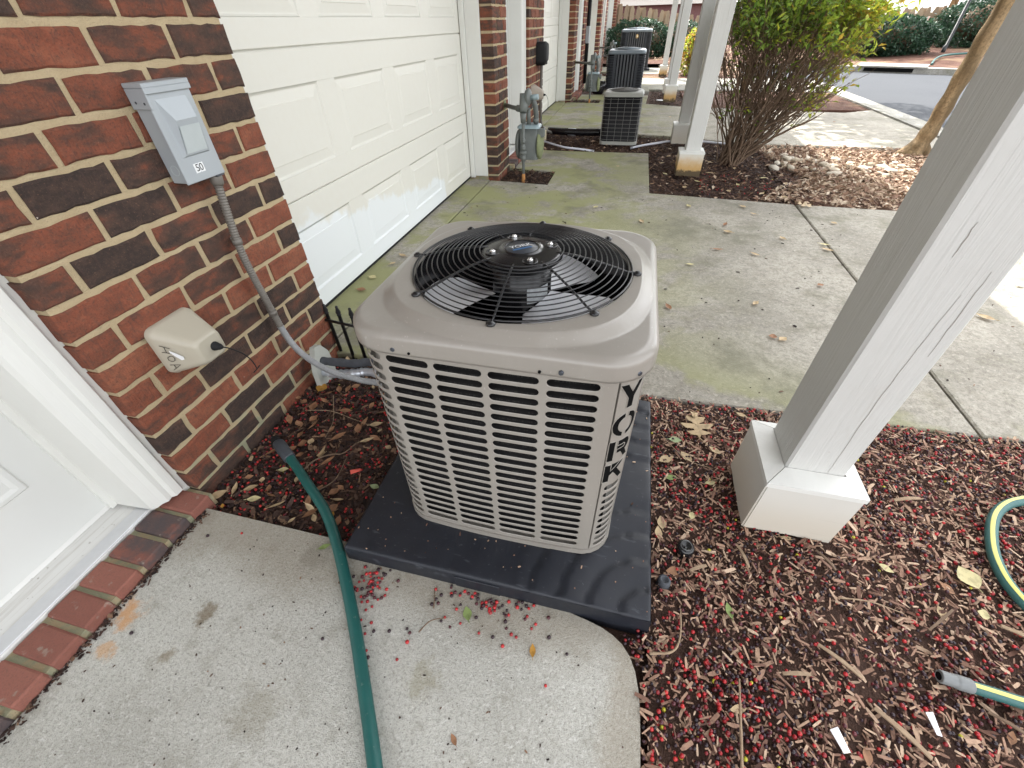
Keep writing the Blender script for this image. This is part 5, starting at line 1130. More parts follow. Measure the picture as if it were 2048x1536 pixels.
def tagobj(x, y, w, l, a, mat, lab, z=0.012):
    m = MB(); c, s = math.cos(a), math.sin(a)
    pts = [(-w, -l), (w, -l), (w * 1.05, l), (-w, l * 0.9)]
    m.add([(x + c * u - s * v, y + s * u + c * v, z + 0.004 * (u * v > 0)) for u, v in pts] + [(x + c * u - s * v, y + s * u + c * v, z - 0.001 + 0.004 * (u * v > 0)) for u, v in pts], [(0, 1, 2, 3), (7, 6, 5, 4), (0, 4, 5, 1), (1, 5, 6, 2), (2, 6, 7, 3), (3, 7, 4, 0)])
    solo(m, 'paper_tag', mat, lab, 'tag', (x, y, z))
tagobj(0.575, 0.317, 0.008, 0.020, 0.35, 'tag_white', 'white strip of plastic in the mulch near the bottom edge')
tagobj(0.768, 0.391, 0.006, 0.020, 0.05, 'tag_white', 'small white plastic strip near the threaded hose end')
tagobj(-0.737, 0.711, 0.007, 0.017, -1.0, 'tag_red', 'small bright red plastic scrap in the bed left of the pad', 0.0)

# ------------------------------------------------------------------ gas meters
def meter(x, y, sc, lab, wall=True, yw=4.386, red=False):
    t = thing('gas_meter', lab, 'gas meter', (x, y, 0), 'gas meters along the house row')
    m = MB(); m.tube([(x, y, -0.05), (x, y, 0.47)], 0.013, 10); m.tube([(x, y, 0.16), (x, y, 0.21)], 0.021, 8); m.tube([(x, y, 0.245), (x, y, 0.28)], 0.020, 8); m.tube([(x - .03, y - .01, 0.225), (x + .03, y - .012, 0.230)], 0.013, 8); m.tube([(x, y, 0.30), (x, y, 0.335)], 0.020, 8); m.build('riser', 'meter_paint', t, recalc=False)
    m = MB(); m.tube([(x, y, -0.04), (x, y, 0.03), (x, y, 0.055)], [0.017, 0.016, 0.0135], 10); m.build('rusty_collar', 'rust', t, recalc=False)
    yb = y + 0.10
    m = MB(); m.tube([(x, y, 0.46), (x, y, 0.53)], [0.022, 0.028], 10); m.tube([(x, y, 0.53), (x, y + 0.03, 0.575), (x, y + 0.05, 0.66)], [0.028, 0.040, 0.040], 12); R = m.build('regulator', 'meter_paint', t, recalc=False)
    m = MB(); m.lathe([(0.0, -0.03), (0.045, -0.026), (0.062, -0.01), (0.066, 0.0), (0.062, 0.01), (0.045, 0.022), (0.0, 0.03)], (x + 0.03, y + 0.06, 0.635), 'x', 20); m.build('regulator_dome', 'meter_paint', R)
    m = MB(); m.tube([(x + 0.05, y + 0.05, 0.635), (x + 0.12, y + 0.04, 0.64)], 0.020, 12); m.build('vent', 'meter_light', R)
    m = MB(); m.tube([(x + 0.06, y + 0.10, 0.62), (x + 0.075, y + 0.13, 0.57), (x + 0.085, y + 0.15, 0.50), (x + 0.08, y + 0.16, 0.43)], [0.02, 0.022, 0.022, 0.02], 10); m.tube([(x + 0.02, y + 0.12, 0.55), (x + 0.02, y + 0.14, 0.42)], 0.017, 10); m.tube([(x + 0.08, y + 0.155, 0.47), (x + 0.08, y + 0.155, 0.44)], 0.027, 8); m.build('swivel_pipes', 'meter_paint', t, recalc=False)
    if wall:
        m = MB(); m.tube([(WX + 0.0, yw, 0.548), (x - 0.12, y + 0.14, 0.55), (x - 0.02, y + 0.06, 0.55)], 0.017, 12); m.tube([(x - 0.075, y + 0.10, 0.55), (x - 0.035, y + 0.07, 0.55)], 0.026, 8); m.build('wall_pipe', 'meter_paint', t, recalc=False)
        m = MB(); m.lathe([(0.045, 0.001), (0.03, 0.008), (0.018, 0.012)], (WX, yw, 0.545), 'x', 9, False); m.v = [(a + random.uniform(0, .006), b + random.uniform(-.012, .012), c + random.uniform(-.014, .014)) for a, b, c in m.v]; m.build('sealant', 'meter_moss', t)
    cy = y + 0.17; m = MB()
    P = rsq(x + 0.02, cy, 0.088, 0.075, 0.03, 4); loft(m, [[(a, b, 0.15) for a, b in P], [(a, b, 0.40) for a, b in P]]); MB_ = m.build('meter_body', 'meter_paint', t)
    m = MB(); P = rsq(x + 0.02, cy, 0.100, 0.085, 0.03, 4); loft(m, [[(a, b, 0.398) for a, b in P], [(a, b, 0.412) for a, b in P], [(x + 0.02 + (a - x - .02) * .8, cy + (b - cy) * .8, 0.425) for a, b in P]]); m.build('meter_top', 'meter_light', MB_)
    for sx, mt in ((-1, 'meter_paint'), (1, 'meter_moss')):
        m = MB(); m.lathe([(0.118, 0.0), (0.120, sx * 0.012), (0.112, sx * 0.026), (0.085, sx * 0.036), (0.0, sx * 0.040)], (x + 0.02 + sx * 0.085, cy, 0.262), 'x', 24); m.v = [(a, cy + (b - cy) * 0.82, c) for a, b, c in m.v]; m.build('diaphragm_cover', mt, MB_)
    m = MB(); m.bevbox((x + 0.105, cy - 0.06, 0.33), (x + 0.165, cy - 0.01, 0.395), 0.006); m.build('index_box', 'meter_paint', MB_)
    return t
meter(-0.928, 4.101, 1, 'grey gas meter with rusty riser foot, in a mulch square by the path', True, 4.40)
meter(-0.83, 8.99, 1, 'smaller looking second gas meter, beside the black rubbish bag', True, 9.35)
meter(-0.85, 14.1, 1, 'farthest gas meter, left of the tall dark air conditioner', True, 14.3)
m = MB(); m.bevbox((-1.13, 5.80, -0.03), (-1.04, 5.90, 0.10), 0.004); solo(m, 'wood_block', 'wood_block', 'cream wooden block standing behind the gas meter', 'block', (-1.085, 5.85, 0))
# on the second house's wide pier
t = thing('telephone_box', 'black plastic service box with a cable, high on the second house wall', 'service box', (WX, 5.9, 0.75))
m = MB(); loft(m, [[(WX + 0.001, p, q) for p, q in rsq(5.93, 0.84, 0.10, 0.105, 0.05, 4)], [(WX + 0.085, p, q) for p, q in rsq(5.93, 0.84, 0.10, 0.105, 0.05, 4)], [(WX + 0.115, p, q) for p, q in rsq(5.94, 0.85, 0.07, 0.075, 0.04, 4)]]); m.build('cover', 'black_matte', t)
m = MB(); m.box((WX + 0.04, 6.04, 0.735), (WX + 0.085, 6.10, 0.775)); m.build('cable_clip', 'black_matte', t)
m = MB(); m.tube(crom([(WX + 0.05, 5.93, 0.75), (WX + 0.04, 5.95, 0.5), (WX + 0.04, 5.97, 0.25), (WX + 0.05, 6.0, 0.13), (WX + 0.11, 6.1, 0.05), (WX + 0.18, 6.17, 0.02)], 6), 0.016, 8); m.build('drop_conduit', 'conduit_dirty', t, recalc=False)
t2, yy, zz = cable_box(5.56, 0.42, 0.16, 'beige_far', 'brownish cable box on the second house wall, seen past the gas meter', front=0.13)
m = MB(); m.tube(crom([(-1.06, 6.20, 0.045), (-0.85, 6.12, 0.05), (-0.62, 6.10, 0.05), (-0.38, 6.08, 0.06)], 6), 0.045, 10); m.v = [(x, y, max(-0.03, z) * 0.9) for x, y, z in m.v]
LS = thing('line_set', 'black wrapped pipe bundle with a taped band leading to the wire guarded air conditioner', 'pipe', (-0.7, 6.1, 0)); m.build('wrap', 'bag', LS, recalc=False)
m = MB(); m.tube([(-0.80, 6.115, 0.047), (-0.70, 6.108, 0.047)], 0.0475, 10); m.v = [(x, y, max(-0.03, z) * 0.9 + 0.001) for x, y, z in m.v]; m.build('tape_band', 'tape', LS, recalc=False)
m = MB(); m.tube(crom([(-1.10, 5.80, 0.01), (-0.945, 5.622, 0.008), (-0.734, 5.44, 0.006), (-0.558, 5.405, 0.0), (-0.40, 5.42, -0.02)], 6), 0.011, 8); solo(m, 'drain_pipe', 'pvc', 'white curved drain pipe lying on mulch left of the wire guarded air conditioner', 'pipe', (-0.8, 5.6, 0))
m = MB(); m.tube(crom([(0.00, 5.60, -0.015), (0.10, 5.655, 0.0), (0.27, 5.77, 0.008), (0.47, 5.90, 0.012), (0.70, 5.95, 0.01), (1.3, 5.80, 0.0)], 6), 0.011, 8); solo(m, 'drain_pipe', 'pvc', 'white drain pipe running under the posts toward the shrub', 'pipe', (0.3, 5.75, 0))
t = thing('disconnect_box', 'far grey electrical box with black conduit on the third house wall', 'electrical box', (WX, 10.8, 0.75)); m = MB(); m.bevbox((WX + .001, 10.75, 0.76), (WX + 0.07, 10.95, 1.02), 0.004); m.build('box_body', 'grey_paint', t); m = MB(); m.tube([(WX + 0.03, 10.88, 1.9), (WX + 0.03, 10.88, 0.1)], 0.035, 8); m.build('black_conduit', 'black_matte', t)
# rubbish bag
m = MB(); m.sphere((-0.78, 10.28, 0.07), 0.15, 20, 12, (0.95, 0.8, 0.78)); r_ = random.Random(5)
m.v = [(x + 0.018 * math.sin(z * 60 + y * 35) * math.cos(x * 40), y + 0.02 * math.sin(x * 55 + z * 20), max(-0.04, z + 0.015 * math.sin(x * 70) * math.cos(y * 50) + (0.05 * max(0, x + 0.78) / 0.15))) for x, y, z in m.v]
solo(m, 'rubbish_bag', 'bag', 'crumpled shiny black plastic bag beside the second gas meter', 'bag', (-0.78, 10.28, 0))
m = MB(); m.lathe([(0.0, 0.004), (0.045, 0.005), (0.07, 0.003), (0.07, 0.0)], (0.39, 9.45, -0.015), 'z', 16); solo(m, 'white_lid', 'label_white', 'flat white lid lying in the mulch by the far yellowed post', 'lid', (0.39, 9.45, -0.015))
# ------------------------------------------------------------------ mulch beds: chips, berries, litter (ground cover)
def sample(poly, n, excl=()):
    xs = [p[0] for p in poly]; ys = [p[1] for p in poly]; out = np.zeros((0, 2))
    while len(out) < n:
        c = np.stack([rng.uniform(min(xs), max(xs), n * 2), rng.uniform(min(ys), max(ys), n * 2)], 1)
        k = inpoly(c[:, 0], c[:, 1], poly)
        for e in excl: k &= ~inpoly(c[:, 0], c[:, 1], e)
        out = np.concatenate([out, c[k]])
    return out[:n]
PADP = [(-0.605, 0.432), (0.207, 0.432), (0.207, 1.21), (-0.605, 1.21)]; POSTP = [(0.466, 0.786), (0.684, 0.786), (0.684, 1.004), (0.466, 1.004)]
BED_R = [(0.195, -0.6), (2.9, -0.6), (2.9, 1.38), (1.33, 1.333), (0.19, 1.296), (-0.62, 1.296), (-0.62, 1.20), (0.2, 1.20), (0.2, 0.43), (0.16, 0.405), (0.192, 0.34)]
BED_L = [(-1.165, 0.482), (-0.62, 0.482), (-0.60, 0.482), (-0.60, 1.296), (-1.165, 1.296)]
BED_2 = [(0.215, 3.92), (1.35, 3.83), (1.6, 4.6), (1.35, 5.9), (0.5, 6.22), (-0.5, 6.40), (-1.16, 6.46), (-1.16, 5.37), (0.20, 5.36)]
NOTCH = [(-1.16, 4.10), (-0.70, 4.055), (-0.70, 4.46), (-1.13, 4.53)]; NOTCH2 = [(-1.16, 9.04), (-0.68, 9.0), (-0.68, 9.41), (-1.12, 9.41)]
LITTER = [(1.0, 3.85), (3.40, 3.74), (3.40, 5.86), (1.32, 5.9), (1.55, 4.6)]
BED_3 = [(0.20, 8.95), (0.75, 8.7), (1.6, 8.6), (0.8, 10.8), (0.25, 10.85)]
# chip template: bent splinter, 10 verts
CV_ = [(-0.5, -0.40, 0), (-0.5, 0.45, 0), (-0.18, -0.5, 0.10), (-0.18, 0.5, 0.12), (0.2, -0.46, 0.12), (0.2, 0.5, 0.10), (0.5, -0.30, 0.0), (0.46, 0.22, 0.02),
       (-0.45, -0.3, -0.9), (-0.45, 0.35, -0.9), (0.44, -0.25, -0.9), (0.42, 0.2, -0.9)]
CF_ = [(0, 2, 3, 1), (2, 4, 5, 3), (4, 6, 7, 5), (0, 8, 10, 6), (1, 7, 11, 9), (0, 1, 9, 8), (6, 10, 11, 7)]
def chips(name, pts, lmin, lmax, wr, zb, zs, mat, lab, tilt=0.25, bias=1.0):
    k = len(pts); ln = lmin + (lmax - lmin) * rng.random(k) ** 2.2; w = np.clip(ln * rng.uniform(wr[0], wr[1], k), 0.003, 0.016); th = rng.uniform(0.0012, 0.0035, k)
    M = rotmats(rng.uniform(0, 2 * pi, k), rng.normal(0, tilt, k), rng.normal(0, tilt, k), np.stack([ln, w, th], 1))
    T = np.concatenate([pts, (zb + zs * rng.random(k))[:, None]], 1)
    o = link(name, scatter_mesh(name, CV_, CF_, M, T, rng.random(k) ** bias, mat)); tag(o, lab, None, None, 'stuff'); return o
chips('mulch', sample(BED_R, 36000, (PADP, POSTP)), 0.007, 0.036, (0.10, 0.30), -0.010, 0.018, 'chips', 'shredded tan bark mulch filling the bed around the white post', 0.24, 0.62)
chips('mulch_bits', sample(BED_R, 26000, (PADP, POSTP)), 0.004, 0.014, (0.25, 0.8), -0.018, 0.014, 'chips', 'fine bark crumbs in the bed around the white post', 0.4, 0.9)
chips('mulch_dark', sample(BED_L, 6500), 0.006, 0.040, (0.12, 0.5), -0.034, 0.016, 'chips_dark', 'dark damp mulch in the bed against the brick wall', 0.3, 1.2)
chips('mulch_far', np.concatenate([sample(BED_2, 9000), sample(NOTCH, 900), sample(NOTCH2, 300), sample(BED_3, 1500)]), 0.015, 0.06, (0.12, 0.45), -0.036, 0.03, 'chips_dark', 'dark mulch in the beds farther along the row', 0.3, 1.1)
chips('pad_crumbs', sample([(-0.59, 0.445), (0.195, 0.445), (0.195, 1.2), (-0.59, 1.2)], 70, ([(-0.49, 0.55), (0.1, 0.55), (0.1, 1.14), (-0.49, 1.14)],)), 0.002, 0.012, (0.2, 0.6), 0.0615, 0.002, 'chips', 'tiny bark bits and grit lying on the black pad', 0.12, 0.8)
# low mounded bed surfaces under the chips
def mound(name, poly, zc, amp, n, lab, mat='soil'):
    xs = [p[0] for p in poly]; ys = [p[1] for p in poly]; x0, x1, y0, y1 = min(xs), max(xs), min(ys), max(ys); mb = MB(); nx, ny = n
    for j in range(ny + 1):
        for i in range(nx + 1):
            x = x0 + (x1 - x0) * i / nx; y = y0 + (y1 - y0) * j / ny; mb.v.append((x, y, zc + amp * (0.5 * math.sin(x * 9.1 + y * 3.3) + 0.5 * math.sin(y * 11.7 - x * 5.0))))
    for j in range(ny):
        for i in range(nx):
            cxm = x0 + (x1 - x0) * (i + .5) / nx; cym = y0 + (y1 - y0) * (j + .5) / ny
            a = j * (nx + 1) + i; mb.f.append([a, a + 1, a + nx + 2, a + nx + 1]); mb.s.append(True); mb.m.append(0)
    o = mb.build(name, mat, None, False); o['kind'] = 'structure'; o['label'] = lab
mound('bed', [(0.205, -0.6), (2.9, -0.6), (2.9, 1.29), (0.205, 1.29)], -0.014, 0.004, (60, 50), 'soil of the bed around the white post')
mound('bed', [(-1.168, 0.486), (-0.605, 0.486), (-0.605, 1.292), (-1.168, 1.292)], -0.030, 0.005, (20, 30), 'soil of the bed by the brick wall')
# berries: little spheres
bs = MB(); bs.sphere((0, 0, 0), 1.0, 7, 4); BV = bs.v
def tri_quads(f): return [tuple(x) if len(x) == 4 else (x[0], x[1], x[2], x[2]) for x in f]
BF = [q for q in bs.f]; BF3 = []
for f in BF: BF3 += [(f[0], f[1], f[2])] if len(f) == 3 else [(f[0], f[1], f[2]), (f[0], f[2], f[3])]
def berries(name, pts, zb, zs, lab, redder=0.0, r0=0.0035, r1=0.0050):
    k = len(pts); r = rng.uniform(r0, r1, k); M = rotmats(rng.uniform(0, 6.3, k), rng.normal(0, .5, k), rng.normal(0, .5, k), np.stack([r, r, r * rng.uniform(0.88, 1.05, k)], 1))
    T = np.concatenate([pts, (zb + r + zs * rng.random(k))[:, None]], 1); rn = np.clip(rng.random(k) + redder, 0, 1 - 1e-4); rn = np.where(rng.random(k) < 0.006, 0.995, np.minimum(rn, 0.98))
    o = link(name, scatter_mesh(name, BV, BF3, M, T, rn, 'berry', True)); tag(o, lab, None, None, 'stuff'); return o
def clumpy(poly, n, excl, cl, sig):
    c = sample(poly, cl, excl); out = sample(poly, int(n * 0.45), excl)
    while len(out) < n:
        p = c[rng.integers(0, cl, n)] + rng.normal(0, sig, (n, 2)); k = inpoly(p[:, 0], p[:, 1], poly)
        for e in excl: k &= ~inpoly(p[:, 0], p[:, 1], e)
        out = np.concatenate([out, p[k]])
    return out[:n]
berries('fallen_berries', clumpy(BED_R, 19000, (PADP, POSTP), 1200, 0.04), -0.009, 0.011, 'carpet of red and near black berries over the bark mulch', -0.08)
NEARC = [(0.195, -0.05), (0.55, -0.05), (0.55, 0.40), (0.195, 0.44), (0.12, 0.43), (0.192, 0.34)]
berries('fallen_berries', clumpy(NEARC, 700, (PADP,), 40, 0.035), -0.008, 0.010, 'dense patch of berries along the curved edge of the landing', -0.04)
berries('fallen_berries', clumpy(BED_L, 1400, (), 60, 0.05), -0.032, 0.008, 'red berries scattered over the dark bed by the brick wall', 0.08)
berries('fallen_berries', sample([(0.6, 3.95), (1.3, 3.9), (1.3, 4.6), (0.6, 4.7)], 130), -0.03, 0.01, 'sparse red berries in the dark bed beyond the driveway', 0.12, 0.004, 0.006)
# leaf litter and river stones in the sunlit bed
def leafcloud(name, pts, z0, zs, l0, l1, mat, tilt=0.35, ratio=0.5):
    k = len(pts); ln = rng.uniform(l0, l1, k); M = rotmats(rng.uniform(0, 6.3, k), rng.normal(0, tilt, k), rng.normal(0, tilt, k), np.stack([ln * ratio, ln, ln], 1))
    T = np.concatenate([pts, (z0 + zs * rng.random(k))[:, None]], 1); return scatter_mesh(name, LEAF_V, LEAF_F_T, M, T, rng.random(k), mat)
LEAF_F_T = LEAF_F
o = link('leaf_litter', leafcloud('leaf_litter', np.concatenate([sample(LITTER, 9500), sample(BED_2, 330)]), -0.030, 0.036, 0.025, 0.065, 'litter_leaf')); tag(o, 'dry tan leaf litter in the sunny bed by the leaning tree', None, None, 'stuff')
o = link('leaf_litter', leafcloud('leaf_litter', np.concatenate([sample([(0.45, 14.2), (2.3, 13.2), (2.5, 15.3), (2.2, 19.0), (0.9, 19.0)], 2500), sample([(1.0, 17.0), (3.5, 16.0), (5, 18.5), (-1, 19.5)], 1500)]), -0.01, 0.12, 0.05, 0.12, 'litter_leaf')); tag(o, 'sunlit dry leaves at the far end of the row', None, None, 'stuff')
mound('bed', [(1.35, 3.83), (3.42, 3.76), (3.42, 5.86), (1.35, 5.86)], -0.022, 0.008, (30, 30), 'sunny leaf covered bed by the leaning tree', 'bank_mulch')
sm = []
for i in range(5):
    b_ = MB(); b_.sphere((0, 0, 0), 1.0, 12, 8); rr = random.Random(i); ph = [rr.uniform(0, 6) for _ in range(4)]
    b_.v = [(x * (1 + .12 * math.sin(3 * y + ph[0])), y * (1 + .12 * math.sin(2.5 * z + ph[1])), z * (1 + .1 * math.sin(3 * x + ph[2]))) for x, y, z in b_.v]; sm.append(b_.mesh('river_stone', 'stone'))
for i in range(46):
    f = rng.random(); x = 1.40 + 1.2 * rng.random() ** 1.2 + 0.1 * rng.normal(); y = 4.72 + 0.75 * rng.random() - 0.25 * (x - 1.9) + 0.06 * rng.normal()
    o = bpy.data.objects.new('river_stone', sm[i % 5]); COL.objects.link(o); s = 0.020 + 0.028 * rng.random(); o.location = (x, y, -0.012 + 0.008 * rng.random()); o.scale = (s * 1.5, s * 0.95, s * 0.55); o.rotation_euler = (rng.normal() * .15, rng.normal() * .15, rng.uniform(0, 6))
    tag(o, 'pale rounded river stone in the sunny bed beyond the driveway', 'stone', 'river stones in the sunny bed')

# ------------------------------------------------------------------ single leaves, sticks and berries one can pick out
def leaf_obj(x, y, L, W, rz, mat, lab, grp=None, z=0.006, curl=0.15, name='fallen_leaf', ang=(0, 0)):
    mb = MB(); n = 8; vs = []
    for i in range(n + 1):
        f = i / n; w = W / 2 * math.sin(pi * min(1, f * 1.02)) ** 0.8 * (1.15 - 0.5 * abs(f - 0.42)); h = curl * L * (f - 0.5) ** 2
        for s in (-1, -0.5, 0, 0.5, 1): vs.append((s * w, (f - 0.5) * L, h + curl * 0.9 * abs(s) ** 1.5 * w))
    mb.add(vs, [(i * 5 + k, i * 5 + k + 1, i * 5 + k + 6, i * 5 + k + 5) for i in range(n) for k in range(4)], True)
    mb.tube([(0, -0.5 * L, curl * L * .25), (0.02 * L, -0.66 * L, curl * L * .3)], 0.02 * L, 4)
    o = link(name, mb.mesh(name, mat)); o.location = (x, y, z); o.rotation_euler = (ang[0], ang[1], rz); tag(o, lab, 'leaf', grp); return o
def oak_leaf(x, y, L, rz, lab):
    half = [(0.0, 0.0), (0.05, 0.10), (0.20, 0.12), (0.34, 0.20), (0.22, 0.25), (0.10, 0.27), (0.12, 0.34), (0.32, 0.36), (0.46, 0.50), (0.42, 0.54), (0.28, 0.50), (0.11, 0.48), (0.10, 0.58), (0.22, 0.64), (0.27, 0.76), (0.22, 0.78), (0.10, 0.72), (0.08, 0.84), (0.12, 0.95), (0.04, 0.94), (0.0, 1.0)]
    n = len(half); vs = [(-a, b, 0) for a, b in half] + [(0, b, 0) for a, b in half] + [(a, b, 0) for a, b in half]; r = random.Random(2)
    vs = [(a * L, (b - .5) * L, L * (0.16 * abs(a) ** 1.3 + 0.03 * math.sin(b * 9) + 0.03 * math.sin(a * 11 + b * 4))) for a, b, c in vs]
    mb = MB(); mb.add(vs, [(i, i + 1, n + i + 1, n + i) for i in range(n - 1)] + [(n + i, n + i + 1, 2 * n + i + 1, 2 * n + i) for i in range(n - 1)], True); mb.tube([(0, -0.5 * L, 0.002), (0.02, -0.72 * L, 0.004)], 0.0012, 5)
    mb.tube([(0, (b - .5) * L, L * (0.03 * math.sin(b * 9)) + 0.001) for b in (0, .2, .4, .6, .8, .98)], 0.0009, 4)
    o = link('oak_leaf', mb.mesh('oak_leaf', 'leaf_tan', recalc=False)); o.location = (x, y, 0.012); o.rotation_euler = (0.1, 0.0, rz); tag(o, lab, 'leaf')
oak_leaf(0.368, 1.165, 0.125, 0.12, 'large tan lobed oak leaf lying between the air conditioner and the post')
oak_leaf(1.341, 3.757, 0.13, 1.1, 'pale lobed oak leaf on the driveway beside the joint')
spec = [(-1.005, 0.545, .046, .020, -1.2, 'leaf_yellow', 'long pale yellow leaf in the dark bed next to the landing edge'), (-0.987, 0.667, .036, .017, -1.15, 'leaf_yellow', 'small yellow leaf touching the green hose'), (-0.918, 0.642, .028, .014, 0.4, 'leaf_tan', 'spotted oval tan leaf beside the green hose'),
        (-0.757, 0.646, .030, .014, 1.2, 'leaf_brown', 'short brown leaf lying right of the green hose'), (-0.651, 0.674, .036, .017, 1.5, 'leaf_palegreen', 'pale green leaf resting against the black pad'), (-0.685, 0.448, .036, .014, -0.9, 'leaf_green', 'green leaf on the landing left of the hose'),
        (-0.233, 0.373, .036, .020, 0.5, 'leaf_green', 'olive green leaf on the landing in front of the pad'), (-0.058, 0.331, .030, .013, 0.2, 'leaf_orange', 'curled rusty brown leaf on the landing below the pad'), (-0.183, 0.135, .024, .010, 0.8, 'leaf_brown', 'small dark curled leaf near the bottom of the landing'),
        (0.293, 1.079, .045, .024, -1.5, 'leaf_palegreen', 'pale green leaf below the large oak leaf'), (0.272, 0.911, .036, .020, -1.2, 'leaf_green', 'yellow green leaf in the mulch beside the pad'), (0.397, 0.529, .040, .016, 0.2, 'leaf_green', 'green leaf lying on berries below the post base'), (1.002, 0.756, .060, .052, 0.3, 'leaf_yellow', 'round pale yellow leaf left of the striped hose loop'),
        (0.26, 0.985, .055, .028, -1.0, 'leaf_tan', 'broad tan leaf in the mulch right of the pad'), (0.325, 1.01, .05, .026, 0.7, 'leaf_tan', 'second broad tan leaf right of the pad'), (0.24, 0.74, .045, .022, 0.1, 'leaf_tan', 'tan leaf pressed against the right edge of the pad'), (0.268, 0.60, .042, .022, 1.8, 'leaf_brown', 'reddish curled leaf by the front corner of the pad'), (0.42, 1.06, .045, .02, 0.9, 'leaf_tan', 'folded tan leaf left of the post base'),
        (-0.885, 0.845, .06, .02, -0.6, 'leaf_brown', 'long brown leaf in the dark bed below the conduit'), (-0.835, 0.895, .05, .024, 0.5, 'leaf_brown', 'curled brown leaf beside the left side of the air conditioner'), (-0.78, 0.93, .05, .02, -1.1, 'leaf_tan', 'dry pinkish leaf under the slotted left corner'), (-0.93, 0.97, .055, .02, -1.4, 'leaf_brown', 'dark russet leaf below the ribbed conduit'), (-1.07, 0.965, .05, .03, 0.2, 'leaf_brown', 'broad dead leaf against the brick wall foot'), (-1.10, 1.07, .05, .045, 0.0, 'leaf_orange', 'orange yellow leaf clump beside the conduit bend'),
        (-0.97, 0.80, .03, .022, 0.3, 'leaf_tan', 'pale round leaf near the hose coupling'), (-0.86, 0.735, .055, .014, -0.5, 'leaf_brown', 'narrow reddish leaf across the twig'), (-1.07, 0.74, .085, .014, -0.55, 'leaf_brown', 'long strip of brown bark by the wall above the hose end'), (-1.13, 0.53, .06, .03, -0.7, 'leaf_tan', 'curled tan leaf at the corner of the brick sill'), (-0.70, 0.535, .04, .02, 0.2, 'leaf_brown', 'brown leaf where the hose leaves the bed'), (-0.73, 0.55, .022, .016, 0.0, 'leaf_orange', 'small orange leaf next to the hose at the landing edge'), (-1.085, 0.50, .018, .01, 0.8, 'leaf_orange', 'tiny orange leaf near the sill corner'), (-1.03, 0.615, .022, .016, 0.5, 'leaf_tan', 'little cream leaf in the dark bed near the brick foot')]
for s in spec: leaf_obj(*s[:6], s[6], z=0.006 if s[0] > 0.1 else (0.004 if -0.62 < s[0] or s[1] < .48 else -0.008))
dr = [(0.835, 2.752), (0.622, 2.787), (0.721, 3.1), (0.44, 2.532), (0.729, 2.126), (0.751, 1.824), (0.79, 1.812), (1.28, 2.987), (1.274, 2.904), (0.722, 3.242), (0.15, 3.2), (-0.2, 3.45), (0.95, 3.5), (1.1, 2.4), (1.6, 2.9), (1.9, 3.3), (1.45, 3.4), (1.2, 1.6), (1.75, 2.2), (0.5, 3.6), (0.9, 3.65), (0.3, 2.0), (-1.33, 2.2), (-1.36, 2.0), (-1.32, 2.32), (-1.35, 1.85), (1.05, 3.05), (2.1, 2.6), (-0.1, 4.7), (0.1, 7.2), (0.5, 7.6), (1.3, 7.3), (2.0, 6.8), (2.6, 7.4)]
for i, (x, y) in enumerate(dr):
    leaf_obj(x, y, 0.035 + 0.04 * rng.random(), 0.018 + 0.02 * rng.random(), rng.uniform(0, 6), ('leaf_tan', 'leaf_brown', 'leaf_tan', 'leaf_yellow')[i % 4], 'dry fallen leaf lying on the concrete of the driveways', 'dry leaves on the driveways', 0.004, 0.3)
for i, (x, y) in enumerate([(0.5, 4.1), (0.62, 4.3), (0.85, 4.05), (1.1, 4.02), (0.95, 4.25), (1.25, 3.95), (0.75, 4.6), (0.35, 4.5), (0.33, 4.9), (0.4, 5.2), (1.2, 4.5), (1.0, 4.8), (1.35, 4.35), (0.55, 5.3), (0.8, 5.0)]):
    leaf_obj(x, y, 0.05 + 0.03 * rng.random(), 0.022 + 0.015 * rng.random(), rng.uniform(0, 6), ('leaf_tan', 'leaf_yellow', 'leaf_tan')[i % 3], 'pale dead leaf on the dark bed in front of the shrub', 'pale leaves in front of the shrub', 0.0, 0.3)
for i in range(60):
    c = sample(BED_R, 1, (PADP, POSTP))[0]
    if c[0] > 2.0 or c[1] < 0.1: continue
    leaf_obj(c[0], c[1], 0.024 + 0.024 * rng.random(), 0.012 + 0.014 * rng.random(), rng.uniform(0, 6), ('leaf_tan', 'leaf_brown', 'leaf_tan', 'leaf_yellow')[i % 4], 'small dry leaf among the chips and berries of the right bed', 'small dry leaves in the right bed', 0.004, 0.25, ang=(rng.normal() * .2, rng.normal() * .2))
def stick(pts, r, lab, mat='twig_pale', z=0.01):
    m = MB(); P = crom([(x, y, z + (0.004 if i % 2 else 0)) for i, (x, y) in enumerate(pts)], 5); m.tube(P, [r * (1.0 - 0.5 * i / len(P)) * (1 + 0.15 * math.sin(i * 2.1)) for i in range(len(P))], 6); solo(m, 'twig', mat, lab, 'twig', (pts[0][0], pts[0][1], z))
stick([(0.205, 0.385), (0.255, 0.40), (0.275, 0.44), (0.278, 0.50)], 0.0032, 'pale bent twig beside the curved landing edge', z=0.014)
stick([(-0.335, 0.305), (-0.315, 0.335), (-0.28, 0.352)], 0.0018, 'thin dark forked twig on the landing in front of the pad', 'twig', 0.004)
stick([(-0.32, 0.365), (-0.325, 0.385), (-0.335, 0.41)], 0.0016, 'short reddish stalk under the pad edge', 'twig', 0.004)
stick([(0.375, 0.20), (0.385, 0.30), (0.395, 0.38)], 0.0034, 'straight grey stick standing out in the lower mulch', z=0.016)
stick([(-0.92, 0.655), (-0.90, 0.72), (-0.86, 0.76), (-0.82, 0.77), (-0.80, 0.83)], 0.0035, 'knobbly branching twig right of the hose coupling', 'twig', -0.004)
stick([(-0.84, 0.60), (-0.80, 0.64), (-0.79, 0.68), (-0.80, 0.76)], 0.0024, 'curved twig between the hose and the pad', 'twig', -0.006)
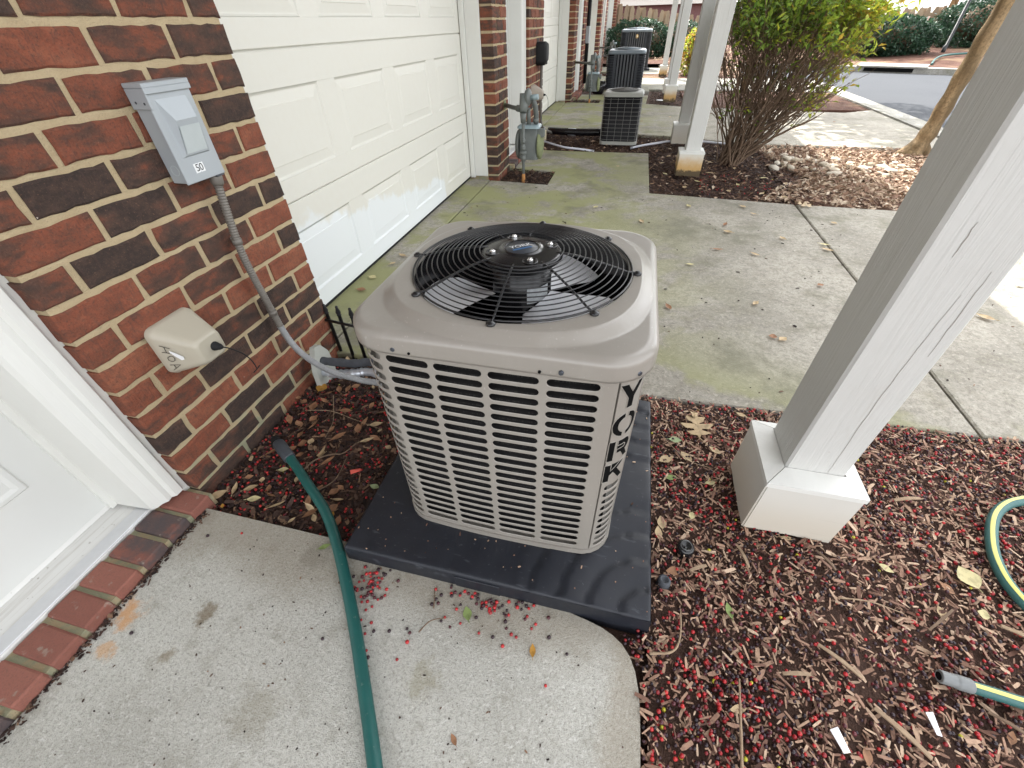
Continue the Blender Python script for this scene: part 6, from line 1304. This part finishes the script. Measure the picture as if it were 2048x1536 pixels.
stick([(-1.08, 0.93), (-0.98, 0.945), (-0.88, 0.93), (-0.74, 0.90)], 0.0014, 'long thin stalk below the conduit', 'twig_pale', 0.0)
stick([(-1.02, 1.03), (-0.98, 0.97), (-0.94, 0.90), (-0.92, 0.82)], 0.0013, 'thin pale stalk crossing the dark bed', 'twig_pale', 0.0)
stick([(0.24, 1.09), (0.28, 1.03), (0.33, 0.985), (0.40, 0.965)], 0.0015, 'long straw coloured stalk beside the pad', z=0.016)
stick([(0.66, 0.62), (0.73, 0.625), (0.80, 0.615)], 0.0022, 'pale straight stick in the mulch below the post base', z=0.014)
for i, (x, y, a, l) in enumerate(((0.88, 0.62, 0.7, 0.10), (0.62, 0.47, -0.6, 0.09), (0.95, 0.98, 0.3, 0.08), (0.80, 0.88, 2.6, 0.07), (0.52, 0.42, 0.2, 0.06), (0.70, 0.36, -0.7, 0.10), (0.92, 0.42, -0.5, 0.08), (0.45, 0.68, 1.9, 0.06), (1.05, 0.62, -0.4, 0.09), (0.66, 0.72, 2.2, 0.06), (0.33, 0.62, 0.5, 0.05))):
    m = MB(); w = 0.0032 + 0.002 * ((i * 7) % 3) / 2; c, s = math.cos(a), math.sin(a); vs = []
    for k in range(5):
        f = k / 4 - 0.5; ww = w * (1 - 0.5 * abs(f) * (1 + 0.5 * (k % 2)))
        for sd in (-1, 1): vs.append((x + c * f * l - s * sd * ww, y + s * f * l + c * sd * ww, 0.014 + 0.006 * math.cos(f * 3)))
    vs2 = [(p[0], p[1], p[2] - 0.004) for p in vs]
    m.add(vs + vs2, [(2 * k, 2 * k + 2, 2 * k + 3, 2 * k + 1) for k in range(4)] + [(2 * k, 10 + 2 * k, 12 + 2 * k, 2 * k + 2) for k in range(4)] + [(2 * k + 1, 2 * k + 3, 13 + 2 * k, 11 + 2 * k) for k in range(4)] + [(0, 1, 11, 10), (8, 18, 19, 9)])
    solo(m, 'bark_splinter', 'twig_pale' if i % 3 else 'twig', 'long loose bark splinter lying on top of the right bed', 'bark', (x, y, 0.01), 'long bark splinters on the right bed')
for i in range(70):
    c = sample(BED_L, 1)[0]
    leaf_obj(c[0], c[1], 0.022 + 0.034 * rng.random(), 0.010 + 0.016 * rng.random(), rng.uniform(0, 6), ('leaf_brown', 'leaf_brown', 'leaf_tan')[i % 3], 'small brown leaf among the dark mulch beside the brick wall', 'brown leaves in the dark bed', -0.012, 0.3, ang=(rng.normal() * .25, rng.normal() * .25))
SLABB = [[-0.495, 0.366], [-0.458, 0.381], [-0.461, 0.358], [-0.479, 0.354], [-0.289, 0.41], [-0.328, 0.373], [-0.506, 0.337], [-0.475, 0.333], [-0.486, 0.322], [-0.486, 0.298], [-0.458, 0.298], [-0.443, 0.282], [-0.406, 0.291], [-0.366, 0.306], [-0.285, 0.352], [-0.265, 0.334], [-0.243, 0.348], [-0.291, 0.342], [-0.192, 0.338], [-0.157, 0.337], [-0.115, 0.353], [-0.102, 0.35], [-0.129, 0.324], [-0.353, 0.279], [-0.44, 0.24], [-0.361, 0.24], [0.021, 0.343], [-0.016, 0.271], [-0.429, 0.228], [-0.461, 0.272], [-0.356, 0.299], [-0.07, 0.377], [-0.13, 0.363], [-0.132, 0.394], [-0.09, 0.394], [-1.041, 0.4], [-0.949, 0.43], [-0.556, 0.238], [-1.025, 0.139]]
for _ in range(60): SLABB.append([-0.52 + 0.05 * rng.normal() * .5 + 0.02, 0.385 + 0.03 * rng.normal()])
for _ in range(75): SLABB.append([-0.20 + 0.075 * rng.normal(), 0.408 + 0.018 * rng.normal()])
bme = [MB() for _ in range(4)]; bmes = []
for i, q in enumerate(bme):
    q.sphere((0, 0, 0), 0.0045, 10, 7); me = q.mesh('fallen_berry', 'berry'); at = me.attributes.new("rnd", 'FLOAT', 'POINT'); at.data.foreach_set("value", np.full(len(me.vertices), (0.2, 0.48, 0.7, 0.85)[i], dtype=np.float32)); bmes.append(me)
for i, (x, y) in enumerate(SLABB):
    if not inpoly(np.array([x]), np.array([y]), LANDING)[0] or (x > -0.6 and y > 0.432): continue
    o = bpy.data.objects.new('fallen_berry', bmes[int(rng.integers(0, 4))]); COL.objects.link(o); s = rng.uniform(0.75, 1.1); o.location = (x, y, 0.0038 * s); o.scale = (s, s, s * 0.95)
    tag(o, 'single dark or red berry lying loose on the pale landing', 'berry', 'berries scattered on the landing')
# crumbs on the landing
o = chips('landing_crumbs', sample([(-1.1, -0.2), (0.17, -0.2), (0.17, 0.33), (-0.6, 0.46), (-1.1, 0.47)], 170), 0.002, 0.008, (0.2, 0.6), 0.001, 0.002, 'chips_dark', 'tiny dark crumbs and bark bits on the landing', 0.1, 1.2)
o = chips('edge_crumbs', np.stack([-1.118 + 0.02 * np.abs(rng.normal(0, 0.5, 500)), rng.uniform(-0.3, 0.47, 500)], 1), 0.003, 0.018, (0.2, 0.6), 0.0005, 0.004, 'chips_dark', 'line of dirt and bark bits along the brick sill', 0.2, 1.2)
o = chips('drive_crumbs', sample([(-1.2, 1.32), (3.2, 1.4), (3.2, 3.7), (-1.2, 4.0)], 260), 0.006, 0.02, (0.3, 0.7), 0.0, 0.001, 'chips_dark', 'scattered specks of bark on the near driveway', 0.1, 1.2)

# ------------------------------------------------------------------ shrub in front of the second driveway
SHR = thing('shrub', 'leafy shrub with many bare brown stems and yellow green leaves beside the muddy post', 'shrub', (0.95, 5.15, 0))
stems = MB(); tips = []; r_ = random.Random(21)
def grow(p, d, r, n, seg, lvl):
    pts = [p.copy()]; rad = [r]
    for i in range(n):
        d = (d + Vector((r_.uniform(-.34, .34), r_.uniform(-.34, .34), r_.uniform(-.10, .20)))).normalized(); p = p + d * seg * r_.uniform(.8, 1.2); pts.append(p.copy()); rad.append(r * (1 - 0.6 * (i + 1) / n))
        if lvl < 2 and i > 1 and r_.random() < (0.62 if lvl == 0 else 0.40):
            dd = (d + Vector((r_.uniform(-.7, .7), r_.uniform(-.7, .7), r_.uniform(-.2, .5)))).normalized(); grow(p.copy(), dd, rad[-1] * 0.6, max(3, n - i - 1 + r_.randint(0, 2)), seg * 0.85, lvl + 1)
        if p.z > 1.42 or p.x < 0.66 or p.x > 1.46 + 0.28 * p.z + r_.uniform(-.06, .06): break
        if lvl > 0 or i > n * 0.6: tips.append((p.copy(), d.copy()))
    stems.tube(pts, rad, 3 if lvl else 4, False)
for i in range(96):
    a = r_.uniform(0, 2 * pi); base = Vector((0.95 + 0.13 * math.cos(a) * r_.random() + 0.05, 5.12 + 0.18 * math.sin(a) * r_.random(), -0.03))
    tx = r_.uniform(-0.22, 0.98); ty = r_.uniform(-0.30, 0.45); d = Vector((tx, ty, 0.95 + 0.35 * r_.random() - 0.25 * max(0, tx))).normalized()
    grow(base, d, r_.uniform(0.0045, 0.0095), 14, 0.105, 0)
stems.build('stems', 'twig', SHR, recalc=False)
LT = []; LD = []
for p, d in tips:
    if p.x < 0.70: continue
    env = smooth01(0.84, 1.10, p.z) * 0.62 + smooth01(-0.20, -0.02, p.x - (1.46 + 0.28 * p.z)) * 0.42 + 0.035
    if r_.random() < env:
        for k in range(r_.randint(2, 5)): LT.append(p + Vector((r_.gauss(0, .022), r_.gauss(0, .022), r_.gauss(0, .022)))); LD.append(d)
T = np.array([tuple(p) for p in LT]); k = len(T); ln = rng.uniform(0.035, 0.072, k)
az = np.arctan2([d.y for d in LD], [d.x for d in LD]) - pi / 2 + rng.normal(0, 1.1, k)
M = rotmats(az, rng.normal(0.15, 0.6, k), rng.normal(0, 0.6, k), np.stack([ln * 0.42, ln, ln], 1))
rn = np.clip(0.30 + 0.25 * rng.normal(size=k) + 0.42 * np.clip((T[:, 0] - 1.05) / 0.6, 0, 1), 0, 0.97)  # yellower to the right: sun shining through is put into the leaf colour
o = link('foliage', scatter_mesh('foliage', LEAF_V, LEAF_F, M, T - np.array([0.95, 5.15, 0]), rn, 'shrub_leaf'), SHR); print('shrub leaves', k, 'stems', len(stems.f))
# ------------------------------------------------------------------ clipped hedges, each a thing
def hedge(cx, cy, z0, hx, hy, h, n, lab, grp, rnd_pow=2.6, leaf=(0.06, 0.11), mat='hedge_leaf', shift=0.0):
    t = thing('hedge', lab, 'hedge', (cx, cy, z0), grp)
    # inner dark mass of twigs
    core = MB(); core.sphere((cx, cy, z0 + h * 0.52), 1.0, 16, 10, (hx * 0.70, hy * 0.70, h * 0.38)); core.v = [(x + 0.06 * math.sin(z * 11 + y * 7), y + 0.06 * math.sin(x * 9), z + 0.04 * math.sin(x * 13)) for x, y, z in core.v]; core.build('twig_mass', 'twig', t)
    st = MB()
    for i in range(7): a = i * 0.9; st.tube([(cx + 0.15 * hx * math.cos(a), cy + 0.15 * hy * math.sin(a), z0 - 0.05), (cx + 0.4 * hx * math.cos(a), cy + 0.4 * hy * math.sin(a), z0 + h * 0.4)], 0.02, 5, False)
    st.build('stems', 'twig', t, recalc=False)
    u = rng.uniform(-1, 1, n); th = rng.uniform(0, 2 * pi, n); s = np.sqrt(1 - u * u); dv = np.stack([s * np.cos(th), s * np.sin(th), u], 1)
    f = (np.abs(dv) ** rnd_pow).sum(1) ** (-1 / rnd_pow); rad = f * (0.80 + 0.24 * rng.random(n) ** 0.5) * (1 + 0.06 * np.sin(dv[:, 0] * 9 + dv[:, 2] * 7) + 0.05 * np.sin(dv[:, 1] * 13 + 2))
    T = dv * rad[:, None] * np.array([hx, hy, h * 0.5]) + np.array([0, 0, h * 0.5]); k_ = T[:, 2] > 0.02; T = T[k_]; k = len(T); ln = rng.uniform(*leaf, k)
    M = rotmats(rng.uniform(0, 6.3, k), rng.normal(0.2, 0.7, k), rng.normal(0, 0.7, k), np.stack([ln * 0.55, ln, ln], 1))
    link('foliage', scatter_mesh('foliage', LEAF_V, LEAF_F, M, T, np.clip(rng.random(k) * 0.8 + 0.2 * (T[:, 2] / h) + shift, 0, 1), mat), t)
hedge(6.55, 17.3, 0.12, 1.05, 0.80, 0.84, 9500, 'rounded clipped hedge in front of the picket fence at the storm drain', 'clipped hedges beyond the road')
hedge(9.9, 19.2, 0.15, 1.35, 1.0, 1.20, 11000, 'bigger hedge at the right behind the dark lamp pole', 'clipped hedges beyond the road')
hedge(-0.25, 19.3, -0.02, 1.05, 0.5, 1.05, 6500, 'flat topped hedge behind the tallest air conditioner', 'clipped hedges beyond the road')
hedge(1.25, 19.4, -0.02, 0.60, 0.5, 0.98, 2600, 'short hedge section left of the distant porch posts', 'clipped hedges beyond the road')
hedge(1.30, 13.9, -0.04, 0.42, 0.45, 0.95, 1500, 'sunlit yellow green bush seen between the distant porch posts', None, 2.0, (0.06, 0.11), 'shrub_leaf', 0.25)
# ------------------------------------------------------------------ picket fences
def fence(x0, x1, y0, y1, zt0, zt1, zb, lab, step=0.205, w=0.145):
    t = thing('picket_fence', lab, 'fence', ((x0 + x1) / 2, (y0 + y1) / 2, 0), 'wooden picket fences beyond the row'); n = int(math.hypot(x1 - x0, y1 - y0) / step)
    org = ORG[t.name]
    for i in range(n):
        f = (i + 0.5) / n; x = x0 + (x1 - x0) * f; y = y0 + (y1 - y0) * f; zt = zt0 + (zt1 - zt0) * f + rng.normal() * 0.008; h = zt - zb
        m = MB(); P = [(-w / 2, zb), (w / 2, zb), (w / 2, zt - 0.10), (w / 2 - 0.02, zt - 0.075), (w / 2 - 0.03, zt - 0.02), (0.0, zt), (-w / 2 + 0.03, zt - 0.02), (-w / 2 + 0.02, zt - 0.075), (-w / 2, zt - 0.10)]
        q = len(P); m.add([(x + a, y - 0.011, z) for a, z in P] + [(x + a, y + 0.011, z) for a, z in P], [list(range(q)), list(range(2 * q - 1, q - 1, -1))] + [(j, q + j, q + (j + 1) % q, (j + 1) % q) for j in range(q)]); m.build('picket', 'fence_wood', t)
    for zr in (0.35, 0.78):
        m = MB(); a, b = zb + (zt0 - zb) * zr, zb + (zt1 - zb) * zr; m.add([(x0, y0 + 0.013, a), (x1, y1 + 0.013, b), (x1, y1 + 0.05, b), (x0, y0 + 0.05, a), (x0, y0 + 0.013, a + 0.09), (x1, y1 + 0.013, b + 0.09), (x1, y1 + 0.05, b + 0.09), (x0, y0 + 0.05, a + 0.09)], [(0, 3, 2, 1), (4, 5, 6, 7), (0, 1, 5, 4), (1, 2, 6, 5), (2, 3, 7, 6), (3, 0, 4, 7)]); m.build('rail', 'fence_wood', t)
    for i in range(0, n, 2):         # back-side boards of the shadow-box fence
        f = (i + 1.0) / n; x = x0 + (x1 - x0) * f; y = y0 + (y1 - y0) * f; zt = zt0 + (zt1 - zt0) * f - 0.03
        m = MB(); m.box((x - w / 2, y + 0.052, zb), (x + w / 2, y + 0.072, zt)); m.build('back_board', 'fence_wood', t)
fence(-3.0, 1.75, 20.5, 20.5, 1.80, 1.13, -0.05, 'wooden picket fence behind the tall air conditioner and hedge')
fence(6.2, 12.5, 20.6, 20.6, 1.10, 1.32, 0.1, 'wooden picket fence behind the hedges beyond the road')
# ------------------------------------------------------------------ storm drain, lamp pole, house, trees
D = thing('storm_drain', 'dark kerb opening of a storm drain under the rounded hedge', 'storm drain', (5.8, 14.4, 0))
m = MB(); m.add([(5.25, 14.44, 0.015), (6.10, 13.965, 0.015), (6.10, 13.965, 0.085), (5.25, 14.44, 0.085)], [(0, 1, 2, 3)]); m.v = [(x - 0.012, y - 0.02, z) for x, y, z in m.v]; m.build('inlet_mouth', 'void', D, recalc=False)
m = MB(); m.add([(5.1, 14.53, 0.09), (6.3, 13.86, 0.09), (6.5, 14.25, 0.125), (5.3, 14.92, 0.125), (5.1, 14.53, 0.118), (6.3, 13.86, 0.118), (6.5, 14.25, 0.15), (5.3, 14.92, 0.15)], [(0, 3, 2, 1), (4, 5, 6, 7), (0, 1, 5, 4), (1, 2, 6, 5), (2, 3, 7, 6), (3, 0, 4, 7)]); m.build('inlet_slab', 'concrete_far', D)
m = MB(); m.tube([(8.05, 17.3, 0.1), (8.05, 17.3, 0.35), (8.06, 17.3, 0.36), (8.08, 17.3, 3.4)], [0.055, 0.05, 0.035, 0.032], 10); LP = thing('lamp_pole', 'slim dark lamp pole standing in front of the right hedge', 'lamp pole', (8.05, 17.3, 0.1)); m.build('pole', 'iron', LP)
m = MB(); m.lathe([(0.03, 3.4), (0.10, 3.45), (0.14, 3.75), (0.05, 3.85), (0.0, 3.9)], (8.08, 17.3, 0), 'z', 12); m.build('lantern', 'iron', LP)
m = MB(); m.tube(crom([(6.6, 14.4, 0.14), (7.0, 15.2, 0.19), (7.5, 15.9, 0.22), (8.2, 16.2, 0.24), (9.2, 16.3, 0.28), (10.5, 16.6, 0.32)], 6), 0.022, 6); solo(m, 'long_hose', 'hose_green', 'thin green hose trailing across the far bank', 'hose', (7.5, 15.9, 0.2))
HS2 = thing('house', 'distant house with dusky brick wall and pale eave above the picket fence', 'house', (0.5, 31, 0))
m = MB(); m.box((-3.5, 30.0, 0), (3.6, 38, 1.60)); m.build('wall', 'house_brick', HS2)
m = MB(); m.box((-3.7, 29.7, 1.602), (3.8, 38, 1.95)); m.build('eave', 'white_trim', HS2)
m = MB(); m.add([(-3.9, 29.5, 1.96), (3.9, 29.5, 1.96), (3.9, 38, 4.2), (-3.9, 38, 4.2)], [(0, 1, 2, 3)]); m.build('roof', 'white_trim', HS2)
# leaning smooth-barked tree
TR = thing('tree', 'leaning tree with smooth tan bark rising behind the near porch post', 'tree', (2.86, 5.70, 0))
m = MB(); tp = crom([(2.83, 5.70, -0.06), (2.855, 5.70, 0.05), (2.89, 5.70, 0.22), (2.905, 5.70, 0.50), (2.925, 5.71, 0.85), (2.95, 5.72, 1.2), (2.99, 5.75, 1.7), (3.1, 5.8, 2.4)], 6)
m.tube(tp, [max(0.055, 0.098 - 0.030 * min(1, i / 14) + 0.006 * math.sin(i * 1.3)) + (0.05 if i < 2 else 0.02 if i < 5 else 0) for i in range(len(tp))], 14)
for dx, dy in ((-0.24, -0.05), (0.2, -0.12), (-0.05, 0.22)): m.tube([(2.85 + dx, 5.7 + dy, -0.05), (2.85 + dx * .45, 5.7 + dy * .45, 0.0), (2.86, 5.7, 0.12)], [0.02, 0.045, 0.05], 8)
lim = [((3.1, 5.8, 2.3), (3.9, 6.4, 3.6)), ((3.05, 5.78, 2.2), (2.6, 5.2, 3.6)), ((3.1, 5.8, 2.4), (3.3, 5.0, 4.0)), ((3.1, 5.8, 2.4), (3.0, 6.6, 4.2))]
for a, b in lim: m.tube([a, tuple((p + q) / 2 + random.uniform(-.08, .08) for p, q in zip(a, b)), b], [0.05, 0.04, 0.02], 8, False)
m.build('trunk', 'bark', TR, recalc=False)
n = 3200; c = np.array([3.3, 5.9, 4.2]); dv = rng.normal(size=(n, 3)); dv /= np.linalg.norm(dv, axis=1)[:, None]; T = c + dv * (rng.random(n)[:, None] ** 0.45) * np.array([1.5, 1.6, 1.1]); cl = np.sin(T[:, 0] * 4 + 1) + np.sin(T[:, 1] * 3.7) + np.sin(T[:, 2] * 4.3); T = T[cl > -0.4]; k = len(T); ln = rng.uniform(0.06, 0.12, k)
link('crown', scatter_mesh('crown', LEAF_V, LEAF_F, rotmats(rng.uniform(0, 6.3, k), rng.normal(0, .7, k), rng.normal(0, .7, k), np.stack([ln * .5, ln, ln], 1)), T - np.array([2.86, 5.70, 0]), rng.random(k), 'tree_leaf'), TR)
# taller street trees beyond the road whose shade falls on it
def street_tree(x, y, h, w, n, lab):
    t = thing('tree', lab, 'tree', (x, y, 0), 'street trees beyond the road'); m = MB(); m.tube([(x, y, -0.1), (x + .05, y, h * .3), (x + .1, y + .05, h * .6)], [0.012 * h, 0.009 * h, 0.006 * h], 10)
    for i in range(6): a = i * 1.05; m.tube([(x + .06, y, h * (.32 + .04 * i)), (x + w * .5 * math.cos(a), y + w * .5 * math.sin(a), h * (.55 + .05 * i))], [0.06, 0.02], 6, False)
    m.build('trunk', 'bark', t, recalc=False)
    dv = rng.normal(size=(n, 3)); dv /= np.linalg.norm(dv, axis=1)[:, None]; T = np.array([0.1, 0, h * .7]) + dv * (rng.random(n)[:, None] ** .45) * np.array([w, w, h * .30]); cl = np.sin(T[:, 0] * 2.6 + x) + np.sin(T[:, 1] * 2.9 + y) + np.sin(T[:, 2] * 2.3); T = T[cl > -0.2]; k = len(T); ln = rng.uniform(0.12, 0.24, k)
    link('crown', scatter_mesh('crown', LEAF_V, LEAF_F, rotmats(rng.uniform(0, 6.3, k), rng.normal(0, .7, k), rng.normal(0, .7, k), np.stack([ln * .6, ln, ln], 1)), T, rng.random(k), 'tree_leaf'), t)
street_tree(5.6, 22.5, 9.5, 2.6, 3800, 'tall street tree behind the picket fence gap')
street_tree(10.5, 23.5, 10.5, 3.0, 4200, 'tall street tree behind the right hedge')
street_tree(1.95, 10.6, 6.0, 1.8, 4600, 'added tree hidden behind the leafy shrub, its crown dappling the second driveway')  # unseen tree, added for the dappled shade of its crown
